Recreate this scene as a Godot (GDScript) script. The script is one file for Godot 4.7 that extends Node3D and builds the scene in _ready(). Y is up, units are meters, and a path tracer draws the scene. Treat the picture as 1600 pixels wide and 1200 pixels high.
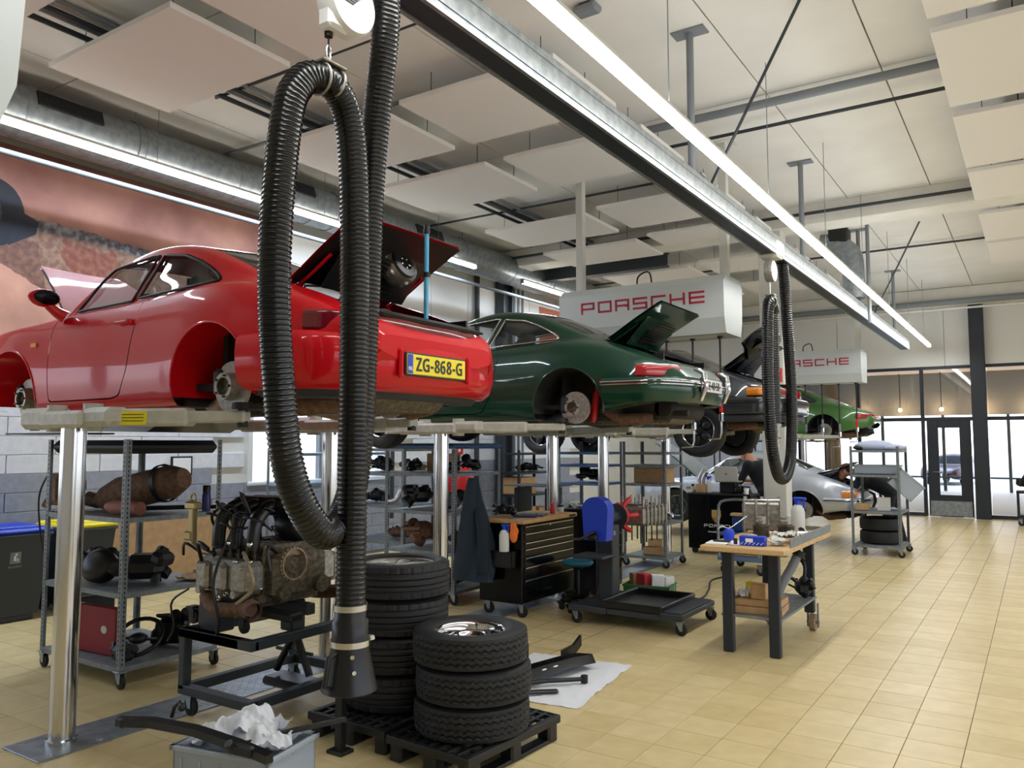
extends Node3D
# Car workshop: lifted coupes in a row of bays, tiled floor, hanging hoses and cabinets.
# World: -z runs down the hall, +x is the aisle side, y is up; the camera stands at the origin.

class MB:
	# collects triangles with explicit normals; every shape goes through the transform T
	var v := PackedVector3Array()
	var n := PackedVector3Array()
	var uv := PackedVector2Array()
	var T := Transform3D()
	var has_uv := false
	func at(p: Vector3, ry := 0.0, rx := 0.0, rz := 0.0) -> MB:
		T = Transform3D(Basis.from_euler(Vector3(rx, ry, rz)), p)
		return self
	func tri(a: Vector3, b: Vector3, c: Vector3, na: Vector3, nb: Vector3, nc: Vector3) -> void:
		var g := (c - a).cross(b - a)
		if g.length_squared() < 1e-16: return
		var B := T.basis
		var det := B.determinant()
		if g.dot(na + nb + nc) * det < 0.0:
			var q := b; b = c; c = q
			q = nb; nb = nc; nc = q
		v.append(T * a); v.append(T * b); v.append(T * c)
		n.append((B * na).normalized()); n.append((B * nb).normalized()); n.append((B * nc).normalized())
		if has_uv:
			for i in 3: uv.append(Vector2.ZERO)
	func face(pts: Array, nn: Vector3) -> void:
		for i in range(1, pts.size() - 1): tri(pts[0], pts[i], pts[i + 1], nn, nn, nn)
	func quad_uv(a: Vector3, b: Vector3, c: Vector3, d: Vector3) -> void:
		# a top-left, b top-right, c bottom-right, d bottom-left
		has_uv = true
		var nn := ((c - a).cross(b - a)).normalized()
		for q in [[a, Vector2(0, 0)], [b, Vector2(1, 0)], [c, Vector2(1, 1)], [a, Vector2(0, 0)], [c, Vector2(1, 1)], [d, Vector2(0, 1)]]:
			v.append(T * (q[0] as Vector3)); n.append((T.basis * nn).normalized()); uv.append(q[1])
	func box(c: Vector3, s: Vector3, bev := 0.0) -> MB:
		var h := s * 0.5
		if bev <= 0.0:
			for ax in 3:
				for sg in [-1.0, 1.0]:
					var nn := Vector3.ZERO; nn[ax] = sg
					var a1 := (ax + 1) % 3
					var a2 := (ax + 2) % 3
					var pts := []
					for k in [[-1, -1], [1, -1], [1, 1], [-1, 1]]:
						var q := Vector3.ZERO
						q[ax] = sg * h[ax]; q[a1] = k[0] * h[a1]; q[a2] = k[1] * h[a2]
						pts.append(c + q)
					face(pts, nn)
			return self
		bev = minf(bev, minf(h.x, minf(h.y, h.z)) * 0.98)
		var i := h - Vector3.ONE * bev
		for ax in 3:
			var a1 := (ax + 1) % 3
			var a2 := (ax + 2) % 3
			for sg in [-1.0, 1.0]:
				var nn := Vector3.ZERO; nn[ax] = sg
				var pts := []
				for k in [[-1, -1], [1, -1], [1, 1], [-1, 1]]:
					var q := Vector3.ZERO
					q[ax] = sg * h[ax]; q[a1] = k[0] * i[a1]; q[a2] = k[1] * i[a2]
					pts.append(c + q)
				face(pts, nn)
			for s1 in [-1.0, 1.0]:
				for s2 in [-1.0, 1.0]:
					var nn := Vector3.ZERO; nn[a1] = s1; nn[a2] = s2; nn = nn.normalized()
					var pts := []
					for k in [[-1, 0], [1, 0], [1, 1], [-1, 1]]:
						var q := Vector3.ZERO
						q[ax] = k[0] * i[ax]
						q[a1] = s1 * (h[a1] if k[1] == 0 else i[a1])
						q[a2] = s2 * (i[a2] if k[1] == 0 else h[a2])
						pts.append(c + q)
					face(pts, nn)
		for sx in [-1.0, 1.0]:
			for sy in [-1.0, 1.0]:
				for sz in [-1.0, 1.0]:
					var m := Vector3(sx, sy, sz)
					face([c + m * Vector3(h.x, i.y, i.z), c + m * Vector3(i.x, h.y, i.z), c + m * Vector3(i.x, i.y, h.z)], m.normalized())
		return self
	func cyl(p0: Vector3, p1: Vector3, r0: float, r1 := -1.0, seg := 16, caps := true) -> MB:
		if r1 < 0.0: r1 = r0
		var d := (p1 - p0).normalized()
		var u := d.cross(Vector3.UP if absf(d.y) < 0.9 else Vector3.RIGHT).normalized()
		var w := d.cross(u)
		var sl := (r0 - r1) / maxf(1e-6, p0.distance_to(p1))
		for k in seg:
			var a := TAU * k / seg
			var b := TAU * (k + 1) / seg
			var ea := u * cos(a) + w * sin(a)
			var eb := u * cos(b) + w * sin(b)
			var na := ea + d * sl
			var nb := eb + d * sl
			tri(p0 + ea * r0, p0 + eb * r0, p1 + eb * r1, na, nb, nb)
			tri(p0 + ea * r0, p1 + eb * r1, p1 + ea * r1, na, nb, na)
			if caps:
				tri(p0, p0 + ea * r0, p0 + eb * r0, -d, -d, -d)
				tri(p1, p1 + ea * r1, p1 + eb * r1, d, d, d)
		return self
	func lathe(prof: Array, seg := 24, sharp := 0.6) -> MB:
		# prof: Vector2(radius, height) about local +y; smooth unless the profile turns sharply; follow it with the outside on the left
		var m := prof.size()
		for j in m - 1:
			var p: Vector2 = prof[j]
			var q: Vector2 = prof[j + 1]
			var t := (q - p)
			if t.length() < 1e-6: continue
			t = t.normalized()
			var nf := Vector2(t.y, -t.x)
			var n0 := nf
			var n1 := nf
			if j > 0:
				var tp: Vector2 = (p - prof[j - 1]).normalized()
				if tp.dot(t) > sharp: n0 = (nf + Vector2(tp.y, -tp.x)).normalized()
			if j < m - 2:
				var tq: Vector2 = (prof[j + 2] - q).normalized()
				if tq.dot(t) > sharp: n1 = (nf + Vector2(tq.y, -tq.x)).normalized()
			for k in seg:
				var a := TAU * k / seg
				var b := TAU * (k + 1) / seg
				var ca := Vector3(cos(a), 0, sin(a))
				var cb := Vector3(cos(b), 0, sin(b))
				var A := ca * p.x + Vector3.UP * p.y
				var B := cb * p.x + Vector3.UP * p.y
				var C := cb * q.x + Vector3.UP * q.y
				var D := ca * q.x + Vector3.UP * q.y
				var na := ca * n0.x + Vector3.UP * n0.y
				var nb := cb * n0.x + Vector3.UP * n0.y
				var nc := cb * n1.x + Vector3.UP * n1.y
				var nd := ca * n1.x + Vector3.UP * n1.y
				tri(A, B, C, na, nb, nc)
				tri(A, C, D, na, nc, nd)
		return self
	func ball(c: Vector3, r: Vector3, seg := 14, rings := 8) -> MB:
		for j in rings:
			for k in seg:
				var q := []
				for e in [[j, k], [j, k + 1], [j + 1, k + 1], [j + 1, k]]:
					var th: float = PI * e[0] / rings
					var ph: float = TAU * e[1] / seg
					q.append(Vector3(sin(th) * cos(ph), cos(th), sin(th) * sin(ph)))
				tri(c + q[0] * r, c + q[1] * r, c + q[2] * r, q[0] / r, q[1] / r, q[2] / r)
				tri(c + q[0] * r, c + q[2] * r, c + q[3] * r, q[0] / r, q[2] / r, q[3] / r)
		return self
	func tube(path: Array, rad, seg := 10, closed := false, caps := true) -> MB:
		# rad: number or array of radii
		var m := path.size()
		var u := Vector3.ZERO
		var rings := []
		for i in m:
			var a: Vector3 = path[(i - 1 + m) % m] if (closed or i > 0) else path[i]
			var b: Vector3 = path[(i + 1) % m] if (closed or i < m - 1) else path[i]
			var d := (b - a).normalized()
			if u == Vector3.ZERO: u = d.cross(Vector3.UP if absf(d.y) < 0.9 else Vector3.RIGHT).normalized()
			u = (u - d * u.dot(d)).normalized()
			rings.append([path[i], u, d.cross(u), rad[i] if rad is Array or rad is PackedFloat32Array else rad, d])
		var last := m if closed else m - 1
		for i in last:
			var A = rings[i]
			var B = rings[(i + 1) % m]
			var L: float = (B[0] - A[0]).length()
			var sl: float = clampf((A[3] - B[3]) / maxf(L, 1e-6), -1.5, 1.5)
			for k in seg:
				var a := TAU * k / seg
				var b := TAU * (k + 1) / seg
				var e0: Vector3 = A[1] * cos(a) + A[2] * sin(a)
				var e1: Vector3 = A[1] * cos(b) + A[2] * sin(b)
				var f0: Vector3 = B[1] * cos(a) + B[2] * sin(a)
				var f1: Vector3 = B[1] * cos(b) + B[2] * sin(b)
				var s0: Vector3 = A[4] * sl
				var s1: Vector3 = B[4] * sl
				tri(A[0] + e0 * A[3], A[0] + e1 * A[3], B[0] + f1 * B[3], e0 + s0, e1 + s0, f1 + s1)
				tri(A[0] + e0 * A[3], B[0] + f1 * B[3], B[0] + f0 * B[3], e0 + s0, f1 + s1, f0 + s1)
		if caps and not closed:
			for e in [[rings[0], -1.0], [rings[m - 1], 1.0]]:
				var R = e[0]
				for k in seg:
					var a := TAU * k / seg
					var b := TAU * (k + 1) / seg
					var nn: Vector3 = R[4] * e[1]
					tri(R[0], R[0] + (R[1] * cos(a) + R[2] * sin(a)) * R[3], R[0] + (R[1] * cos(b) + R[2] * sin(b)) * R[3], nn, nn, nn)
		return self
	func prism(poly: PackedVector2Array, d0: float, d1: float) -> MB:
		# polygon in local x,y swept along z from d0 to d1
		var idx := Geometry2D.triangulate_polygon(poly)
		for i in range(0, idx.size(), 3):
			for e in [[d0, -1.0], [d1, 1.0]]:
				var nn := Vector3(0, 0, signf(d1 - d0) * e[1])
				var q := []
				for k in 3: q.append(Vector3(poly[idx[i + k]].x, poly[idx[i + k]].y, e[0]))
				tri(q[0], q[1], q[2], nn, nn, nn)
		var area := 0.0
		for i in poly.size():
			var p := poly[i]
			var q := poly[(i + 1) % poly.size()]
			area += p.cross(q)
		for i in poly.size():
			var p := poly[i]
			var q := poly[(i + 1) % poly.size()]
			var t := (q - p).normalized() * signf(area)
			var nn := Vector3(t.y, -t.x, 0)
			face([Vector3(p.x, p.y, d0), Vector3(q.x, q.y, d0), Vector3(q.x, q.y, d1), Vector3(p.x, p.y, d1)], nn)
		return self
	func prism_at(c: Vector3, poly: Array, th: float) -> MB:
		var keep := T
		T = T * Transform3D(Basis(), c)
		prism(PackedVector2Array(poly), -th * 0.5, th * 0.5)
		T = keep
		return self
	func sweep(path: Array, prof: Array, up := Vector3.UP, closed_prof := true, caps := true) -> MB:
		# prof: Vector2(out, up) carried along the path; 'out' is path direction x up
		var m := path.size()
		var pm := prof.size()
		var fr := []
		for i in m:
			var a: Vector3 = path[max(i - 1, 0)]
			var b: Vector3 = path[min(i + 1, m - 1)]
			var d := (b - a).normalized()
			var o := up.cross(d).normalized()
			fr.append([path[i], o, up, d])
		var last := pm if closed_prof else pm - 1
		var area := 0.0
		for j in pm:
			area += (prof[j] as Vector2).cross(prof[(j + 1) % pm])
		var sg := signf(area) if closed_prof else 1.0
		for i in m - 1:
			for j in last:
				var p: Vector2 = prof[j]
				var q: Vector2 = prof[(j + 1) % pm]
				var t := (q - p).normalized() * sg
				var n2 := Vector2(t.y, -t.x)
				var n0 := n2
				var n1 := n2
				if closed_prof:
					# gentle bends of the profile are shaded smooth, sharp ones stay crisp
					var tp: Vector2 = (p - prof[(j - 1 + pm) % pm]).normalized() * sg
					var tq: Vector2 = (prof[(j + 2) % pm] - q).normalized() * sg
					if tp.dot(t) > 0.55: n0 = (n2 + Vector2(tp.y, -tp.x)).normalized()
					if tq.dot(t) > 0.55: n1 = (n2 + Vector2(tq.y, -tq.x)).normalized()
				var A = fr[i]
				var B = fr[i + 1]
				var a: Vector3 = A[0] + A[1] * p.x + A[2] * p.y
				var b: Vector3 = A[0] + A[1] * q.x + A[2] * q.y
				var c: Vector3 = B[0] + B[1] * q.x + B[2] * q.y
				var d: Vector3 = B[0] + B[1] * p.x + B[2] * p.y
				var ma: Vector3 = A[1] * n0.x + A[2] * n0.y
				var mb_: Vector3 = A[1] * n1.x + A[2] * n1.y
				var mc: Vector3 = B[1] * n1.x + B[2] * n1.y
				var md: Vector3 = B[1] * n0.x + B[2] * n0.y
				tri(a, b, c, ma, mb_, mc)
				tri(a, c, d, ma, mc, md)
		if caps and closed_prof:
			var pp := PackedVector2Array(prof)
			var idx := Geometry2D.triangulate_polygon(pp)
			for e in [[fr[0], -1.0], [fr[m - 1], 1.0]]:
				for i in range(0, idx.size(), 3):
					var q := []
					for k in 3: q.append(e[0][0] + e[0][1] * pp[idx[i + k]].x + e[0][2] * pp[idx[i + k]].y)
					var nn: Vector3 = e[0][3] * e[1]
					tri(q[0], q[1], q[2], nn, nn, nn)
		return self
	func mesh() -> ArrayMesh:
		var a := []
		a.resize(Mesh.ARRAY_MAX)
		a[Mesh.ARRAY_VERTEX] = v
		a[Mesh.ARRAY_NORMAL] = n
		if has_uv: a[Mesh.ARRAY_TEX_UV] = uv
		var m := ArrayMesh.new()
		m.add_surface_from_arrays(Mesh.PRIMITIVE_TRIANGLES, a)
		return m

var M := {}
var used := {}
var rng := RandomNumberGenerator.new()

func V(x: float, y: float, z: float) -> Vector3: return Vector3(x, y, z)
func mb() -> MB: return MB.new()
func numbered(called: String) -> String:
	if not used.has(called):
		used[called] = 0
		return called
	used[called] += 1
	return "%s_%03d" % [called, used[called]]
func obj(called: String, b, m: Material, parent: Node, label := "") -> MeshInstance3D:
	var o := MeshInstance3D.new()
	o.name = called
	o.mesh = b.mesh() if b is MB else b
	o.material_override = m
	o.cast_shadow = GeometryInstance3D.SHADOW_CASTING_SETTING_ON
	parent.add_child(o, true)
	if label: o.set_meta("label", label)
	return o
func tag(o: Node, label: String, category: String, group := "") -> Node:
	o.set_meta("label", label)
	o.set_meta("category", category)
	if group: o.set_meta("group", group)
	return o
func thing(called: String, label: String, category: String, p := Vector3.ZERO, turn := 0.0, group := "") -> Node3D:
	var o := Node3D.new()
	o.name = numbered(called)
	add_child(o)
	o.position = p
	o.rotation.y = turn
	tag(o, label, category, group)
	return o
func solo(called: String, b, m: Material, label: String, category: String, p := Vector3.ZERO, turn := 0.0, group := "") -> MeshInstance3D:
	var o := obj(numbered(called), b, m, self)
	o.position = p
	o.rotation.y = turn
	tag(o, label, category, group)
	return o
func struct(called: String, b, m: Material) -> MeshInstance3D:
	var o := obj(numbered(called), b, m, self)
	o.set_meta("kind", "structure")
	return o
func dup(src: Node3D, p: Vector3, turn: float, label := "") -> Node3D:
	var r: Node3D = src.duplicate()
	var base := src.name
	if base.length() > 4 and base.substr(base.length() - 4, 1) == "_" and base.substr(base.length() - 3).is_valid_int(): base = base.substr(0, base.length() - 4)
	r.name = numbered(base)
	add_child(r)
	r.position = p
	r.rotation.y = turn
	if label: r.set_meta("label", label)
	return r

func mat(c: Color, rough := 0.6, metal := 0.0, coat := 0.0) -> StandardMaterial3D:
	var m := StandardMaterial3D.new()
	m.albedo_color = c
	m.roughness = rough
	m.metallic = metal
	if coat > 0.0:
		m.clearcoat_enabled = true
		m.clearcoat = coat
		m.clearcoat_roughness = 0.04
	m.cull_mode = BaseMaterial3D.CULL_DISABLED
	return m
func glow(c: Color, e: float) -> StandardMaterial3D:
	var m := mat(c, 0.5)
	m.emission_enabled = true
	m.emission = c
	m.emission_energy_multiplier = e
	return m
func glass(c: Color, alpha: float) -> StandardMaterial3D:
	var m := mat(Color(c.r, c.g, c.b, alpha), 0.02)
	m.transparency = BaseMaterial3D.TRANSPARENCY_ALPHA
	return m
func grain(m: StandardMaterial3D, c0: Color, c1: Color, freq := 0.02, scale := 1.0, stretch := Vector3.ONE, seed_ := 1, bump := 0.0) -> StandardMaterial3D:
	# procedural mottling, looked up by position so it needs no coordinates
	var nz := FastNoiseLite.new()
	nz.seed = seed_
	nz.frequency = freq
	nz.fractal_octaves = 4
	var t := NoiseTexture2D.new()
	t.width = 256; t.height = 256; t.seamless = true
	t.noise = nz
	var g := Gradient.new()
	g.set_color(0, c0); g.set_color(1, c1)
	t.color_ramp = g
	m.albedo_color = Color.WHITE
	m.albedo_texture = t
	m.uv1_triplanar = true
	m.uv1_world_triplanar = true
	m.uv1_scale = stretch * scale
	if bump > 0.0:
		var b := NoiseTexture2D.new()
		b.width = 256; b.height = 256; b.seamless = true
		b.noise = nz
		b.as_normal_map = true
		b.bump_strength = 4.0
		m.normal_enabled = true
		m.normal_texture = b
		m.normal_scale = bump
	return m
func rgb(r: int, g: int, b: int) -> Color: return Color8(r, g, b)

func materials() -> void:
	M.red = mat(rgb(200, 8, 24), 0.4, 0.0, 0.6)
	M.red.metallic_specular = 0.25
	M.green = mat(rgb(10, 56, 40), 0.35, 0.1, 0.7)
	M.green.metallic_specular = 0.3
	M.olive = mat(rgb(62, 112, 48), 0.32, 0.1, 1.0)
	M.slate = mat(rgb(50, 54, 62), 0.32, 0.35, 1.0)
	M.silver = mat(rgb(196, 202, 214), 0.34, 0.45, 0.8)
	M.navy = mat(rgb(32, 34, 44), 0.3, 0.2, 1.0)
	M.under = grain(mat(rgb(30, 28, 28), 0.8), rgb(20, 19, 20), rgb(52, 46, 42), 0.02, 1.5, Vector3.ONE, 3)
	M.rubber = mat(rgb(22, 22, 24), 0.62)
	M.tyre = grain(mat(rgb(26, 26, 28), 0.6), rgb(13, 13, 15), rgb(26, 26, 28), 0.03, 3.0, Vector3.ONE, 4)
	M.hose = mat(rgb(9, 10, 12), 0.26)
	M.disc = grain(mat(rgb(170, 166, 160), 0.45, 0.35), rgb(140, 136, 130), rgb(188, 186, 182), 0.02, 4.0, Vector3.ONE, 40)
	M.chrome = mat(rgb(222, 222, 226), 0.08, 1.0)
	M.steel = mat(rgb(214, 214, 216), 0.16, 1.0)
	M.brushed = grain(mat(rgb(150, 150, 150), 0.35, 0.9), rgb(140, 142, 146), rgb(176, 178, 180), 0.02, 1.0, Vector3(1, 12, 1), 5)
	M.galv = grain(mat(rgb(150, 156, 160), 0.42, 0.75), rgb(128, 136, 142), rgb(170, 176, 180), 0.03, 1.2, Vector3.ONE, 6)
	M.shelf = grain(mat(rgb(128, 134, 136), 0.55, 0.3), rgb(112, 118, 122), rgb(142, 148, 150), 0.03, 1.5, Vector3.ONE, 7)
	M.dark = mat(rgb(19, 20, 22), 0.45)
	M.black = mat(rgb(12, 12, 14), 0.35)
	M.gloss = mat(rgb(8, 9, 11), 0.16)
	M.gloss.metallic_specular = 0.3
	M.anth = mat(rgb(46, 52, 58), 0.5)
	M.frame = mat(rgb(34, 40, 50), 0.45)
	M.white = mat(rgb(226, 226, 226), 0.6)
	M.offwhite = mat(rgb(206, 206, 200), 0.55)
	M.liftpaint = grain(mat(rgb(186, 184, 172), 0.45), rgb(170, 168, 156), rgb(200, 198, 186), 0.02, 2.0, Vector3.ONE, 8)
	M.cabinet = mat(rgb(196, 202, 202), 0.42, 0.1)
	M.plaster = grain(mat(rgb(222, 220, 212), 0.85), rgb(216, 214, 206), rgb(226, 224, 217), 0.02, 0.6, Vector3.ONE, 9)
	M.ceiling = grain(mat(rgb(226, 224, 219), 0.9), rgb(219, 217, 212), rgb(230, 228, 223), 0.01, 0.25, Vector3.ONE, 10)
	M.panel = mat(rgb(230, 226, 223), 0.95)
	M.blockw = grain(mat(rgb(224, 226, 232), 0.8), rgb(216, 218, 226), rgb(230, 231, 236), 0.03, 1.0, Vector3.ONE, 11, 0.15)
	M.blockg = grain(mat(rgb(150, 154, 168), 0.8), rgb(142, 146, 160), rgb(158, 162, 174), 0.03, 1.0, Vector3.ONE, 12, 0.15)
	M.grout = mat(rgb(96, 84, 64), 0.85)
	M.tiles = []
	for k in 4:
		var a := [rgb(214, 192, 138), rgb(219, 198, 146), rgb(209, 187, 132), rgb(216, 196, 142)][k] as Color
		M.tiles.append(grain(mat(a, 0.36), a.darkened(0.05), a.lightened(0.05), 0.015, 1.3, Vector3.ONE, 20 + k))
	M.wood = grain(mat(rgb(196, 156, 104), 0.55), rgb(168, 126, 78), rgb(212, 176, 122), 0.03, 1.0, Vector3(2, 20, 2), 30)
	M.pine = grain(mat(rgb(206, 170, 118), 0.6), rgb(184, 146, 98), rgb(220, 188, 138), 0.03, 1.0, Vector3(20, 2, 2), 31)
	M.card = grain(mat(rgb(186, 150, 108), 0.85), rgb(176, 140, 98), rgb(194, 160, 118), 0.03, 1.0, Vector3.ONE, 32)
	M.alu = grain(mat(rgb(168, 164, 156), 0.42, 0.7), rgb(132, 126, 116), rgb(190, 188, 180), 0.03, 3.0, Vector3.ONE, 33)
	M.oily = grain(mat(rgb(92, 84, 68), 0.5, 0.4), rgb(52, 46, 38), rgb(132, 122, 98), 0.03, 3.0, Vector3.ONE, 34)
	M.rust = grain(mat(rgb(112, 82, 62), 0.75, 0.2), rgb(86, 56, 42), rgb(142, 112, 88), 0.03, 2.5, Vector3.ONE, 35)
	M.blue = mat(rgb(22, 60, 190), 0.4)
	M.teal = mat(rgb(30, 118, 150), 0.6)
	M.sky = mat(rgb(84, 166, 204), 0.4, 0.2)
	M.redp = mat(rgb(196, 24, 30), 0.4)
	M.orange = mat(rgb(236, 120, 36), 0.7)
	M.yellow = mat(rgb(236, 216, 30), 0.5)
	M.greenp = mat(rgb(54, 112, 60), 0.6)
	M.grey = mat(rgb(122, 128, 134), 0.5)
	M.crate = mat(rgb(158, 168, 178), 0.5)
	M.tan = grain(mat(rgb(160, 138, 112), 0.5, 0.3), rgb(128, 108, 84), rgb(182, 162, 136), 0.03, 2.5, Vector3.ONE, 36)
	M.amber = mat(rgb(240, 140, 20), 0.15, 0.0, 0.6)
	M.lens = mat(rgb(110, 10, 28), 0.12, 0.0, 0.8)
	M.lensr = mat(rgb(168, 24, 34), 0.12, 0.0, 0.8)
	M.glass = glass(rgb(60, 80, 84), 0.22)
	M.cglass = glass(rgb(40, 60, 62), 0.34)
	M.paper = mat(rgb(238, 238, 240), 0.8)
	M.film = mat(rgb(232, 234, 238), 0.6)
	M.film.backlight_enabled = true
	M.film.backlight = rgb(120, 120, 124)
	M.seat = mat(rgb(28, 28, 32), 0.8)
	M.skin = mat(rgb(206, 150, 124), 0.6)
	M.hair = mat(rgb(70, 42, 26), 0.8)
	M.cloth = mat(rgb(26, 28, 34), 0.9)

const ORD := ["first", "second", "third", "fourth", "fifth", "sixth", "seventh", "eighth", "ninth", "tenth"]

func _ready() -> void:
	rng.seed = 7
	view_and_light()
	materials()
	building()
	ceiling_things()
	cars_and_lifts()
	hoses()
	front_things()
	middle_things()
	bench_things()
	back_things()

func area(p: Vector3, size: Vector2, e: float, c: Color, basis: Basis) -> void:
	var l := AreaLight3D.new()
	l.area_size = size
	l.light_energy = e
	l.light_color = c
	l.shadow_enabled = true
	l.area_range = 40.0
	add_child(l)
	l.transform = Transform3D(basis, p)

func view_and_light() -> void:
	var cam := Camera3D.new()
	add_child(cam)
	cam.position = V(0, 1.72, 0)
	cam.rotation_degrees = Vector3(4.255, 33.32, 0)
	cam.fov = 51.282
	cam.current = true
	var we := WorldEnvironment.new()
	var e := Environment.new()
	e.background_mode = Environment.BG_SKY
	var sky := Sky.new()
	var sm := ProceduralSkyMaterial.new()
	sm.sky_top_color = Color(0.78, 0.86, 1.0)
	sm.sky_horizon_color = Color(0.95, 0.97, 1.0)
	sm.ground_horizon_color = Color(0.9, 0.92, 0.94)
	sm.ground_bottom_color = Color(0.6, 0.62, 0.62)
	sm.sky_energy_multiplier = 1.0
	sky.sky_material = sm
	e.sky = sky
	e.background_energy_multiplier = 3.6
	e.tonemap_mode = Environment.TONE_MAPPER_LINEAR
	e.tonemap_exposure = 1.5
	e.sdfgi_enabled = true
	e.ssao_enabled = true
	e.ssil_enabled = true
	we.environment = e
	add_child(we)
	var up := Basis(Vector3(1, 0, 0), PI / 2)
	var down := Basis(Vector3(1, 0, 0), -PI / 2)
	# the long lamp over the aisle, the two along the duct, and the aisle lamp's neighbour on the right
	area(V(-2.05, 3.93, -10.9), Vector2(0.075, 19.8), 10.0, Color(0.96, 0.98, 1.0), down)
	area(V(-2.05, 4.08, -10.9), Vector2(0.075, 19.8), 4.5, Color(0.96, 0.98, 1.0), up)
	area(V(-7.92, 4.66, -5.9), Vector2(0.075, 10.0), 15.0, Color(0.86, 0.93, 1.0), down)
	area(V(-7.92, 4.66, -15.2), Vector2(0.075, 5.6), 8.0, Color(0.86, 0.93, 1.0), down)
	area(V(2.3, 3.93, -9.0), Vector2(0.075, 19.8), 9.0, Color(0.96, 0.98, 1.0), down)
	area(V(2.3, 4.08, -9.0), Vector2(0.075, 19.8), 4.5, Color(0.96, 0.98, 1.0), up)

func slab(called: String, x0: float, x1: float, y0: float, y1: float, z0: float, z1: float, m: Material) -> MeshInstance3D:
	return struct(called, mb().box(V((x0 + x1) * 0.5, (y0 + y1) * 0.5, (z0 + z1) * 0.5), V(absf(x1 - x0), absf(y1 - y0), absf(z1 - z0))), m)

func building() -> void:
	# floor: grout bed with real tiles, 0.3 m apart
	var fl := slab("floor", -9.2, 5.4, -0.3, -0.004, 5.2, -21.7, M.grout)
	var tm := mb()
	var hs := 0.1474
	tm.face([V(-hs, 0, -hs), V(hs, 0, -hs), V(hs, 0, hs), V(-hs, 0, hs)], Vector3.UP)
	for k in 4:
		tm.at(Vector3.ZERO, k * PI / 2).face([V(-hs, 0, hs), V(hs, 0, hs), V(hs + 0.0012, -0.006, hs + 0.0012), V(-hs - 0.0012, -0.006, hs + 0.0012)], V(0, 0.4, 1).normalized())
	var tile := tm.mesh()
	var seen := []
	var rest := []
	for i in 4: rest.append(mb())
	var yaw := deg_to_rad(33.32)
	for i in range(-29, 19):
		for j in range(-17, 72):
			var p := V(-0.42 + 0.15 + 0.3 * i, 0, -5.3 + 0.15 - 0.3 * (j - 17))
			if p.x < -8.95 or p.x > 5.2 or p.z < -21.45 or p.z > 5.0: continue
			var d := -(p.x * sin(yaw) + p.z * cos(yaw))
			var sx := 800.0 + 1250.0 * (p.x * cos(yaw) - p.z * sin(yaw)) / maxf(d, 0.01)
			var sy := 693.0 + 1250.0 * 1.72 / maxf(d, 0.01)
			var k := absi((i * 7 + j * 13 + (i * j) % 5) % 4)
			# open floor the photograph shows: the aisle on the right and the strip in front of the lifts
			var open := d > 2.0 and sx > -20 and sx < 1620 and sy < 1225 and (p.x > -3.4 or (p.z > -4.2 and p.x > -9.0))
			if open: seen.append([d, p, k])
			else:
				rest[k].T = Transform3D(Basis(), p + V(0, 0.0, 0))
				add_tile(rest[k], hs)
	seen.sort_custom(func(a, b): return a[0] < b[0])
	for q in seen.size():
		var s = seen[q]
		if q < 300:
			var o := obj("floor_tile", tile, M.tiles[s[2]], fl)
			o.position = s[1] + V(0, rng.randf_range(-0.0004, 0.0), 0)
		else:
			rest[s[2]].T = Transform3D(Basis(), s[1])
			add_tile(rest[s[2]], hs)
	for k in 4: obj("far_tiles", rest[k], M.tiles[k], fl).set_meta("kind", "stuff")

	# left wall with a window opening z -7.2..-9.9, y 1.15..2.6
	var wl := slab("wall_left", -9.2, -9.03, 0, 1.15, 5.2, -21.7, M.plaster)
	var add := mb()
	add.box(V(-9.115, 3.99, -8.25), V(0.17, 2.78, 26.9))
	add.box(V(-9.115, 1.875, -5.2), V(0.17, 1.45, 4.0))
	add.box(V(-9.115, 1.875, 4.7), V(0.17, 1.45, 1.0))
	add.box(V(-9.115, 1.875, -15.8), V(0.17, 1.45, 11.8))
	obj("upper_wall", add, M.plaster, wl)
	var blk := {}
	for r in 12:
		var z := -2.6 - (0.5 if r % 2 else 0.0)
		while z > -16.0:
			var y := r * 0.2
			var zc := z - 0.5
			var L := 0.99
			z -= 1.0
			if y > 1.1 and zc < -6.9 and zc > -10.2: continue
			if y > 1.1 and y < 2.4 and zc > -3.6: continue
			var key := "b"
			if not blk.has(key): blk[key] = mb().box(Vector3.ZERO, V(0.03, 0.194, L), 0.004).mesh()
			var o := obj("wall_block", blk[key], M.blockg if y < 1.3 else M.blockw, wl)
			o.position = V(-9.015, y + 0.1, zc)
	# tall white wall panels beyond the mural and on up
	var zp := -7.75
	while zp > -21.0:
		var o := obj("wall_panel", mb().box(V(-9.01, 3.85, zp - 0.55), V(0.04, 2.7, 1.08), 0.006), M.white, wl)
		zp -= 1.1
	# window in the left wall
	var w1 := struct("window_1", mb().box(V(-9.1, 1.17, -8.55), V(0.26, 0.05, 2.8), 0.01).box(V(-9.1, 2.58, -8.55), V(0.2, 0.06, 2.8)).box(V(-9.1, 1.875, -7.2), V(0.2, 1.45, 0.07)).box(V(-9.1, 1.875, -9.9), V(0.2, 1.45, 0.07)), M.white)
	for k in 3:
		obj("mullion", mb().box(V(-9.1, 1.875, -7.85 - 0.68 * k), V(0.09, 1.42, 0.05), 0.005), M.grey, w1)
	for k in 4:
		obj("pane", mb().box(V(-9.11, 1.875, -7.53 - 0.68 * k), V(0.01, 1.36, 0.6)), M.glass, w1)
	var w5 := struct("added_window_5", mb().box(V(-9.1, 1.17, 0.5), V(0.26, 0.05, 7.4), 0.01).box(V(-9.1, 2.58, 0.5), V(0.2, 0.06, 7.4)), M.white)  # added window out of view, brings cool daylight to the left bays
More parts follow.
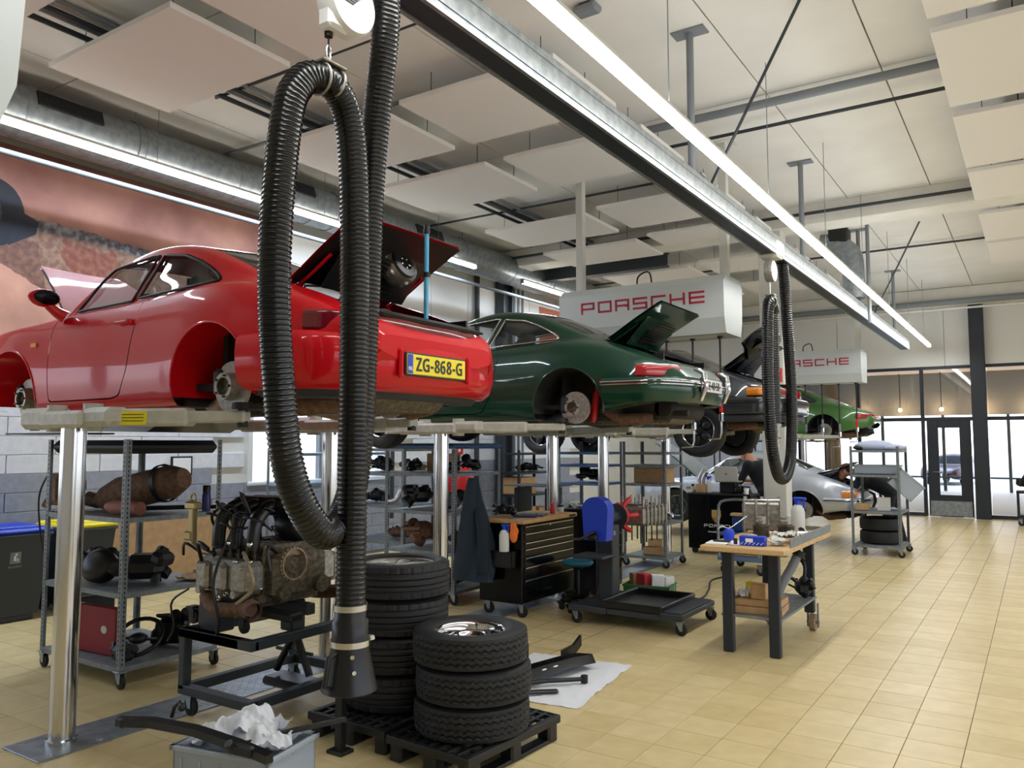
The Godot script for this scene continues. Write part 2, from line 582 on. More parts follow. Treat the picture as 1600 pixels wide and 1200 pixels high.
	for k in 9: obj("mullion", mb().box(V(-9.1, 1.875, -3.2 + 0.925 * k), V(0.09, 1.42, 0.05), 0.005), M.grey, w5)
	for k in 8: obj("pane", mb().box(V(-9.11, 1.875, -2.74 + 0.925 * k), V(0.01, 1.36, 0.86)), M.glass, w5)
	# end wall: glazing between y 0 and 3.55, white boards above
	var we := slab("wall_end", -9.2, 5.4, 3.55, 5.6, -21.5, -21.7, M.plaster)
	var xb := -9.0
	while xb < 5.2:
		obj("wall_board", mb().box(V(xb + 1.2, 4.48, -21.485), V(2.39, 1.84, 0.03), 0.005), M.white, we)
		xb += 2.4
	var fr := mb()
	fr.box(V(-1.9, 3.53, -21.55), V(14.2, 0.08, 0.14))
	fr.box(V(-1.9, 2.3, -21.55), V(14.2, 0.09, 0.12))
	fr.box(V(-5.9, 0.04, -21.55), V(7.2, 0.08, 0.12))
	fr.box(V(2.0, 0.04, -21.55), V(6.2, 0.08, 0.12))
	var w2 := struct("window_2", fr, M.frame)
	for x in [-8.2, -6.6, -5.2, -3.75, -2.32, -0.05, 1.3, 2.7, 4.0]:
		obj("mullion", mb().box(V(x, 1.76, -21.55), V(0.08, 3.5, 0.11), 0.01), M.frame, w2)
	var xs := [-9.0, -8.2, -6.6, -5.2, -3.75, -2.32, -1.0, -0.05, 1.3, 2.7, 4.0, 5.2]
	for i in xs.size() - 1:
		var c: float = (xs[i] + xs[i + 1]) * 0.5
		var wd: float = xs[i + 1] - xs[i] - 0.09
		obj("pane", mb().box(V(c, 2.92, -21.56), V(wd, 1.14, 0.012)), M.glass, w2)
		if i != 5: obj("pane", mb().box(V(c, 1.17, -21.56), V(wd, 2.16, 0.012)), M.glass, w2)
	struct("trim_1", mb().box(V(-1.12, 2.65, -21.38), V(0.3, 5.3, 0.3), 0.01).box(V(-1.12, 5.2, -21.38), V(0.42, 0.04, 0.36)), M.frame)
	# door with tall pane and steel kick plate
	var d := mb()
	d.box(V(-2.12, 1.14, -21.5), V(0.24, 2.24, 0.07), 0.01)
	d.box(V(-1.44, 1.14, -21.5), V(0.24, 2.24, 0.07), 0.01)
	d.box(V(-1.78, 2.18, -21.5), V(0.5, 0.18, 0.07), 0.01)
	d.box(V(-1.78, 0.26, -21.5), V(0.5, 0.5, 0.07), 0.01)
	var dr := struct("door_1", d, M.frame)
	obj("pane", mb().box(V(-1.78, 1.3, -21.5), V(0.45, 1.62, 0.012)), M.glass, dr)
	obj("kick_plate", mb().box(V(-1.78, 0.2, -21.455), V(0.86, 0.34, 0.006), 0.001), M.galv, dr)
	obj("door_handle", mb().tube([V(-2.14, 1.05, -21.46), V(-2.14, 1.05, -21.4), V(-1.99, 1.05, -21.4)], 0.011, 8), M.steel, dr)
	# side and back walls outside the picture
	var wr := slab("wall_right", 5.2, 5.4, 0, 1.0, 5.2, -21.7, M.plaster)
	obj("upper_wall", mb().box(V(5.3, 4.4, -8.25), V(0.2, 2.4, 26.9)), M.plaster, wr)
	obj("pier", mb().box(V(5.3, 2.1, 3.6), V(0.2, 2.2, 3.2)), M.plaster, wr)
	obj("pier", mb().box(V(5.3, 2.1, -19.35), V(0.2, 2.2, 4.7)), M.plaster, wr)
	var w4 := struct("window_4", mb().box(V(5.3, 1.02, -7.5), V(0.26, 0.05, 19.0)).box(V(5.3, 3.18, -7.5), V(0.2, 0.06, 19.0)), M.frame)
	for k in 13: obj("mullion", mb().box(V(5.3, 2.1, 2.0 - 1.583 * k), V(0.1, 2.2, 0.07)), M.frame, w4)
	for k in 12: obj("pane", mb().box(V(5.31, 2.1, 1.21 - 1.583 * k), V(0.012, 2.1, 1.5)), M.glass, w4)
	slab("wall_back", -9.2, 5.4, 0, 5.6, 5.0, 5.2, M.plaster)
	# ceiling of long slabs with open joints
	var ce := slab("ceiling", -9.2, 5.4, 5.385, 5.6, 5.2, -21.7, M.grout)
	var xc := -2.24 - 1.1 * 7
	while xc < 5.3:
		for zr in [[5.1, 1.0], [1.0, -4.1], [-4.1, -8.25], [-8.25, -12.4], [-12.4, -15.3], [-15.3, -18.4], [-18.4, -21.6]]:
			var a := maxf(xc, -9.1)
			var b := minf(xc + 1.1, 5.3)
			obj("ceiling_slab", mb().box(V((a + b) * 0.5, 5.378, (zr[0] + zr[1]) * 0.5), V(b - a - 0.012, 0.02, zr[0] - zr[1] - 0.012), 0.003), M.ceiling, ce)
		xc += 1.1
	struct("trim_2", mb().box(V(-1.9, 5.21, -12.75), V(14.2, 0.32, 0.5), 0.01), M.plaster)
	struct("trim_3", mb().box(V(-1.9, 5.15, -21.25), V(14.2, 0.42, 0.35), 0.01), M.plaster)
	struct("trim_4", mb().box(V(-8.93, 5.16, -8.2), V(0.12, 0.42, 26.0), 0.01), M.plaster)
	# the white concrete pillar in the middle
	struct("trim_5", mb().box(V(-3.43, 2.53, -12.75), V(0.36, 5.06, 0.3), 0.015), M.offwhite)
	# dark steel column on the left wall with the pipes beside it
	struct("trim_6", mb().box(V(-8.86, 2.6, -13.35), V(0.2, 5.0, 0.03)).box(V(-8.86, 2.6, -13.05), V(0.2, 5.0, 0.03)).box(V(-8.86, 2.6, -13.2), V(0.02, 5.0, 0.3)), M.anth)

	mural()
	# the showroom behind the end wall
	slab("floor_showroom", -9.2, 5.4, -0.3, -0.003, -21.7, -33.2, M.offwhite)
	slab("ceiling_showroom", -9.2, 5.4, 4.3, 4.5, -21.7, -33.2, M.ceiling)
	slab("wall_showroom", -9.2, 5.4, 2.75, 4.3, -33.0, -33.2, M.grey)
	slab("wall_showroom_left", -9.2, -9.0, 0, 4.3, -21.7, -33.2, M.grey)
	slab("wall_showroom_right", 5.2, 5.4, 0, 4.3, -21.7, -33.2, M.grey)
	var fw := mb()
	for k in 8: fw.box(V(-9.0 + 2.03 * k, 1.38, -33.1), V(0.1, 2.75, 0.12))
	fw.box(V(-1.9, 0.5, -33.1), V(14.2, 0.06, 0.08))
	struct("window_3", fw, M.anth)
	slab("ground_outside", -30, 30, -0.4, -0.02, -33.2, -60, M.offwhite)
	struct("trim_7", mb().cyl(V(-4.9, 0, -24.0), V(-4.9, 4.3, -24.0), 0.22, 0.22, 28), M.wood)

func add_tile(b: MB, hs: float) -> void:
	b.face([V(-hs, 0, -hs), V(hs, 0, -hs), V(hs, 0, hs), V(-hs, 0, hs)], Vector3.UP)

func fill_poly(img: Image, pts: Array, c: Color, ragged := 0.0, nz: FastNoiseLite = null, c2 := Color.BLACK) -> void:
	# pts in wall metres (z forward distance, y); paints into the mural print
	var P := PackedVector2Array()
	for q in pts: P.append(Vector2((q[0] - 2.0) / 5.6 * img.get_width(), (4.88 - q[1]) / 2.6 * img.get_height()))
	var lo := P[0]
	var hi := P[0]
	for q in P:
		lo = lo.min(q)
		hi = hi.max(q)
	for y in range(maxi(0, int(lo.y)), mini(img.get_height(), int(hi.y) + 1)):
		for x in range(maxi(0, int(lo.x)), mini(img.get_width(), int(hi.x) + 1)):
			var q := Vector2(x, y)
			if nz: q += Vector2(nz.get_noise_2d(x, y), nz.get_noise_2d(y + 900, x)) * ragged
			if Geometry2D.is_point_in_polygon(q, P):
				var t := 0.0
				if nz: t = clampf(nz.get_noise_2d(x * 2.0, y * 2.0) * 1.2 + 0.5, 0, 1)
				img.set_pixel(x, y, c.lerp(c2, t) if nz else c)
func circle(zc: float, yc: float, r: float, sq := 1.0) -> Array:
	var o := []
	for k in 40: o.append([zc + cos(TAU * k / 40.0) * r * sq, yc + sin(TAU * k / 40.0) * r])
	return o
func mural() -> void:
	# printed wall picture: the rusty flank of a tilted old car on a clay-coloured ground
	var W := 900
	var Hh := 420
	var img := Image.create(W, Hh, false, Image.FORMAT_RGB8)
	var nz := FastNoiseLite.new()
	nz.seed = 5
	nz.frequency = 0.012
	nz.fractal_octaves = 5
	for y in Hh:
		for x in W:
			var t := clampf(nz.get_noise_2d(x * 0.4, y * 0.4) * 0.6 + 0.35 + 0.5 * float(y) / Hh, 0, 1)
			img.set_pixel(x, y, rgb(124, 80, 76).lerp(rgb(200, 150, 130), t))
	var rough := FastNoiseLite.new()
	rough.seed = 9
	rough.frequency = 0.03
	rough.fractal_octaves = 4
	fill_poly(img, [[3.9, 3.85], [4.2, 4.13], [4.9, 4.09], [5.8, 4.0], [6.5, 4.02], [6.4, 3.6], [5.4, 3.3], [4.75, 3.26], [4.4, 3.38], [3.9, 3.62]], rgb(116, 84, 70), 5.0, rough, rgb(150, 116, 98))
	fill_poly(img, [[2.0, 3.5], [3.9, 3.62], [4.42, 3.36], [4.3, 3.9], [3.9, 3.85], [2.0, 4.0]], rgb(98, 68, 58), 4.0, rough, rgb(128, 90, 76))
	fill_poly(img, [[4.55, 3.98], [5.2, 3.92], [5.3, 3.62], [4.9, 3.55], [4.6, 3.7]], rgb(116, 62, 48), 14.0, rough, rgb(140, 88, 70))
	fill_poly(img, [[4.2, 4.15], [4.9, 4.13], [5.8, 4.04], [6.6, 4.06], [6.6, 3.97], [5.8, 3.93], [4.9, 4.02], [4.22, 4.03]], rgb(74, 68, 74), 4.0, rough, rgb(142, 136, 142))
	fill_poly(img, [[4.75, 3.28], [5.0, 3.3], [5.05, 3.02], [4.85, 3.02]], rgb(60, 62, 66))
	fill_poly(img, circle(3.85, 4.13, 0.36, 0.85), rgb(26, 30, 42))
	fill_poly(img, circle(3.78, 4.13, 0.2, 0.75), rgb(72, 76, 84))
	fill_poly(img, circle(3.78, 4.13, 0.18, 0.75), rgb(28, 32, 44))
	fill_poly(img, [[3.7, 4.2], [3.85, 4.18], [3.85, 4.13], [3.7, 4.14]], rgb(150, 150, 154))
	fill_poly(img, [[4.1, 4.2], [4.3, 4.12], [4.28, 3.98], [4.0, 3.8]], rgb(30, 34, 46))
	var m := mat(Color.WHITE, 0.7)
	m.albedo_texture = ImageTexture.create_from_image(img)
	var b := mb()
	b.box(V(-8.985, 3.58, -4.8), V(0.012, 2.62, 5.62))
	var o := solo("wall_mural", b, M.offwhite, "large clay-coloured wall print showing the rusty underside of an old car", "mural")
	var q := mb()
	q.quad_uv(V(-8.976, 4.88, -2.0), V(-8.976, 4.88, -7.6), V(-8.976, 2.28, -7.6), V(-8.976, 2.28, -2.0))
	# the picture runs left to right down the hall
	obj("print", q, m, o)
	var b2 := mb().box(V(-8.985, 3.7, -16.3), V(0.012, 2.0, 3.1))
	solo("wall_mural", b2, mat(rgb(186, 112, 88), 0.7), "plain brick-red wall print beyond the dark green car's roof", "mural")

# ---------- cars ----------
# car axes: +x to the tail, +y up, +z to the side that faces the camera; y = 0 is the ground under the tyres
const CX := [-2.08, -2.03, -1.88, -1.6, -1.35, -1.135, -0.9, -0.7, -0.45, -0.2, 0.1, 0.4, 0.7, 0.95, 1.15, 1.4, 1.7, 1.93, 2.04, 2.1]
const CYB := [0.40, 0.31, 0.25, 0.23, 0.22, 0.22, 0.21, 0.2, 0.2, 0.2, 0.2, 0.2, 0.2, 0.21, 0.22, 0.26, 0.31, 0.35, 0.38, 0.44]
const CZS := [0.46, 0.57, 0.68, 0.73, 0.75, 0.755, 0.745, 0.73, 0.72, 0.715, 0.715, 0.72, 0.735, 0.75, 0.755, 0.74, 0.69, 0.6, 0.53, 0.46]
const CYS := [0.50, 0.60, 0.70, 0.765, 0.795, 0.81, 0.82, 0.835, 0.845, 0.85, 0.855, 0.865, 0.88, 0.895, 0.89, 0.855, 0.775, 0.69, 0.635, 0.56]
const CZW := [0.52, 0.64, 0.76, 0.80, 0.82, 0.825, 0.81, 0.8, 0.795, 0.795, 0.795, 0.805, 0.825, 0.845, 0.85, 0.84, 0.79, 0.7, 0.62, 0.5]
const CYW := [0.45, 0.45, 0.48, 0.5, 0.52, 0.53, 0.5, 0.48, 0.48, 0.48, 0.48, 0.48, 0.5, 0.54, 0.55, 0.53, 0.51, 0.5, 0.5, 0.49]
const CZG := [0.36, 0.46, 0.55, 0.60, 0.63, 0.65, 0.665, 0.675, 0.675, 0.67, 0.67, 0.67, 0.665, 0.645, 0.62, 0.57, 0.52, 0.46, 0.41, 0.36]
const CYG := [0.495, 0.58, 0.655, 0.715, 0.755, 0.785, 0.815, 0.845, 0.862, 0.87, 0.875, 0.885, 0.905, 0.925, 0.93, 0.9, 0.8, 0.71, 0.65, 0.565]
const CZR := [0.25, 0.3, 0.36, 0.42, 0.46, 0.5, 0.56, 0.63, 0.605, 0.565, 0.545, 0.54, 0.54, 0.53, 0.51, 0.47, 0.42, 0.36, 0.32, 0.26]
const CYR := [0.48, 0.555, 0.62, 0.69, 0.74, 0.775, 0.812, 0.86, 1.035, 1.175, 1.24, 1.235, 1.17, 1.075, 0.99, 0.905, 0.805, 0.71, 0.65, 0.565]
const CYC := [0.475, 0.545, 0.605, 0.675, 0.72, 0.755, 0.795, 0.85, 1.06, 1.235, 1.312, 1.305, 1.235, 1.135, 1.04, 0.93, 0.81, 0.71, 0.65, 0.565]
const DOORWIN := [[-0.53, 0.885], [-0.22, 1.155], [0.22, 1.195], [0.27, 1.19], [0.12, 0.9]]
const QUARTER := [[0.19, 0.91], [0.33, 1.185], [0.55, 1.155], [0.7, 1.1], [0.8, 1.05], [0.88, 1.005], [0.93, 0.968], [0.94, 0.952], [0.92, 0.944], [0.85, 0.938], [0.6, 0.925]]
const DOOR := [[-0.64, 0.83], [-0.56, 0.9], [0.30, 0.9], [0.36, 0.78], [0.30, 0.45], [0.2, 0.29], [0.1, 0.27], [-0.64, 0.27]]
var sec := []   # sections: [x, points z,y]
var bodies := {}

func curve_at(tab: Array, x: float) -> float:
	var i := 0
	while i < CX.size() - 2 and x > CX[i + 1]: i += 1
	var x0: float = CX[i]
	var x1: float = CX[i + 1]
	var h := x1 - x0
	var m0: float
	var m1: float
	var s: float = (tab[i + 1] - tab[i]) / h
	var sp: float = s if i == 0 else (tab[i] - tab[i - 1]) / (CX[i] - CX[i - 1])
	var sn: float = s if i >= CX.size() - 2 else (tab[i + 2] - tab[i + 1]) / (CX[i + 2] - CX[i + 1])
	m0 = (s + sp) * 0.5
	m1 = (s + sn) * 0.5
	var t := clampf((x - x0) / h, 0.0, 1.0)
	var t2 := t * t
	var t3 := t2 * t
	return (2 * t3 - 3 * t2 + 1) * tab[i] + (t3 - 2 * t2 + t) * h * m0 + (-2 * t3 + 3 * t2) * tab[i + 1] + (t3 - t2) * h * m1
func section(x: float) -> PackedVector2Array:
	# x -> points (z, y) from the sill to the centre line, six steps to each span
	var yb := curve_at(CYB, x)
	var zs := curve_at(CZS, x)
	var ys := curve_at(CYS, x)
	var zw := curve_at(CZW, x)
	var yw := curve_at(CYW, x)
	var zg := curve_at(CZG, x)
	var yg := curve_at(CYG, x)
	var zr := curve_at(CZR, x)
	var yr := curve_at(CYR, x)
	var yc := curve_at(CYC, x)
	var c := [Vector2(zw - 0.16, yb), Vector2(zw - 0.035, yb + 0.03), Vector2(zw, yw), Vector2(lerpf(zs, zw, 0.7), lerpf(ys, yw, 0.3)), Vector2(zs, ys), Vector2(zg, yg), Vector2(lerpf(zg, zr, 0.45), lerpf(yg, yr, 0.5)), Vector2(zr, yr), Vector2(zr * 0.62, lerpf(yr, yc, 0.68)), Vector2(0, yc)]
	var out := PackedVector2Array()
	for i in 9:
		var p0: Vector2 = c[i - 1] if i > 0 else c[0] * 2.0 - c[1]
		var p3: Vector2 = c[i + 2] if i < 8 else Vector2(-c[8].x, c[8].y)
		for k in 6:
			out.append(c[i].cubic_interpolate(c[i + 1], p0, p3, k / 6.0))
	out.append(c[9])
	return out
func skin_point(x: float, y: float, out := 0.004) -> Vector3:
	# the point of the side skin at height y, moved outwards
	var s := section(x)
	for k in range(8, 48):
		if (s[k].y <= y and s[k + 1].y >= y):
			var t := (y - s[k].y) / maxf(1e-5, s[k + 1].y - s[k].y)
			var q := s[k].lerp(s[k + 1], t)
			var d := (s[k + 1] - s[k]).normalized()
			return Vector3(x, y, q.x) + Vector3(0, -d.x, d.y) * out
	return Vector3(x, y, 0.7)
func sd_poly(poly: Array, x: float, y: float) -> float:
	var d := 1e9
	var s := 1.0
	var m := poly.size()
	var p := Vector2(x, y)
	for i in m:
		var a := Vector2(poly[i][0], poly[i][1])
		var b := Vector2(poly[(i + 1) % m][0], poly[(i + 1) % m][1])
		var e := b - a
		var w := p - a
		var q := w - e * clampf(w.dot(e) / e.dot(e), 0.0, 1.0)
		d = minf(d, q.length_squared())
		var c1 := p.y >= a.y
		var c2 := p.y < b.y
		var c3 := e.x * w.y > e.y * w.x
		if (c1 and c2 and c3) or (not c1 and not c2 and not c3): s = -s
	return s * sqrt(d)

class Soup:
	var p := PackedVector3Array()
	var n := PackedVector3Array()
	var k := PackedFloat32Array()
	func add(a: Vector3, na: Vector3, ka: float) -> void:
		p.append(a); n.append(na); k.append(ka)

func split(s: Soup, f: Callable, x0: float, x1: float) -> Array:
	# cuts every triangle along f = 0; returns [f < 0, f > 0]
	var a := Soup.new()
	var b := Soup.new()
	for i in range(0, s.p.size(), 3):
		var lo := minf(s.p[i].x, minf(s.p[i + 1].x, s.p[i + 2].x))
		var hi := maxf(s.p[i].x, maxf(s.p[i + 1].x, s.p[i + 2].x))
		if hi < x0 or lo > x1:
			for j in 3: b.add(s.p[i + j], s.n[i + j], s.k[i + j])
			continue
		var d := [f.call(s.p[i], s.k[i]), f.call(s.p[i + 1], s.k[i + 1]), f.call(s.p[i + 2], s.k[i + 2])]
		if d[0] < 0 and d[1] < 0 and d[2] < 0:
			for j in 3: a.add(s.p[i + j], s.n[i + j], s.k[i + j])
			continue
		if d[0] >= 0 and d[1] >= 0 and d[2] >= 0:
			for j in 3: b.add(s.p[i + j], s.n[i + j], s.k[i + j])
			continue
		for side in 2:
			var poly := []
			for j in 3:
				var j2 := (j + 1) % 3
				var ins: bool = (d[j] < 0) == (side == 0)
				if ins: poly.append([s.p[i + j], s.n[i + j], s.k[i + j]])
				if (d[j] < 0) != (d[j2] < 0):
					var t: float = d[j] / (d[j] - d[j2])
					poly.append([s.p[i + j].lerp(s.p[i + j2], t), s.n[i + j].lerp(s.n[i + j2], t), lerpf(s.k[i + j], s.k[i + j2], t)])
			var o := a if side == 0 else b
			for j in range(1, poly.size() - 1):
				for e in [poly[0], poly[j], poly[j + 1]]: o.add(e[0], e[1], e[2])
	return [a, b]

func shell() -> Soup:
	if sec.is_empty():
		var nx := 124
		for i in nx + 1:
			var x := lerpf(-2.08, 2.1, i / float(nx))
			sec.append([x, section(x)])
	var s := Soup.new()
	var m: int = sec[0][1].size()
	var P := []
	var N := []
	for i in sec.size():
		var row := PackedVector3Array()
		for j in m: row.append(Vector3(sec[i][0], sec[i][1][j].y, sec[i][1][j].x))
		P.append(row)
	for i in sec.size():
		var row := PackedVector3Array()
		for j in m:
			var du: Vector3 = P[min(i + 1, sec.size() - 1)][j] - P[max(i - 1, 0)][j]
			var dv: Vector3 = P[i][min(j + 1, m - 1)] - P[i][max(j - 1, 0)]
			if j == m - 1: dv = Vector3(0, 0, -1)
			row.append(dv.cross(du).normalized() * 1.0)
		N.append(row)
	for i in sec.size() - 1:
		for j in m - 1:
			var q := [[i, j], [i + 1, j], [i + 1, j + 1], [i, j], [i + 1, j + 1], [i, j + 1]]
			for e in q:
				var nn: Vector3 = N[e[0]][e[1]]
				if nn.z < -0.2 or (nn.y < -0.3 and e[1] > 20): nn = -nn
				s.add(P[e[0]][e[1]], nn, e[1] / 6.0)
	return s
func pour(b: MB, s: Soup, xf := Transform3D(), off := 0.0) -> MB:
	# a half and its mirror image
	for sg in [1.0, -1.0]:
		var w := Vector3(1, 1, sg)
		for i in range(0, s.p.size(), 3):
			b.tri(xf * ((s.p[i] + s.n[i] * off) * w), xf * ((s.p[i + 1] + s.n[i + 1] * off) * w), xf * ((s.p[i + 2] + s.n[i + 2] * off) * w), xf.basis * (s.n[i] * w), xf.basis * (s.n[i + 1] * w), xf.basis * (s.n[i + 2] * w))
	return b
func car_pieces(lid: bool, hood: bool) -> Dictionary:
	var key := "%s%s" % [lid, hood]
	if bodies.has(key): return bodies[key]
	var r := {}
	var s := shell()
	var arch := func(p: Vector3, k: float) -> float:
		var a := Vector2(p.x + 1.135, p.y - 0.31).length() - 0.335
		var c := Vector2(p.x - 1.135, p.y - 0.31).length() - 0.35
		return minf(a, c) if k < 4.2 else 1.0
	s = split(s, arch, -1.6, 1.6)[1]
	var dw := func(p: Vector3, k: float) -> float: return sd_poly(DOORWIN, p.x, p.y) - 0.012 if k > 4.4 and k < 7.6 else 1.0
	var t := split(s, dw, -0.7, 0.4); r.door_glass = t[0]; s = t[1]
	var qw := func(p: Vector3, k: float) -> float: return sd_poly(QUARTER, p.x, p.y) - 0.015 if k > 4.4 and k < 7.6 else 1.0
	t = split(s, qw, 0.1, 1.05); r.quarter_glass = t[0]; s = t[1]
	var wf := func(p: Vector3, k: float) -> float: return maxf(absf(p.x + 0.455) - 0.215, (7.12 - k) * 0.2)
	t = split(s, wf, -0.75, -0.2); r.windscreen = t[0]; s = t[1]
	var rf := func(p: Vector3, k: float) -> float: return maxf(maxf(absf(p.x - 0.93) - 0.24, absf(p.z) - 0.475), (7.2 - k) * 0.2)
	t = split(s, rf, 0.6, 1.3); r.rear_glass = t[0]; s = t[1]
	var outer := func(p: Vector3, k: float) -> float: return sd_poly(DOOR, p.x, p.y) + 0.004 if k > 0.9 and k < 5.2 else 1.0
	var inner := func(p: Vector3, k: float) -> float: return sd_poly(DOOR, p.x, p.y) - 0.004 if k > 0.9 and k < 5.2 else 1.0
	t = split(s, outer, -0.7, 0.45); r.door = t[0]
	s = split(t[1], inner, -0.7, 0.45)[1]
	var lo := func(p: Vector3, k: float) -> float: return maxf(absf(p.x - 1.62) - 0.29, absf(p.z) - 0.47) + 0.004 if k > 4.5 else 1.0
	var li := func(p: Vector3, k: float) -> float: return maxf(absf(p.x - 1.62) - 0.29, absf(p.z) - 0.47) - 0.004 if k > 4.5 else 1.0
	t = split(s, lo, 1.2, 2.0); r.lid = t[0]
	s = split(t[1], li, 1.2, 2.0)[1]
	var ho := func(p: Vector3, k: float) -> float: return maxf(absf(p.x + 1.36) - 0.57, absf(p.z) - 0.33 - (p.x + 1.93) * 0.22) + 0.004 if k > 4.2 else 1.0
	var hi := func(p: Vector3, k: float) -> float: return maxf(absf(p.x + 1.36) - 0.57, absf(p.z) - 0.33 - (p.x + 1.93) * 0.22) - 0.004 if k > 4.2 else 1.0
	t = split(s, ho, -2.0, -0.7); r.hood = t[0]
	s = split(t[1], hi, -2.0, -0.7)[1]
	r.body = s
	bodies[key] = r
	return r
func outline(poly: Array, out := 0.006, step := 0.03) -> Array:
	var path := []
	for i in poly.size():
		var a := Vector2(poly[i][0], poly[i][1])
		var b := Vector2(poly[(i + 1) % poly.size()][0], poly[(i + 1) % poly.size()][1])
		var m := int(ceil(a.distance_to(b) / step))
		for k in m:
			var q := a.lerp(b, k / float(m))
			path.append(skin_point(q.x, q.y, out))
	return path
func side_line(pts: Array, out := 0.006, step := 0.05) -> Array:
	var path := []
	for i in pts.size() - 1:
		var a := Vector2(pts[i][0], pts[i][1])
		var b := Vector2(pts[i + 1][0], pts[i + 1][1])
		var m := int(ceil(a.distance_to(b) / step))
		for k in m + (1 if i == pts.size() - 2 else 0):
			var q := a.lerp(b, k / float(m))
			path.append(skin_point(q.x, q.y, out))
	return path
func mirror(path: Array) -> Array:
	var o := []
	for q in path: o.append(q * Vector3(1, 1, -1))
	return o
func tail_path(x0: float, grow := 0.0, xt := 2.1, w := 0.80) -> Array:
	# plan line round the tail from one flank to the other
	var path := []
	var m := 26
	for i in m + 1:
		var a := lerpf(-1.0, 1.0, i / float(m))
		var z := a * (w + grow)
		var c: float = pow(absf(a), 3.4)
		path.append(Vector3(lerpf(xt + grow, xt - 0.2, c), 0, z))
	var out := []
	for k in 6: out.append(Vector3(lerpf(x0, xt - 0.2, k / 6.0), 0, -lerpf(w + 0.035, w, k / 6.0) - grow))
	out.append_array(path)
	for k in range(5, -1, -1): out.append(Vector3(lerpf(x0, xt - 0.2, k / 6.0), 0, lerpf(w + 0.035, w, k / 6.0) + grow))
	return out
func lifted(path: Array, y: float, sx := 1.0) -> Array:
	var o := []
	for q in path: o.append(Vector3(q.x * sx, y, q.z))
	return o
func round_prof(w: float, h: float, r: float) -> Array:
	var o := []
	for q in [[w * 0.5 - r, h * 0.5 - r, 0.0], [-w * 0.5 + r, h * 0.5 - r, PI * 0.5], [-w * 0.5 + r, -h * 0.5 + r, PI], [w * 0.5 - r, -h * 0.5 + r, PI * 1.5]]:
		for k in 4:
			var a: float = q[2] + PI * 0.5 * k / 3.0
			o.append(Vector2(q[0] + cos(a) * r, q[1] + sin(a) * r))
	return o

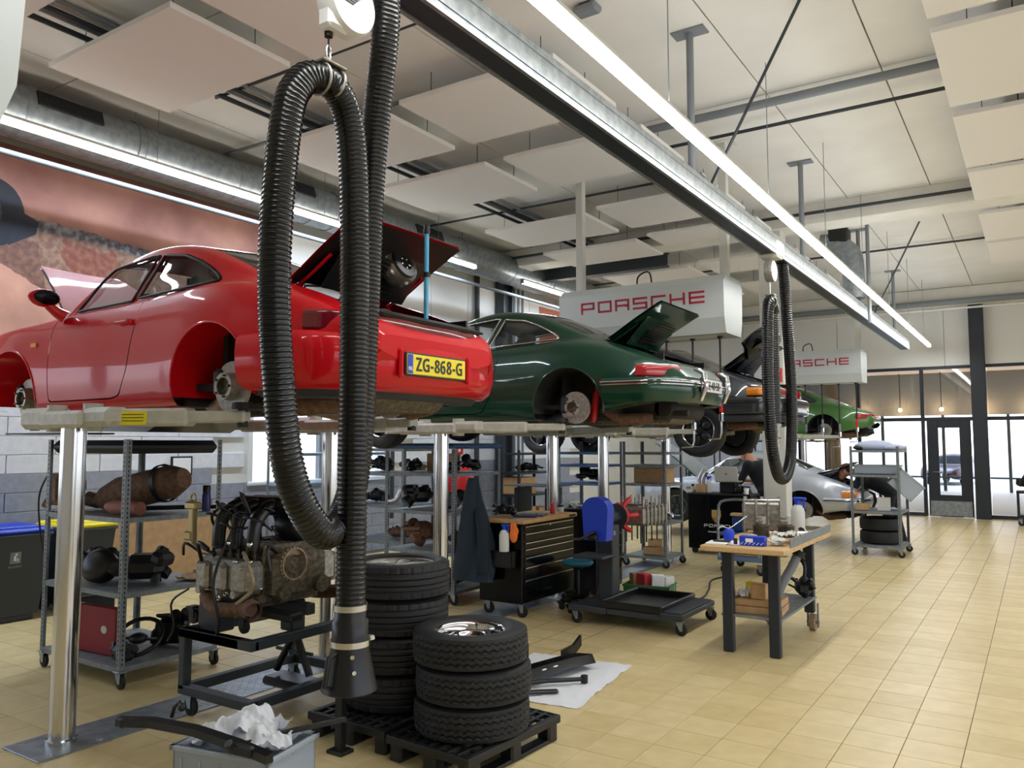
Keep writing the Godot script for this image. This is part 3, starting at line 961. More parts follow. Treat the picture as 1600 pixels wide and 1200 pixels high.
func make_car(label: String, p: Vector3, paint: Material, o: Dictionary) -> Node3D:
	var c := thing("sports_coupe", label, "car", p, o.get("turn", 0.0), "coupes in the workshop")
	var g := car_pieces(true, true)
	var smooth: bool = o.get("style", "") == "smooth"
	var trim: Material = M.chrome if o.get("chrome", false) else M.dark
	obj("body", pour(mb(), g.body), paint, c)
	for sg in [1.0, -1.0]:
		var w := Vector3(1, 1, sg)
		var half := func(s: Soup, off: float) -> MB:
			var b := mb()
			for i in range(0, s.p.size(), 3): b.tri((s.p[i] + s.n[i] * off) * w, (s.p[i + 1] + s.n[i + 1] * off) * w, (s.p[i + 2] + s.n[i + 2] * off) * w, s.n[i] * w, s.n[i + 1] * w, s.n[i + 2] * w)
			return b
		var d := obj("door", half.call(g.door, 0.0), paint, c)
		obj("window_pane", half.call(g.door_glass, -0.01), M.cglass, d)
		var b := mb()
		b.tube(mirror_if(outline(DOORWIN), sg), 0.009, 6, true)
		obj("window_frame", b, trim, d)
		b = mb()
		b.box(skin_point(0.22, 0.735, 0.02) * w, V(0.15, 0.02, 0.014), 0.006)
		b.cyl(skin_point(0.3, 0.735, 0.004) * w, skin_point(0.3, 0.735, 0.03) * w, 0.02, 0.016, 12)
		obj("door_handle", b, M.chrome if o.get("chrome", false) else paint, d)
		if smooth or o.get("mirror", false):
			b = mb()
			var mp := skin_point(-0.53, 0.83, 0.02) * w
			b.tube([mp, mp + V(-0.02, 0.03, 0.05 * sg), mp + V(-0.03, 0.07, 0.1 * sg)], [0.045, 0.035, 0.03], 10)
			b.ball(mp + V(-0.03, 0.115, 0.13 * sg), V(0.055, 0.062, 0.1))
			var dm := obj("door_mirror", b, paint, d)
			obj("mirror_glass", mb().ball(mp + V(0.012, 0.115, 0.13 * sg), V(0.018, 0.05, 0.086)), M.gloss, dm)
		obj("quarter_pane", half.call(g.quarter_glass, -0.01), M.cglass, c)
		obj("quarter_frame", mb().tube(mirror_if(outline(QUARTER), sg), 0.009, 6, true), trim, c)
		# sill strip
		b = mb()
		b.tube(mirror_if(side_line([[-0.76, 0.235], [0.76, 0.235]], 0.012), sg), 0.014, 6)
		obj("sill_strip", b, M.chrome if o.get("chrome", false) else M.dark, c)
		b = mb()
		if smooth:
			b.box(skin_point(-0.83, 0.665, 0.004) * w, V(0.075, 0.035, 0.012), 0.005)
			obj("side_marker", b, M.amber, c, "amber side marker")
		# wheel wells: a curved liner and an inner wall behind each opening
		for ax in [-1.0, 1.0]:
			var bw := mb()
			var r := 0.352 if ax > 0 else 0.337
			for k in 18:
				var a0 := lerpf(-0.15, PI + 0.15, k / 18.0)
				var a1 := lerpf(-0.15, PI + 0.15, (k + 1) / 18.0)
				var q0 := V(ax * 1.135 + cos(a0) * r, 0.31 + sin(a0) * r, 0)
				var q1 := V(ax * 1.135 + cos(a1) * r, 0.31 + sin(a1) * r, 0)
				var zi: float = 0.42 * sg
				var zo0: float = arch_z(q0) * sg
				var zo1: float = arch_z(q1) * sg
				var n0 := V(-cos(a0), -sin(a0), 0)
				var n1 := V(-cos(a1), -sin(a1), 0)
				bw.tri(V(q0.x, q0.y, zi), V(q1.x, q1.y, zi), V(q1.x, q1.y, zo1), n0, n1, n1)
				bw.tri(V(q0.x, q0.y, zi), V(q1.x, q1.y, zo1), V(q0.x, q0.y, zo0), n0, n1, n0)
				bw.tri(V(ax * 1.135, 0.31, zi), V(q0.x, q0.y, zi), V(q1.x, q1.y, zi), V(0, 0, sg), V(0, 0, sg), V(0, 0, sg))
			obj("wheel_well", bw, o.get("well", M.under), c)
			# rolled lip round the opening
			var lip := []
			for k in 21:
				var a := lerpf(-0.12, PI + 0.12, k / 20.0)
				var rr := r - 0.002
				var q := V(ax * 1.135 + cos(a) * rr, 0.31 + sin(a) * rr, 0)
				q.z = arch_z(q) * sg
				lip.append(q)
			obj("arch_lip", mb().tube(lip, 0.008, 6), paint, c)
	# glass across the car
	obj("windscreen", pour(mb(), g.windscreen, Transform3D(), -0.004), M.cglass, c)
	obj("rear_window", pour(mb(), g.rear_glass, Transform3D(), -0.004), M.cglass, c)
	# nose and tail panels closing the shell
	var b := mb()
	for e in [sec[0], sec[sec.size() - 1]]:
		b = mb()
		var nn := V(-1 if e[0] < 0 else 1, 0, 0)
		var s: PackedVector2Array = e[1]
		for j in s.size() - 1:
			for sg in [1.0, -1.0]: b.tri(V(e[0], 0.48, 0), V(e[0], s[j].y, s[j].x * sg), V(e[0], s[j + 1].y, s[j + 1].x * sg), nn, nn, nn)
		obj("nose_panel" if e[0] < 0 else "tail_panel", b, paint, c)
	# floor pan, engine and boot floors
	b = mb()
	b.box(V(0, 0.24, 0), V(1.5, 0.06, 1.44), 0.02)
	b.box(V(0, 0.3, 0), V(3.7, 0.2, 0.8), 0.03)
	b.box(V(0, 0.225, 0), V(1.4, 0.1, 0.26), 0.02)
	obj("floor_pan", b, o.get("pan", M.under), c)
	b = mb()
	b.box(V(-0.56, 0.62, 0), V(0.04, 0.44, 1.3))
	b.box(V(0.98, 0.55, 0), V(0.04, 0.5, 1.2))
	b.box(V(-0.5, 0.8, 0), V(0.2, 0.1, 1.24), 0.03)
	b.box(V(0.2, 0.32, 0), V(1.6, 0.04, 1.3))
	b.box(V(-1.3, 0.42, 0), V(1.2, 0.03, 0.8))
	obj("cabin_shell", b, M.seat, c)
	for sg in [1.0, -1.0]:
		b = mb()
		b.box(V(0.08, 0.45, 0.35 * sg), V(0.5, 0.16, 0.46), 0.06)
		b.at(V(0.36, 0.72, 0.35 * sg), 0, 0, -0.25).box(Vector3.ZERO, V(0.14, 0.52, 0.46), 0.06)
		b.at(V(0.43, 1.0, 0.35 * sg), 0, 0, -0.2).box(Vector3.ZERO, V(0.08, 0.14, 0.24), 0.03)
		obj("seat", b, o.get("seat", M.seat), c)
	var ring := []
	for k in 20:
		var a := TAU * k / 20.0
		ring.append(V(-0.2 + sin(a) * 0.06, 0.84 + sin(a) * 0.17, 0.36 + cos(a) * 0.18))
	b = mb().tube(ring, 0.013, 6, true)
	b.cyl(V(-0.4, 0.76, 0.36), V(-0.2, 0.84, 0.36), 0.03)
	obj("steering_wheel", b, M.dark, c)
	obj("rear_view_mirror", mb().box(V(-0.14, 1.15, 0.0), V(0.03, 0.06, 0.2), 0.01).cyl(V(-0.14, 1.15, 0), V(-0.24, 1.2, 0), 0.006), M.dark, c)
	# engine lid and front lid
	var la: float = o.get("lid", 0.0)
	var hinge := V(1.33, curve_at(CYC, 1.33), 0)
	var xf := Transform3D(Basis(Vector3(0, 0, 1), la), hinge) * Transform3D(Basis(), -hinge)
	var l := obj("engine_lid", pour(mb(), g.lid, xf), o.get("lidpaint", paint), c)
	if la > 0.1:
		b = mb()
		b.T = xf
		b.box(V(1.62, 0.79, 0), V(0.46, 0.012, 0.7))
		pour_flat(b, g.lid, xf, -0.02)
		obj("lid_liner", b, o.get("liner", M.dark), l)
		b = mb()
		for k in 9:
			b.T = xf
			b.box(V(1.45 + k * 0.03, 0.775 - 0.007 * k, 0), V(0.008, 0.02, 0.4))
		obj("lid_grille", b, M.black, l)
		for sg in [1.0, -1.0]:
			b = mb()
			b.tube([V(1.36, 0.86, 0.4 * sg), V(1.33, 0.9, 0.4 * sg), xf * V(1.42, 0.86, 0.4 * sg), xf * V(1.6, 0.8, 0.4 * sg)], 0.011, 6)
			obj("hinge_arm", b, paint, l)
		# engine bay
		b = mb()
		b.box(V(1.62, 0.45, 0), V(0.6, 0.04, 1.0))
		b.box(V(1.33, 0.62, 0), V(0.03, 0.4, 1.0))
		for sg in [1.0, -1.0]: b.box(V(1.62, 0.6, 0.5 * sg), V(0.6, 0.34, 0.02))
		obj("engine_bay", b, M.black, c)
		b = mb()
		b.box(V(1.6, 0.55, 0), V(0.45, 0.16, 0.6), 0.04)
		b.at(V(1.62, 0.68, 0), 0, 0, PI / 2).lathe([Vector2(0.001, -0.06), Vector2(0.12, -0.06), Vector2(0.13, 0.04), Vector2(0.09, 0.06), Vector2(0.001, 0.06)])
		b.T = Transform3D()
		for k in 5: b.tube([V(1.45, 0.62, -0.3 + 0.14 * k), V(1.6, 0.7, -0.28 + 0.14 * k), V(1.78, 0.62, -0.3 + 0.13 * k)], 0.025, 8)
		obj("engine", b, M.dark, c)
	var ha: float = o.get("hood", 0.0)
	hinge = V(-0.8, curve_at(CYC, -0.8), 0)
	xf = Transform3D(Basis(Vector3(0, 0, 1), -ha), hinge) * Transform3D(Basis(), -hinge)
	var h := obj("front_lid", pour(mb(), g.hood, xf), paint, c)
	if ha > 0.1:
		b = mb()
		pour_flat(b, g.hood, xf, -0.02)
		obj("lid_liner", b, M.grey, h)
	# headlamps
	for sg in [1.0, -1.0]:
		b = mb()
		b.at(V(-1.86, 0.6, 0.6 * sg), 0, 0, PI / 2 - 0.35).lathe([Vector2(0.001, 0.05), Vector2(0.07, 0.035), Vector2(0.098, 0.0), Vector2(0.105, -0.08)])
		var hl := obj("headlamp", b, M.glass, c)
		b = mb()
		b.at(V(-1.86, 0.6, 0.6 * sg), 0, 0, PI / 2 - 0.35).lathe([Vector2(0.097, 0.0), Vector2(0.112, 0.008), Vector2(0.116, -0.03)])
		obj("headlamp_rim", b, paint if smooth else M.chrome, hl)
	return c
func mirror_if(path: Array, sg: float) -> Array: return path if sg > 0 else mirror(path)
func arch_z(q: Vector3) -> float:
	var s := section(q.x)
	for k in range(6, 30):
		if s[k].y <= q.y and s[k + 1].y >= q.y:
			return lerpf(s[k].x, s[k + 1].x, (q.y - s[k].y) / maxf(1e-5, s[k + 1].y - s[k].y))
	return s[7].x
func pour_flat(b: MB, s: Soup, xf: Transform3D, off: float) -> void:
	var keep := b.T
	b.T = Transform3D()
	for sg in [1.0, -1.0]:
		var w := Vector3(1, 1, sg)
		for i in range(0, s.p.size(), 3):
			b.tri(xf * ((s.p[i] + s.n[i] * off) * w), xf * ((s.p[i + 1] + s.n[i + 1] * off) * w), xf * ((s.p[i + 2] + s.n[i + 2] * off) * w), xf.basis * (-s.n[i] * w), xf.basis * (-s.n[i + 1] * w), xf.basis * (-s.n[i + 2] * w))
	b.T = keep

# ---------- wheels ----------
var cache := {}
func tyre_mesh(kind: String, R: float, w: float, rr: float) -> ArrayMesh:
	# lies flat: the axle runs along local y
	var key := "t%s%.3f%.3f" % [kind, R, w]
	if cache.has(key): return cache[key]
	var b := mb()
	var seg := 220 if kind == "zigzag" else 120
	var side := [Vector2(rr, -w * 0.36), Vector2(rr + 0.012, -w * 0.43), Vector2(lerpf(rr, R, 0.5), -w * 0.5), Vector2(R - 0.03, -w * 0.475), Vector2(R - 0.008, -w * 0.42)]
	b.lathe(side, 64, 0.3)
	var other := []
	for i in range(side.size() - 1, -1, -1): other.append(Vector2(side[i].x, -side[i].y))
	b.lathe(other, 64, 0.3)
	var m := 30
	var P := []
	for k in seg:
		var row := PackedVector3Array()
		for j in m + 1:
			var y := lerpf(-w * 0.42, w * 0.42, j / float(m))
			var e: float = absf(y) / (w * 0.42)
			var r: float = R - 0.006 * e * e
			if kind == "zigzag":
				var z := absf(fposmod(k / 5.0, 1.0) - 0.5) * 2.0 - 0.5
				for g in [-0.27, -0.09, 0.09, 0.27]:
					if absf(y - w * g - z * 0.014) < 0.0042: r -= 0.008
			elif kind == "road":
				for g in [-0.24, -0.08, 0.08, 0.24]:
					if absf(y - w * g) < 0.005: r -= 0.008
				if e > 0.62 and k % 4 == 0: r -= 0.005
			var a := TAU * k / seg
			row.append(V(cos(a) * r, y, sin(a) * r))
		P.append(row)
	for k in seg:
		for j in m:
			var A: Vector3 = P[k][j]
			var B: Vector3 = P[(k + 1) % seg][j]
			var C: Vector3 = P[(k + 1) % seg][j + 1]
			var D: Vector3 = P[k][j + 1]
			var nn := (C - A).cross(D - B).normalized()
			if nn.dot(A * V(1, 0, 1)) < 0: nn = -nn
			b.tri(A, B, C, nn, nn, nn)
			b.tri(A, C, D, nn, nn, nn)
	cache[key] = b.mesh()
	return cache[key]
func rim_mesh(kind: String, rr: float, w: float) -> Array:
	# [bright metal, dark metal] seen from +y
	var key := "r%s%.3f%.3f" % [kind, rr, w]
	if cache.has(key): return cache[key]
	var b := mb()
	var d := mb()
	b.lathe([Vector2(rr - 0.02, -w * 0.36), Vector2(rr - 0.02, w * 0.1), Vector2(rr - 0.012, w * 0.3), Vector2(rr - 0.004, w * 0.37), Vector2(rr + 0.009, w * 0.385), Vector2(rr + 0.009, w * 0.355)].map(func(q): return q), 48, 0.2)
	if kind == "steel":
		b.lathe([Vector2(0.03, w * 0.12), Vector2(0.07, w * 0.12), Vector2(0.075, w * 0.2), Vector2(rr * 0.5, w * 0.24), Vector2(rr * 0.62, w * 0.2), Vector2(rr * 0.9, w * 0.04), Vector2(rr - 0.02, w * 0.04)], 40, 0.3)
		d.lathe([Vector2(0.001, w * 0.1), Vector2(0.045, w * 0.1)], 20)
		for k in 10:
			d.at(V(0, 0, 0), TAU * k / 10.0).box(V(rr * 0.76, w * 0.15, 0), V(0.03, 0.012, 0.055), 0.005)
	elif kind == "petal":
		for k in 5:
			var a := TAU * k / 5.0
			d.at(V(0, 0, 0), a).box(V(rr * 0.62, w * 0.2, 0), V(rr * 0.62, 0.02, 0.03), 0.008)
			d.at(V(0, 0, 0), a).ball(V(rr * 0.6, w * 0.2, 0), V(rr * 0.34, 0.014, 0.055), 12, 6)
		d.T = Transform3D()
		d.lathe([Vector2(0.001, w * 0.12), Vector2(rr - 0.02, w * 0.02)], 32)
		d.lathe([Vector2(0.001, w * 0.3), Vector2(0.035, w * 0.28), Vector2(0.04, w * 0.16)], 20)
	else:
		for k in 5:
			b.at(V(0, 0, 0), TAU * k / 5.0).ball(V(rr * 0.55, w * 0.26, 0), V(rr * 0.46, 0.026, 0.048), 14, 6)
		d.lathe([Vector2(0.001, w * 0.08), Vector2(rr - 0.02, w * 0.0)], 32)
		b.at(V(0, 0, 0)).lathe([Vector2(0.001, w * 0.32), Vector2(0.06, w * 0.3), Vector2(0.075, w * 0.16)], 24)
	cache[key] = [b.mesh(), d.mesh()]
	return cache[key]
func wheel_on(parent: Node, p: Vector3, up: Vector3, R: float, w: float, rr: float, tread: String, rim: String, bright: Material, darkm: Material, called := "wheel") -> Node3D:
	var t := obj(called, tyre_mesh(tread, R, w, rr), M.tyre, parent)
	t.position = p
	var y := up.normalized()
	var x := y.cross(V(0.3, 0.2, 1).normalized()).normalized()
	t.basis = Basis(x, y, x.cross(y))
	if rim:
		var rm := rim_mesh(rim, rr, w)
		obj("rim", rm[0], bright, t)
		obj("rim_centre", rm[1], darkm, t)
	return t
func brake(c: Node3D, x: float, sg: float, y := 0.31, tone: Material = null) -> void:
	var b := mb()
	b.at(V(x, y, 0.67 * sg), 0, PI / 2 * sg).lathe([Vector2(0.05, 0.06), Vector2(0.075, 0.06), Vector2(0.08, 0.0), Vector2(0.08, 0.0), Vector2(0.145, 0.0), Vector2(0.145, -0.024), Vector2(0.03, -0.024)], 40)
	var d := obj("brake_disc", b, M.disc if tone == null else tone, c)
	b = mb()
	b.at(V(x, y, 0.67 * sg), 0, PI / 2 * sg).lathe([Vector2(0.001, 0.03), Vector2(0.05, 0.03), Vector2(0.055, 0.062)], 20)
	for k in 5:
		var a := TAU * k / 5.0
		b.cyl(V(cos(a) * 0.062, 0.058, sin(a) * 0.062), V(cos(a) * 0.062, 0.075, sin(a) * 0.062), 0.007, 0.007, 8)
	obj("hub", b, M.oily, d)
	b = mb()
	b.box(V(x - 0.11, y + 0.03, 0.655 * sg), V(0.08, 0.16, 0.09), 0.025)
	obj("brake_caliper", b, M.anth, d)
func running_gear(c: Node3D, gone: Array, tone: Material, shocks: Material) -> void:
	# suspension, gearbox and exhaust under the tail
	var b := mb()
	b.box(V(1.2, 0.3, 0), V(0.7, 0.26, 0.36), 0.08)
	b.box(V(1.65, 0.32, 0), V(0.6, 0.28, 0.7), 0.08)
	for k in 7: b.box(V(1.42 + 0.07 * k, 0.2, 0), V(0.02, 0.06, 0.5), 0.005)
	b.cyl(V(0.5, 0.27, 0), V(0.9, 0.3, 0), 0.07, 0.12)
	obj("gearbox", b, M.oily, c)
	for sg in [1.0, -1.0]:
		b = mb()
		b.tube([V(0.62, 0.24, 0.42 * sg), V(0.8, 0.2, 0.5 * sg), V(1.0, 0.22, 0.6 * sg), V(1.135, 0.3, 0.61 * sg)], [0.05, 0.055, 0.06, 0.07], 10)
		b.tube([V(1.135, 0.3, 0.5 * sg), V(1.15, 0.3, 0.2 * sg)], 0.03, 10)
		obj("trailing_arm", b, tone, c)
		b = mb()
		b.tube([V(1.3, 0.3, 0.42 * sg), V(1.5, 0.2, 0.46 * sg), V(1.75, 0.22, 0.36 * sg)], [0.04, 0.06, 0.05], 10)
		obj("exhaust_pipe", b, M.rust, c)
		b = mb()
		b.cyl(V(1.2, 0.18, 0.46 * sg), V(1.26, 0.6, 0.44 * sg), 0.022, 0.022, 10)
		b.cyl(V(1.205, 0.2, 0.46 * sg), V(1.24, 0.45, 0.45 * sg), 0.033, 0.033, 12)
		obj("shock_absorber", b, shocks, c)
		b = mb()
		b.tube([V(-0.85, 0.25, 0.3 * sg), V(-1.135, 0.22, 0.55 * sg)], 0.025, 8)
		b.cyl(V(-1.12, 0.25, 0.56 * sg), V(-1.12, 0.62, 0.48 * sg), 0.03, 0.026, 10)
		obj("strut", b, M.anth, c)
	for g in gone: brake(c, g[0], g[1], 0.31, M.alu if g.size() > 2 else null)
func muffler_box(c: Node3D) -> void:
	var b := mb()
	b.at(V(1.86, 0.3, 0), 0, PI / 2).lathe([Vector2(0.001, -0.4), Vector2(0.08, -0.4), Vector2(0.1, -0.37), Vector2(0.1, 0.37), Vector2(0.08, 0.4), Vector2(0.001, 0.4)], 20)
	b.T = Transform3D()
	b.tube([V(1.86, 0.26, 0.34), V(1.98, 0.25, 0.36), V(2.08, 0.25, 0.36)], 0.028, 10)
	obj("silencer", b, M.under, c)

# ---------- lettering ----------
const STROKES := {
	"P": [[0, 0, 0, 1], [0, 1, 1, 1], [1, 1, 1, 0.42], [1, 0.42, 0, 0.42]],
	"O": [[0, 0, 0, 1], [0, 1, 1, 1], [1, 1, 1, 0], [1, 0, 0, 0]],
	"R": [[0, 0, 0, 1], [0, 1, 1, 1], [1, 1, 1, 0.45], [1, 0.45, 0, 0.45], [0.82, 0.45, 1, 0.3], [1, 0.3, 1, 0]],
	"S": [[1, 1, 0, 1], [0, 1, 0, 0.5], [0, 0.5, 1, 0.5], [1, 0.5, 1, 0], [1, 0, 0, 0]],
	"C": [[1, 1, 0, 1], [0, 1, 0, 0], [0, 0, 1, 0]],
	"H": [[0, 0, 0, 1], [1, 0, 1, 1], [0, 0.5, 1, 0.5]],
	"E": [[0, 1, 1, 1], [0, 0.5, 1, 0.5], [0, 0, 1, 0], [0, 0, 0, 1]],
}
func wide_letters(b: MB, text: String, w: float, h: float, st: float) -> MB:
	# broad square letters in local x,y from the left, standing out along +z
	var pitch := w / text.length()
	var lw := pitch * 0.8
	for i in text.length():
		var x0 := pitch * i
		for s in STROKES[text[i]]:
			var a := V(x0 + s[0] * (lw - st) + st * 0.5, s[1] * (h - st) + st * 0.5, 0)
			var c := V(x0 + s[2] * (lw - st) + st * 0.5, s[3] * (h - st) + st * 0.5, 0)
			var d := c - a
			if absf(d.x) >= absf(d.y): b.box((a + c) * 0.5, V(absf(d.x) + st, st, 0.004))
			else: b.box((a + c) * 0.5, V(st, absf(d.y) + st, 0.004))
	return b
func text_on(parent: Node, words: String, p: Vector3, turn: Vector3, height: float, m: Material, called := "lettering", stretch := 1.0) -> void:
	var t := TextMesh.new()
	var f := SystemFont.new()
	f.font_names = PackedStringArray(["Droid Sans"])
	f.font_weight = 700
	t.font = f
	t.text = words
	t.font_size = 32
	t.pixel_size = height / 23.0
	t.depth = 0.002
	var o := obj(called, t, m, parent)
	o.position = p
	o.rotation = turn
	o.scale = Vector3(stretch, 1, 1)

# ---------- workshop pieces ----------
func post_lift(zc: float, x: float, top: float, label: String, sticker: bool) -> void:
	var t := thing("post_lift", label, "car lift", V(x, 0, zc), 0.0, "in-floor two-post lifts")
	for sg in [1.0, -1.0]:
		var z: float = 1.03 * sg
		var b := mb()
		b.box(V(0, 0.004, z + 0.02 * sg), V(0.40, 0.012, 0.42), 0.003)
		for q in [[-0.15, 0.14], [0.15, 0.14], [-0.15, -0.14], [0.15, -0.14]]: b.cyl(V(q[0], 0.008, z + q[1]), V(q[0], 0.016, z + q[1]), 0.022, 0.018, 12)
		obj("base_plate", b, M.galv, t)
		b = mb()
		b.at(V(0, 0, z)).lathe([Vector2(0.085, 0.01), Vector2(0.085, 0.03), Vector2(0.07, 0.035), Vector2(0.07, top - 0.1)], 40)
		obj("column", b, M.steel, t, "polished steel column")
		b = mb()
		b.box(V(0, top - 0.06, z), V(0.46, 0.1, 0.2), 0.02)
		b.box(V(-0.32, top - 0.05, z), V(0.34, 0.13, 0.17), 0.03)
		b.box(V(0.32, top - 0.05, z), V(0.3, 0.11, 0.15), 0.03)
		b.cyl(V(-0.2, top - 0.13, z), V(-0.2, top + 0.03, z), 0.055)
		b.cyl(V(0.2, top - 0.13, z), V(0.2, top + 0.03, z), 0.055)
		obj("head", b, M.liftpaint, t)
		for e in [-1.0, 1.0]:
			b = mb()
			var a := V(0.28 * e, top - 0.05, z)
			var c := V(1.12 * e, top - 0.06, z - 0.32 * sg)
			var yaw: float = atan2(-(c.z - a.z), c.x - a.x)
			b.at((a * 0.66 + c * 0.34), yaw).box(Vector3.ZERO, V(0.56, 0.1, 0.11), 0.015)
			b.at((a * 0.3 + c * 0.7), yaw).box(V(0, 0.004, 0), V(0.6, 0.066, 0.075), 0.01)
			b.T = Transform3D()
			var arm := obj("arm", b, M.liftpaint, t)
			b = mb()
			b.cyl(c + V(0, -0.05, 0), c + V(0, 0.05, 0), 0.03, 0.03, 14)
			b.cyl(c + V(0, 0.05, 0), c + V(0, 0.085, 0), 0.06, 0.055, 18)
			obj("lift_pad", b, M.rubber, arm)
			if sticker and sg > 0 and e > 0:
				b = mb()
				b.at((a * 0.72 + c * 0.28), yaw).box(V(0, -0.005, 0.057), V(0.18, 0.075, 0.002))
				obj("warning_sticker", b, M.yellow, arm, "yellow sticker")
				for k in 3:
					b = mb()
					b.at((a * 0.72 + c * 0.28), yaw).box(V(0, 0.015 - 0.018 * k, 0.0585), V(0.14, 0.004, 0.001))
					obj("printed_line", b, M.dark, arm)
	var b2 := mb()
	b2.box(V(0, 0.003, 0), V(0.38, 0.008, 1.69))
	var k := 0
	for i in 11:
		for j in 46:
			var px := -0.17 + i * 0.034
			var pz := -0.79 + j * 0.035
			b2.at(V(px, 0.007, pz), 0.78 if (i + j) % 2 == 0 else -0.78).box(Vector3.ZERO, V(0.02, 0.004, 0.005))
			k += 1
	b2.T = Transform3D()
	obj("tread_plate", b2, M.galv, t, "raised-pattern steel cover")

func smooth_path(pts: Array, step: float) -> Array:
	var c := Curve3D.new()
	c.bake_interval = step
	for i in pts.size():
		var a: Vector3 = pts[max(i - 1, 0)]
		var b: Vector3 = pts[min(i + 1, pts.size() - 1)]
		var t := (b - a) * 0.18
		c.add_point(pts[i], -t, t)
	var out := []
	var L := c.get_baked_length()
	var m := int(L / step)
	for k in m + 1: out.append(c.sample_baked(L * k / m, true))
	return out
func ribbed(pts: Array, r: float, pitch: float, seg := 24) -> MB:
	var path := smooth_path(pts, pitch / 6.0)
	var rad := PackedFloat32Array()
	for i in path.size(): rad.append(r * [0.935, 0.93, 0.93, 0.935, 0.985, 1.0][i % 6])
	return mb().tube(path, rad, seg)
func wire(pts: Array, r: float, step := 0.03, seg := 6) -> MB: return mb().tube(smooth_path(pts, step), r, seg)

func caster(parent: Node, p: Vector3, r := 0.05, bright: Material = null) -> void:
	var b := mb()
	b.box(p + V(0, r * 2.0 + 0.018, 0), V(0.07, 0.012, 0.07), 0.003)
	for s in [-1.0, 1.0]: b.prism_at(p + V(0, 0, s * 0.02), [Vector2(-0.035, r * 2.0 + 0.015), Vector2(0.035, r * 2.0 + 0.015), Vector2(0.03, r * 0.8), Vector2(0.005, r * 0.8)], 0.004)
	var o := obj("caster", b, M.galv if bright == null else bright, parent)
	b = mb()
	b.at(p + V(0.012, r, 0), 0, PI / 2).lathe([Vector2(0.001, -0.014), Vector2(r * 0.8, -0.015), Vector2(r, -0.009), Vector2(r, 0.009), Vector2(r * 0.8, 0.015), Vector2(0.001, 0.014)], 22)
	obj("caster_wheel", b, M.rubber, o)
func rack(label: String, x0: float, x1: float, z0: float, z1: float, h: float, levels: Array, o := {}) -> Node3D:
	# upright rack between x0..x1 and z0..z1 (z0 nearer); levels are heights of the trays
	var cx := (x0 + x1) * 0.5
	var cz := (z0 + z1) * 0.5
	var t := thing(o.get("called", "storage_rack"), label, "rack", V(cx, 0, cz), 0.0, o.get("group", "rolling parts racks"))
	var hx := absf(x1 - x0) * 0.5
	var hz := absf(z1 - z0) * 0.5
	var m: Material = o.get("mat", M.shelf)
	var y0: float = 0.13 if o.get("wheels", true) else 0.0
	var holes: bool = o.get("holes", true)
	for q in [[-1, -1], [1, -1], [1, 1], [-1, 1]]:
		var b := mb()
		var px: float = q[0] * hx
		var pz: float = q[1] * hz
		b.box(V(px - q[0] * 0.02, (h + y0) * 0.5, pz), V(0.04, h - y0, 0.003))
		b.box(V(px, (h + y0) * 0.5, pz - q[1] * 0.02), V(0.003, h - y0, 0.04))
		var po := obj("post", b, m, t)
		if holes:
			b = mb()
			var k := y0 + 0.04
			while k < h - 0.02:
				b.box(V(px - q[0] * 0.021, k, pz + q[1] * 0.0012), V(0.01, 0.017, 0.003))
				b.box(V(px + q[0] * 0.0012, k, pz - q[1] * 0.021), V(0.003, 0.017, 0.01))
				k += 0.033
			obj("slots", b, M.dark, po).set_meta("kind", "stuff")
		if y0 > 0: caster(t, V(px - q[0] * 0.02, 0, pz - q[1] * 0.02))
	for i in levels.size():
		var b := mb()
		var y: float = levels[i]
		b.box(V(0, y - 0.006, 0), V(hx * 2 - 0.01, 0.006, hz * 2 - 0.01))
		for s in [-1.0, 1.0]:
			b.box(V(0, y - 0.02, s * (hz - 0.004)), V(hx * 2, 0.036, 0.004))
			b.box(V(s * (hx - 0.004), y - 0.02, 0), V(0.004, 0.036, hz * 2))
		obj("tray", b, (o.get("edge", m)), t)
	return t
func cluster(seed_: int, s: Vector3, count := 10) -> MB:
	# a cast or pressed machine part: lobes, flanges, studs and pipe stubs joined into one
	var r := RandomNumberGenerator.new()
	r.seed = seed_
	var b := mb()
	b.box(V(0, s.y * 0.42, 0), V(s.x * 0.62, s.y * 0.6, s.z * 0.62), minf(s.x, s.z) * 0.14)
	for i in count:
		var p := V(r.randf_range(-0.34, 0.34) * s.x, r.randf_range(0.15, 0.75) * s.y, r.randf_range(-0.34, 0.34) * s.z)
		var q := s * 0.16 * r.randf_range(0.6, 1.3)
		match i % 4:
			0: b.at(p, r.randf() * 3.0, r.randf() * 0.6).box(Vector3.ZERO, q * 1.7, q.x * 0.3)
			1:
				b.at(p, r.randf() * 3.0, r.randf() * 3.0).lathe([Vector2(0.001, -q.y * 1.2), Vector2(q.x, -q.y * 1.2), Vector2(q.x, 0), Vector2(q.x * 0.7, q.y * 0.4), Vector2(q.x * 0.7, q.y * 1.2), Vector2(0.001, q.y * 1.2)], 14)
			2:
				b.T = Transform3D()
				b.tube([p, p + V(r.randf_range(-1, 1), r.randf_range(0, 0.8), r.randf_range(-1, 1)) * q * 1.4, p + V(r.randf_range(-1, 1), r.randf_range(-0.4, 0.6), r.randf_range(-1, 1)) * q * 2.4], q.y * 0.4, 8)
			3: b.at(p, r.randf() * 3.0, r.randf() * 1.0).cyl(V(0, -q.y, 0), V(0, q.y, 0), q.x * 0.9, q.x * 0.7, 12)
	b.T = Transform3D()
	# rest it on its lowest point
	var lo := 1e9
	for q in b.v: lo = minf(lo, q.y)
	for i in b.v.size(): b.v[i] -= V(0, lo, 0)
	return b
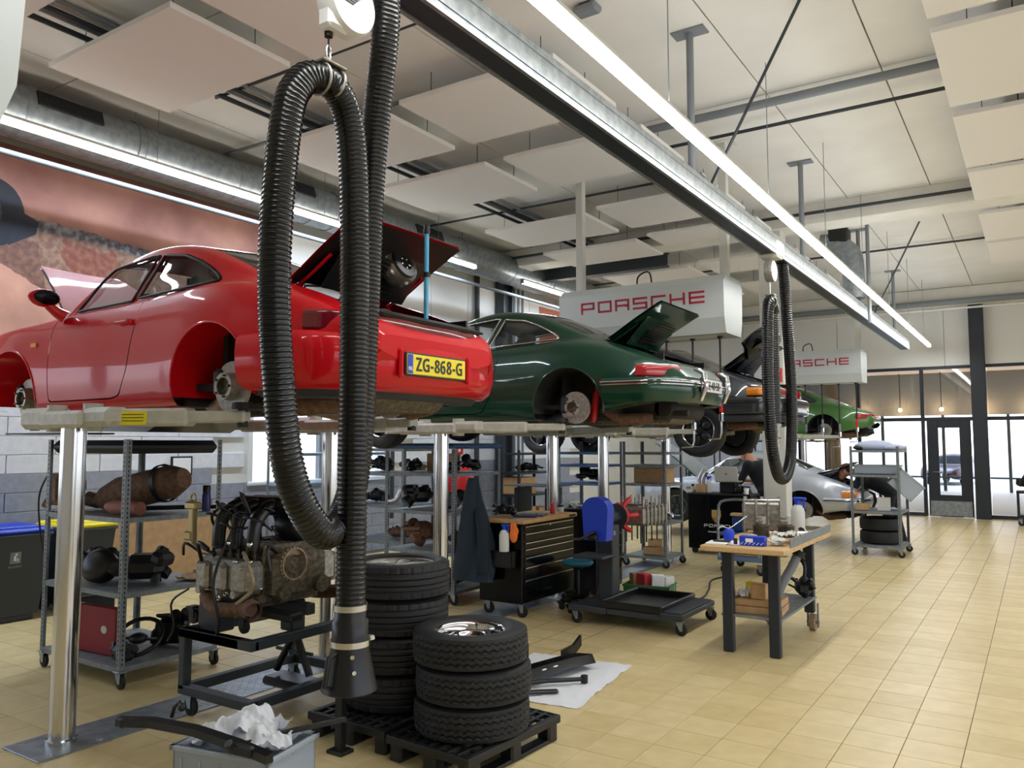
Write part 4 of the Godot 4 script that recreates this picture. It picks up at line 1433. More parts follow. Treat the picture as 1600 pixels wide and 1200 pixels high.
func carton(s: Vector3) -> MB:
	var b := mb()
	b.box(V(0, s.y * 0.5, 0), s, 0.004)
	b.box(V(0, s.y + 0.0015, 0), V(s.x * 0.98, 0.003, 0.05))
	b.box(V(0, s.y + 0.003, s.z * 0.25), V(s.x * 0.97, 0.003, s.z * 0.46))
	return b
func bottle(label: String, p: Vector3, r: float, h: float, body: Material, cap: Material, spray := false) -> Node3D:
	var t := thing("spray_bottle" if spray else "can", label, "bottle", p)
	var b := mb()
	b.lathe([Vector2(0.001, 0), Vector2(r * 0.95, 0), Vector2(r, h * 0.05), Vector2(r, h * 0.6), Vector2(r * 0.8, h * 0.72), Vector2(r * 0.42, h * 0.78), Vector2(r * 0.42, h * 0.8)], 22, 0.5)
	obj("container", b, body, t)
	b = mb()
	if spray:
		b.cyl(V(0, h * 0.78, 0), V(0, h * 0.9, 0), r * 0.45)
		b.box(V(r * 0.3, h * 0.94, 0), V(r * 1.9, h * 0.09, r * 0.6), r * 0.15)
		b.tube([V(r * 0.6, h * 0.92, 0), V(r * 0.95, h * 0.82, 0), V(r * 0.9, h * 0.7, 0)], r * 0.16, 8)
	else:
		b.lathe([Vector2(r * 0.9, h * 0.72), Vector2(r * 0.9, h * 0.98), Vector2(r * 0.8, h), Vector2(0.001, h)], 20)
	obj("nozzle_cap" if spray else "cap", b, cap, t)
	return t

# ---------- people: a smooth union of tapered bones, meshed as surface nets ----------
func figure(bones: Array, cell: float, k := 0.03) -> MB:
	# bones: [a, b, ra, rb]
	var f := {}
	var dims := 4096
	for bn in bones:
		var a: Vector3 = bn[0]
		var b: Vector3 = bn[1]
		var ra: float = bn[2]
		var rb: float = bn[3]
		var pad := maxf(ra, rb) + cell * 2.5 + k
		var lo := (Vector3(minf(a.x, b.x), minf(a.y, b.y), minf(a.z, b.z)) - Vector3.ONE * pad) / cell
		var hi := (Vector3(maxf(a.x, b.x), maxf(a.y, b.y), maxf(a.z, b.z)) + Vector3.ONE * pad) / cell
		var ab := b - a
		var l2 := maxf(ab.length_squared(), 1e-9)
		for i in range(int(floor(lo.x)), int(ceil(hi.x)) + 1):
			for j in range(int(floor(lo.y)), int(ceil(hi.y)) + 1):
				for m in range(int(floor(lo.z)), int(ceil(hi.z)) + 1):
					var p := Vector3(i, j, m) * cell
					var t := clampf((p - a).dot(ab) / l2, 0.0, 1.0)
					var d := (p - a - ab * t).length() - lerpf(ra, rb, t)
					if d > pad: continue
					var key := Vector3i(i, j, m)
					if f.has(key):
						var o: float = f[key]
						var h := maxf(k - absf(o - d), 0.0) / k
						f[key] = minf(o, d) - h * h * k * 0.25
					else: f[key] = d
	var vert := {}
	var norm := {}
	for key in f:
		var sum := Vector3.ZERO
		var cnt := 0
		var c8 := []
		var full := true
		for e in 8:
			var q: Vector3i = key + Vector3i(e & 1, (e >> 1) & 1, (e >> 2) & 1)
			if not f.has(q):
				full = false
				break
			c8.append(f[q])
		if not full: continue
		for e in 8:
			for bit in [1, 2, 4]:
				if e & bit: continue
				var e2: int = e | bit
				if (c8[e] < 0.0) != (c8[e2] < 0.0):
					var t: float = c8[e] / (c8[e] - c8[e2])
					var p0 := Vector3(e & 1, (e >> 1) & 1, (e >> 2) & 1)
					var p1 := Vector3(e2 & 1, (e2 >> 1) & 1, (e2 >> 2) & 1)
					sum += p0.lerp(p1, t)
					cnt += 1
		if cnt == 0: continue
		vert[key] = (Vector3(key) + sum / cnt) * cell
		norm[key] = Vector3(c8[1] + c8[3] + c8[5] + c8[7] - c8[0] - c8[2] - c8[4] - c8[6], c8[2] + c8[3] + c8[6] + c8[7] - c8[0] - c8[1] - c8[4] - c8[5], c8[4] + c8[5] + c8[6] + c8[7] - c8[0] - c8[1] - c8[2] - c8[3]).normalized()
	var b := mb()
	for key in f:
		for ax in 3:
			var st := Vector3i.ZERO
			st[ax] = 1
			if not f.has(key + st): continue
			if (f[key] < 0.0) == (f[key + st] < 0.0): continue
			var u := Vector3i.ZERO
			var w := Vector3i.ZERO
			u[(ax + 1) % 3] = 1
			w[(ax + 2) % 3] = 1
			var q := [key - u - w, key - w, key, key - u]
			if vert.has(q[0]) and vert.has(q[1]) and vert.has(q[2]) and vert.has(q[3]):
				b.tri(vert[q[0]], vert[q[1]], vert[q[2]], norm[q[0]], norm[q[1]], norm[q[2]])
				b.tri(vert[q[0]], vert[q[2]], vert[q[3]], norm[q[0]], norm[q[2]], norm[q[3]])
	return b

func lamp(called: String, label: String, x: float, y: float, z0: float, z1: float, w := 0.07) -> void:
	var t := thing(called, label, "light", V(x, y, (z0 + z1) * 0.5))
	var L := absf(z1 - z0)
	obj("housing", mb().box(V(0, 0.045, 0), V(w, 0.03, L), 0.004), M.white, t)
	obj("light_diffuser", mb().box(V(0, 0.0, 0), V(w, 0.06, L), 0.012), glow(Color(1, 0.985, 0.95), 9.0), t)
	obj("end_cap", mb().box(V(0, 0.015, -L * 0.5 - 0.004), V(w + 0.006, 0.09, 0.008)), M.grey, t)
	obj("end_cap", mb().box(V(0, 0.015, L * 0.5 + 0.004), V(w + 0.006, 0.09, 0.008)), M.grey, t)
	var k := -L * 0.5 + 1.0
	while k < L * 0.5:
		obj("hanging_wire", mb().cyl(V(0, 0.06, k), V(0, 5.37 - y, k), 0.004, 0.004, 6), M.grey, t)
		k += 2.45

func ceiling_things() -> void:
	lamp("strip_light", "long glowing strip light hung over the aisle beside the hose rail", -2.05, 3.99, -1.0, -20.8, 0.075)
	lamp("strip_light", "glowing strip light under the round duct above the red car", -7.92, 4.72, -0.9, -10.9)
	lamp("strip_light", "short glowing strip light by the wall beyond the dark green car", -7.92, 4.72, -12.4, -18.0)
	lamp("strip_light", "strip light over the right side of the aisle", 2.3, 3.99, 0.9, -18.9, 0.075)
	# acoustic rafts
	var rows := [
		["beside the wall duct", -7.15, -5.37, [[-3.45, -4.62], [-5.8, -7.0], [-7.58, -8.78], [-10.1, -11.22], [-11.87, -13.0], [-14.2, -15.4], [-16.4, -17.6]]],
		["over the lifts next to the hose rail", -5.1, -3.35, [[-3.45, -4.65], [-5.74, -6.97], [-7.57, -8.78], [-9.92, -11.12], [-11.67, -12.45], [-13.98, -15.1], [-16.4, -17.6]]],
		["over the right of the aisle", -0.6, 1.15, [[-5.1, -6.8], [-7.06, -8.76], [-9.06, -10.84], [-11.05, -12.4], [-13.2, -15.0], [-15.2, -17.0]]],
		["far right above the aisle", 1.4, 3.15, [[-7.06, -8.76], [-9.06, -10.84], [-11.05, -12.4], [-13.2, -15.0], [-15.2, -17.0]]],
	]
	for r in rows:
		for i in r[3].size():
			var z: Array = r[3][i]
			raft("white acoustic ceiling raft %s, %s from the camera" % [r[0], ORD[i]], r[1], r[2], z[0], z[1])
	raft("white ceiling raft in the top left corner, above the end of the grey cabinet", -6.6, -4.75, -1.7, -2.93)
	# pipe bundle above the rafts by the wall
	for k in 4:
		solo("ceiling_pipe", mb().cyl(V(-6.86 + 0.12 * k, 5.27 + (0.03 if k % 2 else 0.0), 2.0), V(-6.86 + 0.12 * k, 5.27 + (0.03 if k % 2 else 0.0), -20.5), 0.026, 0.026, 10), M.grey if k % 2 else M.anth, "%s pipe from the wall in the bundle above the ceiling rafts" % ORD[k], "pipe", Vector3.ZERO, 0, "pipe bundle above the rafts")
	# cross pipes
	for e in [[-8.25, 5.27, 0.045, "thicker grey pipe across the cream ceiling"], [-8.8, 5.24, 0.02, "thin dark conduit across the cream ceiling behind the thicker pipe"], [-12.42, 5.2, 0.025, "slim conduit along the top of the white ceiling beam"], [-16.0, 5.3, 0.02, "far thin conduit across the ceiling behind the beam"], [-5.05, 5.3, 0.016, "nearest thin conduit across the ceiling behind the hose hanger"]]:
		var x0 := -3.6 if e[0] > -9 else -8.6
		if e[0] == -5.05: x0 = -7.0
		solo("ceiling_pipe", mb().cyl(V(x0, e[1], e[0]), V(5.0, e[1], e[0]), e[2], e[2], 12), M.grey if e[2] > 0.03 else M.anth, e[3], "pipe")
	solo("ceiling_pipe", mb().cyl(V(-8.6, 5.3, -10.1), V(-3.6, 5.3, -10.1), 0.018, 0.018, 8).cyl(V(-8.6, 5.3, -10.1), V(-8.6, 4.9, -10.1), 0.018, 0.018, 8), M.anth, "thin conduit over the lifts bending down to the wall duct", "pipe")
	solo("ceiling_pipe", mb().tube(smooth_path([V(-8.5, 4.9, -6.1), V(-8.5, 5.28, -6.1), V(-8.3, 5.3, -6.15), V(-3.6, 5.3, -6.2)], 0.1), 0.022, 8), M.grey, "bent conduit rising from the duct above the red car's roof", "pipe")
	solo("steel_beam", mb().box(V(-7.2, 4.93, -13.5), V(3.4, 0.02, 0.2)).box(V(-7.2, 5.17, -13.5), V(3.4, 0.02, 0.2)).box(V(-7.2, 5.05, -13.5), V(3.4, 0.24, 0.02)), M.anth, "dark steel beam under the ceiling left of the white cabinet post", "beam")
	# duct along the left wall
	var dt := thing("air_duct", "round galvanised air duct running along the top of the left wall", "duct", V(-8.35, 5.02, -6.5))
	obj("duct_pipe", mb().cyl(V(0, 0, 7.0), V(0, 0, -10.5), 0.27, 0.27, 40), M.galv, dt)
	for k in 14:
		obj("joint_ring", mb().at(V(0, 0, 6.5 - 1.25 * k), 0, PI / 2).lathe([Vector2(0.27, -0.02), Vector2(0.279, -0.015), Vector2(0.279, 0.015), Vector2(0.27, 0.02)], 40), M.galv, dt)
	for z in [2.35, -0.6, -3.4]:
		var g := obj("vent", mb().at(V(0.255, 0.1, z), 0, 0, 0.36).box(Vector3.ZERO, V(0.03, 0.16, 0.66), 0.004), M.dark, dt)
		for k in 5: obj("slat", mb().at(V(0.255, 0.1, z), 0, 0, 0.36).box(V(0.016, -0.06 + 0.03 * k, 0), V(0.006, 0.005, 0.62)), M.frame, g)
	for z in [1.6, -1.4, -4.4, -7.4]:
		obj("strap", mb().cyl(V(0.15, 0.22, z), V(0.15, 0.35, z), 0.006).tube(circle3(V(0, 0, z), 0.276), 0.008, 6, true), M.grey, dt)
	solo("wall_conduit", mb().cyl(V(-8.2, 4.52, 0.5), V(-8.2, 4.52, -18.0), 0.03, 0.03, 10), M.grey, "grey conduit running just under the strip light along the left wall", "pipe")
	for k in 3:
		solo("wall_pipe", mb().cyl(V(-8.9, 0.5, -13.62 - 0.16 * k), V(-8.9, 4.9, -13.62 - 0.16 * k), 0.028, 0.028, 10), M.grey, "%s upright pipe right of the dark steel wall column" % ORD[k], "pipe", Vector3.ZERO, 0, "upright wall pipes")
	solo("wall_pipe", mb().cyl(V(-8.92, 0.5, -12.35), V(-8.92, 4.95, -12.35), 0.05, 0.05, 12), M.anth, "dark downpipe left of the steel wall column", "pipe")
	solo("wall_pipe", mb().cyl(V(-8.92, 0.5, -9.98), V(-8.92, 4.9, -9.98), 0.035, 0.035, 12), M.anth, "dark upright pipe behind the red car's open engine lid", "pipe")
	var al := thing("alarm_beacon", "small red alarm beacon at the top of the left wall", "alarm", V(-8.5, 5.0, -13.15))
	obj("housing", mb().box(V(0, 0.05, 0), V(0.1, 0.12, 0.12), 0.02), M.redp, al)
	obj("wire", wire([V(0, 0.1, 0), V(0.05, 0.3, 0.2), V(-0.1, 0.34, 0.6)], 0.012), M.dark, al)
	var dtr := thing("smoke_detector", "small grey detector box under the ceiling near the strip light", "detector", V(-3.0, 5.37, -5.7))
	obj("housing", mb().box(V(0, -0.05, 0), V(0.22, 0.07, 0.14), 0.02), M.grey, dtr)
	obj("bracket", mb().box(V(0, -0.01, 0), V(0.1, 0.02, 0.1)), M.anth, dtr)
	# hose rail with its hangers
	var rl := thing("hose_rail", "long aluminium suction rail hanging over the aisle on posts", "rail", V(-2.45, 3.83, -8.6))
	var b := mb()
	b.box(V(0.085, 0.11, 0), V(0.012, 0.2, 22.6))
	b.box(V(-0.085, 0.11, 0), V(0.012, 0.2, 22.6))
	b.box(V(0, 0.21, 0), V(0.18, 0.012, 22.6))
	b.box(V(0.078, 0.006, 0), V(0.025, 0.012, 22.6))
	b.box(V(-0.078, 0.006, 0), V(0.025, 0.012, 22.6))
	b.box(V(0.094, 0.05, 0), V(0.008, 0.012, 22.6))
	b.box(V(0.094, 0.17, 0), V(0.008, 0.012, 22.6))
	obj("profile", b, M.galv, rl)
	obj("sealing_lip", mb().box(V(0, 0.014, 0), V(0.145, 0.012, 22.6)), M.frame, rl, "dark rubber lip")
	for z in [-2.6, -6.6, -10.55, -14.5, -18.4]:
		var h := mb()
		h.cyl(V(0, 0.2, z + 8.6), V(0, 1.53, z + 8.6), 0.032, 0.032, 14)
		h.box(V(0, 1.53, z + 8.6), V(0.3, 0.015, 0.16))
		h.box(V(0, 0.22, z + 8.6), V(0.22, 0.02, 0.1))
		obj("hanger_post", h, M.grey, rl)
	for z in [[-7.1, -6.6], [-15.95, -14.5]]:
		obj("brace", mb().cyl(V(0, 0.3, z[0] + 8.6), V(0.95, 1.54, z[1] + 8.6), 0.014, 0.014, 8), M.anth, rl)
	# hanging media cabinets
	media(V(-4.06, 3.0, -9.3), "long grey hanging cabinet with red lettering behind the dark green car", true, 0.0)
	media(V(-4.06, 2.98, -17.8), "smaller-looking far hanging cabinet with red lettering over the bright green car", true, 0.0)
	media(V(-4.06, 2.8, -1.0), "grey hanging cabinet cut off by the top left corner of the picture", false, 0.0)
	# bent extraction duct near the far end of the rail
	var fd := thing("extract_duct", "bent galvanised extraction duct dropping from the ceiling behind the hose rail", "duct", V(-2.62, 4.0, -14.1))
	obj("duct_pipe", mb().tube(smooth_path([V(-0.35, 1.1, 0), V(-0.1, 1.05, 0), V(0.12, 0.85, 0), V(0.15, 0.5, 0), V(0.15, 0.12, 0)], 0.06), 0.17, 20), M.galv, fd)
	obj("mouth", mb().box(V(-0.05, 1.2, 0), V(0.3, 0.26, 0.36), 0.03), M.dark, fd)
	obj("support_pole", mb().cyl(V(0.38, 1.38, 0), V(0.38, -0.3, 0), 0.03, 0.03, 10), M.grey, fd)
	# far wall pipes
	for e in [[5.0, 0.07, "thick grey pipe along the end wall above the glazing"], [4.84, 0.025, "thin pale pipe just below the thick one on the end wall"]]:
		solo("end_wall_pipe", mb().cyl(V(-8.8, e[0], -20.95), V(5.0, e[0], -20.95), e[1], e[1], 12), M.grey if e[1] > 0.05 else M.white, e[2], "pipe")
func circle3(c: Vector3, r: float) -> Array:
	var o := []
	for k in 32: o.append(c + V(cos(TAU * k / 32.0) * r, sin(TAU * k / 32.0) * r, 0))
	return o
func raft(label: String, x0: float, x1: float, z0: float, z1: float) -> void:
	var t := thing("ceiling_raft", label, "ceiling panel", V((x0 + x1) * 0.5, 5.02, (z0 + z1) * 0.5), 0.0, "acoustic ceiling rafts")
	obj("board", mb().box(V(0, 0.025, 0), V(x1 - x0, 0.05, z0 - z1), 0.004), M.panel, t)
	for q in [[-1, -1], [1, -1], [1, 1], [-1, 1]]:
		var p := V(q[0] * (x1 - x0) * 0.36, 0, q[1] * (z0 - z1) * 0.34)
		obj("hanger", mb().cyl(p + V(0, 0.05, 0), p + V(0, 0.35, 0), 0.004, 0.004, 6).cyl(p + V(0, 0.05, 0), p + V(0, 0.08, 0), 0.014, 0.012, 8), M.anth, t)

func media(p: Vector3, label: String, letters: bool, _o: float) -> void:
	var t := thing("media_cabinet", label, "cabinet", p, 0.0, "hanging media cabinets")
	# profile across the depth, swept along x: chamfered at the bottom front and back
	var prof := PackedVector2Array([Vector2(-0.33, 0.18), Vector2(-0.27, 0.0), Vector2(0.27, 0.0), Vector2(0.33, 0.18), Vector2(0.35, 0.6), Vector2(0.26, 0.69), Vector2(-0.26, 0.69), Vector2(-0.35, 0.6)])
	var b := mb()
	b.at(Vector3.ZERO, PI / 2).prism(prof, -1.09, 1.09)
	obj("housing", b, M.cabinet, t)
	if letters:
		b = mb()
		b.at(V(-0.77, 0.36, 0.34), 0, 0.048)
		wide_letters(b, "PORSCHE", 1.68, 0.145, 0.026)
		obj("lettering", b, mat(rgb(178, 24, 58), 0.5), t, "red wide lettering")
	for x in [-0.98, 0.98]:
		obj("ceiling_post", mb().box(V(x, (0.69 + 5.37 - p.y) * 0.5, -0.05), V(0.1, 5.37 - p.y - 0.69, 0.1), 0.006).box(V(x, 5.365 - p.y, -0.05), V(0.3, 0.012, 0.26)), M.offwhite, t)
	for k in 5:
		var x := 0.92 - 0.34 * k
		var h := obj("drop_hose", mb().cyl(V(x, 0.0, 0.0), V(x, -0.75 - 0.1 * (k % 2), 0.0), 0.013, 0.013, 8).cyl(V(x, 0.0, 0), V(x, -0.03, 0), 0.035, 0.03, 12), M.black, t)
		var yb := -0.75 - 0.1 * (k % 2)
		obj("coupling", mb().cyl(V(x, yb, 0), V(x, yb - 0.16, 0), 0.024, 0.024, 12), M.redp if k == 0 else M.grey, h)
		if k < 3: obj("dispenser_gun", mb().box(V(x, yb - 0.22, 0), V(0.06, 0.12, 0.05), 0.02).tube([V(x, yb - 0.26, 0), V(x, yb - 0.4, 0), V(x - 0.02, yb - 0.47, 0), V(x - 0.16, yb - 0.48, 0)], 0.011, 8), M.steel, h)
	obj("light_panel", mb().box(V(0.3, -0.004, 0), V(1.2, 0.006, 0.2)), M.white, t)
	obj("cable", wire([V(-0.1, 0.69, 0.1), V(-0.08, 0.82, 0.1), V(0.06, 0.86, 0.1), V(0.1, 0.7, 0.1)], 0.011), M.black, t)

func cars_and_lifts() -> void:
	post_lift(-3.57, -4.77, 1.92, "two-post lift with bright steel columns and a yellow sticker, under the red car", true)
	post_lift(-6.97, -4.70, 1.92, "two-post lift with bright steel columns under the dark green car", false)
	post_lift(-10.32, -4.70, 1.92, "two-post lift with bright steel columns under the slate grey car", false)
	post_lift(-19.0, -4.75, 1.92, "far two-post lift under the bright green car by the end wall", false)
	# red car
	var c := make_car("bright red coupe raised on a lift, engine lid open, wheels off", V(-4.94, 1.73, -3.57), M.red, {"style": "smooth", "lid": 0.86, "hood": 0.75, "well": M.red, "liner": M.dark})
	running_gear(c, [[1.135, 1.0], [1.135, -1.0], [-1.135, 1.0, 1], [-1.135, -1.0]], M.tan, M.anth)
	var b := mb().sweep(lifted(tail_path(1.46, 0.02, 2.03), 0.46), [Vector2(-0.09, -0.19), Vector2(-0.02, -0.19), Vector2(0.03, -0.15), Vector2(0.05, -0.08), Vector2(0.055, 0.0), Vector2(0.05, 0.06), Vector2(0.03, 0.095), Vector2(-0.02, 0.11), Vector2(-0.09, 0.11)])
	var bu := obj("rear_bumper", b, M.red, c)
	obj("lower_valance", mb().sweep(lifted(tail_path(1.5, 0.0, 2.03), 0.27), [Vector2(-0.2, -0.04), Vector2(-0.08, -0.035), Vector2(-0.02, 0.03), Vector2(-0.2, 0.03)]), M.anth, bu)
	obj("tail_lamp_band", mb().sweep(lifted(tail_path(1.8, -0.03, 2.07, 0.735), 0.625), round_prof(0.06, 0.11, 0.02)), M.lens, c, "dark red lamp band")
	plate(c, V(2.113, 0.42, 0.04), "ZG-868-G", M.yellow, true)
	for sg in [1.0, -1.0]: obj("plate_surround", mb().box(V(2.105, 0.42, 0.04 + 0.3 * sg), V(0.03, 0.16, 0.03), 0.01), M.red, bu)
	# rubber cover draped on the sill of the engine bay, lid prop and the fan seen under the lid
	b = mb()
	b.sweep([V(1.95, 0.72, -0.5), V(1.99, 0.71, -0.3), V(2.0, 0.71, 0.1), V(1.97, 0.72, 0.42)], [Vector2(-0.06, -0.012), Vector2(0.08, -0.05), Vector2(0.09, -0.035), Vector2(-0.05, 0.014)])
	obj("fender_cover", b, M.rubber, c, "black protective mat")
	b = mb()
	b.cyl(V(1.93, 0.72, -0.08), V(1.98, 1.24, -0.02), 0.014, 0.014, 12)
	var pr := obj("lid_prop", b, M.sky, c, "light blue telescopic prop")
	obj("prop_grip", mb().cyl(V(1.955, 0.97, -0.055), V(1.957, 1.0, -0.051), 0.02, 0.02, 12), M.dark, pr)
	obj("prop_tip", mb().cyl(V(1.978, 1.22, -0.022), V(1.982, 1.27, -0.018), 0.019, 0.019, 12), M.dark, pr)
	b = mb()
	b.at(V(1.72, 1.08, -0.1), 0, 0, -1.2).lathe([Vector2(0.001, -0.1), Vector2(0.1, -0.1), Vector2(0.115, -0.08), Vector2(0.118, 0.0), Vector2(0.11, 0.02), Vector2(0.1, 0.012)], 32)
	for k in 6: b.at(V(1.72, 1.08, -0.1), 0, 0, -1.2).box(V(cos(k) * 0.11, -0.03, sin(k) * 0.11), V(0.04, 0.06, 0.04), 0.01)
	b.T = Transform3D()
	b.tube(smooth_path([V(1.7, 1.18, -0.1), V(1.72, 1.26, -0.06), V(1.68, 1.3, 0.0)], 0.03), 0.025, 10)
	var bl := obj("blower", b, M.alu, c, "round metal compressor under the lid")
	b = mb()
	b.at(V(1.72, 1.08, -0.1), 0, 0, -1.2).lathe([Vector2(0.1, 0.012), Vector2(0.09, 0.03), Vector2(0.05, 0.034), Vector2(0.045, 0.02), Vector2(0.001, 0.02)], 32)
	obj("pulley_face", b, M.black, bl)
	b = mb()
	for k in 5: b.at(V(1.72, 1.08, -0.1), 0, 0, -1.2).ball(V(cos(k * 1.257) * 0.035, 0.03, sin(k * 1.257) * 0.035), V(0.008, 0.006, 0.008), 8, 5)
	obj("pulley_bolts", b, M.steel, bl)
	# dark green car
	c = make_car("dark green classic coupe on a lift, engine lid open, chrome trim", V(-4.6, 1.73, -6.97), M.green, {"chrome": true, "lid": 0.86, "liner": M.green})
	running_gear(c, [[1.135, 1.0], [1.135, -1.0]], M.anth, M.redp)
	for sg in [1.0, -1.0]: wheel_on(c, V(-1.135, 0.25 if sg > 0 else 0.33, 0.68 * sg), V(0, 0, sg), 0.315, 0.17, 0.19, "road", "steel", M.chrome, M.anth)
	classic_tail(c, M.green, "1Z-40-58", M.lensr, true)
	# slate car with the black whale-tail lid
	c = make_car("slate grey coupe on a lift, black spoiler lid raised, wheels hanging", V(-4.66, 1.73, -10.32), M.slate, {"lid": 0.9, "lidpaint": M.gloss, "liner": M.black})
	running_gear(c, [], M.anth, M.anth)
	for sg in [1.0, -1.0]:
		wheel_on(c, V(1.135, 0.14, 0.7 * sg), V(0.05, 0.12, sg), 0.32, 0.21, 0.2, "road", "petal", M.chrome, M.black)
		wheel_on(c, V(-1.135, 0.16, 0.69 * sg), V(0, 0.1, sg), 0.32, 0.19, 0.2, "road", "petal", M.chrome, M.black)
	impact_tail(c, M.slate)
	whale_tail(c)
	# bright green car by the end wall
	c = make_car("bright green coupe on the farthest lift by the end wall, rear wheels off", V(-5.03, 1.7, -19.0), M.olive, {})
	running_gear(c, [[1.135, 1.0, 1], [1.135, -1.0], [-1.135, 1.0], [-1.135, -1.0]], M.alu, M.anth)
	obj("tail_lamp", mb().sweep(lifted(tail_path(1.8, 0.01, 2.07, 0.76), 0.6), round_prof(0.06, 0.1, 0.02)), M.lensr, c)
	muffler_box(c)
	# silver car low on its lift
	c = make_car("silver coupe standing low on its lift behind the white pillar, both lids open", V(-4.56, 0.27, -15.0), M.silver, {"lid": 0.62, "hood": 0.8, "chrome": true, "liner": M.anth})
	running_gear(c, [[1.135, 1.0], [1.135, -1.0]], M.anth, M.anth)
	for sg in [1.0, -1.0]: wheel_on(c, V(-1.135, 0.3, 0.68 * sg), V(0, 0, sg), 0.315, 0.17, 0.19, "road", "petal", M.alu, M.anth)
	classic_tail(c, M.silver, "", M.amber, false)
	for k in 4:
		obj("lift_support", mb().box(V([-0.6, 0.6][k % 2], -0.06, [-0.6, 0.6][k / 2]), V(0.12, 0.56, 0.12), 0.02).box(V([-0.6, 0.6][k % 2], -0.26, [-0.6, 0.6][k / 2]), V(0.3, 0.02, 0.3)), M.liftpaint, c)
func plate(c: Node3D, p: Vector3, words: String, m: Material, euro: bool) -> void:
	var o := obj("number_plate", mb().box(p, V(0.012, 0.11, 0.52), 0.004), m, c, "number plate")
	obj("plate_frame", mb().box(p - V(0.004, 0.0, 0), V(0.01, 0.13, 0.54), 0.004), M.dark, o)
	if euro: obj("country_band", mb().box(p + V(0.0065, 0, 0.237), V(0.002, 0.104, 0.042)), M.blue, o)
	if euro: text_on(o, "NL", p + V(0.0085, -0.025, 0.237), V(0, PI / 2, 0), 0.02, M.white)
	text_on(o, words, p + V(0.007, 0, -0.02), V(0, PI / 2, 0), 0.075, M.black, "plate_characters", 0.95 if euro else 0.8)
func classic_tail(c: Node3D, paint: Material, words: String, lamp_m: Material, shiny: bool) -> void:
	var bu := obj("rear_bumper", mb().sweep(lifted(tail_path(1.5, 0.015), 0.46), [Vector2(-0.05, -0.1), Vector2(0.0, -0.12), Vector2(0.035, -0.05), Vector2(0.045, 0.05), Vector2(0.02, 0.085), Vector2(-0.05, 0.085)]), paint, c)
	obj("bumper_strip", mb().sweep(lifted(tail_path(1.5, 0.06), 0.5), round_prof(0.016, 0.036, 0.006)), M.chrome, bu, "chrome strip")
	obj("rubber_insert", mb().sweep(lifted(tail_path(1.52, 0.068), 0.5), round_prof(0.012, 0.014, 0.004)), M.rubber, bu)
	for sg in [1.0, -1.0]:
		var lp := []
		var src := tail_path(1.7, -0.005, 2.07, 0.77)
		for q in src:
			if q.z * sg > 0.42 and q.x > 1.76: lp.append(V(q.x, 0.6, q.z))
		obj("tail_lamp", mb().sweep(lp, round_prof(0.07, 0.1, 0.02)), lamp_m, c, "wraparound tail lamp")
		obj("lamp_rim", mb().tube(lp.map(func(q): return q + V(0, 0.056, 0)), 0.008, 6).tube(lp.map(func(q): return q + V(0, -0.056, 0)), 0.008, 6), M.chrome, c)
		obj("overrider", mb().tube([V(2.12, 0.64, 0.3 * sg), V(2.2, 0.6, 0.3 * sg), V(2.215, 0.48, 0.3 * sg), V(2.17, 0.36, 0.3 * sg)], [0.02, 0.026, 0.026, 0.018], 10), M.chrome if shiny else M.rubber, bu)
	muffler_box(c)
	if words != "": plate(c, V(2.165, 0.5, 0), words, M.white, false)
func impact_tail(c: Node3D, paint: Material) -> void:
	var bu := obj("rear_bumper", mb().sweep(lifted(tail_path(1.52, 0.05), 0.44), round_prof(0.12, 0.2, 0.035)), paint, c)
	obj("bumper_strip", mb().sweep(lifted(tail_path(1.56, 0.11), 0.49), round_prof(0.02, 0.05, 0.008)), M.rubber, bu)
	obj("valance", mb().sweep(lifted(tail_path(1.5, 0.0), 0.3), round_prof(0.1, 0.1, 0.03)), M.anth, bu)
	for sg in [1.0, -1.0]:
		var a := []
		var r := []
		for q in tail_path(1.7, 0.0, 2.09, 0.78):
			if q.z * sg > 0.5 and q.x > 1.76: a.append(V(q.x, 0.61, q.z))
			elif q.z * sg > 0.25 and q.x > 1.9: r.append(V(q.x, 0.61, q.z))
		obj("turn_lamp", mb().sweep(a, round_prof(0.07, 0.1, 0.02)), M.amber, c, "amber lamp")
		if r.size() > 1: obj("tail_lamp", mb().sweep(r, round_prof(0.06, 0.1, 0.02)), M.lensr, c)
		obj("bellows", mb().box(V(1.62, 0.52, 0.85 * sg), V(0.1, 0.07, 0.03), 0.01), M.rubber, bu)
	muffler_box(c)
func whale_tail(c: Node3D) -> void:
	# the flared tray on the raised lid
	var hinge := V(1.33, curve_at(CYC, 1.33), 0)
	var xf := Transform3D(Basis(Vector3(0, 0, 1), 0.9), hinge) * Transform3D(Basis(), -hinge)
	var b := mb()
	var path := []
	for k in 17:
		var a := lerpf(-1.0, 1.0, k / 16.0)
		path.append(xf * V(2.02 - 0.3 * pow(absf(a), 4.0), 0.78, a * 0.58))
	b.sweep(path, [Vector2(-0.26, -0.03), Vector2(0.0, 0.0), Vector2(0.06, 0.07), Vector2(0.02, 0.1), Vector2(-0.05, 0.05), Vector2(-0.26, 0.03)], (xf.basis * Vector3.UP).normalized())
	obj("tail_spoiler", b, M.gloss, c, "glossy black flared spoiler")

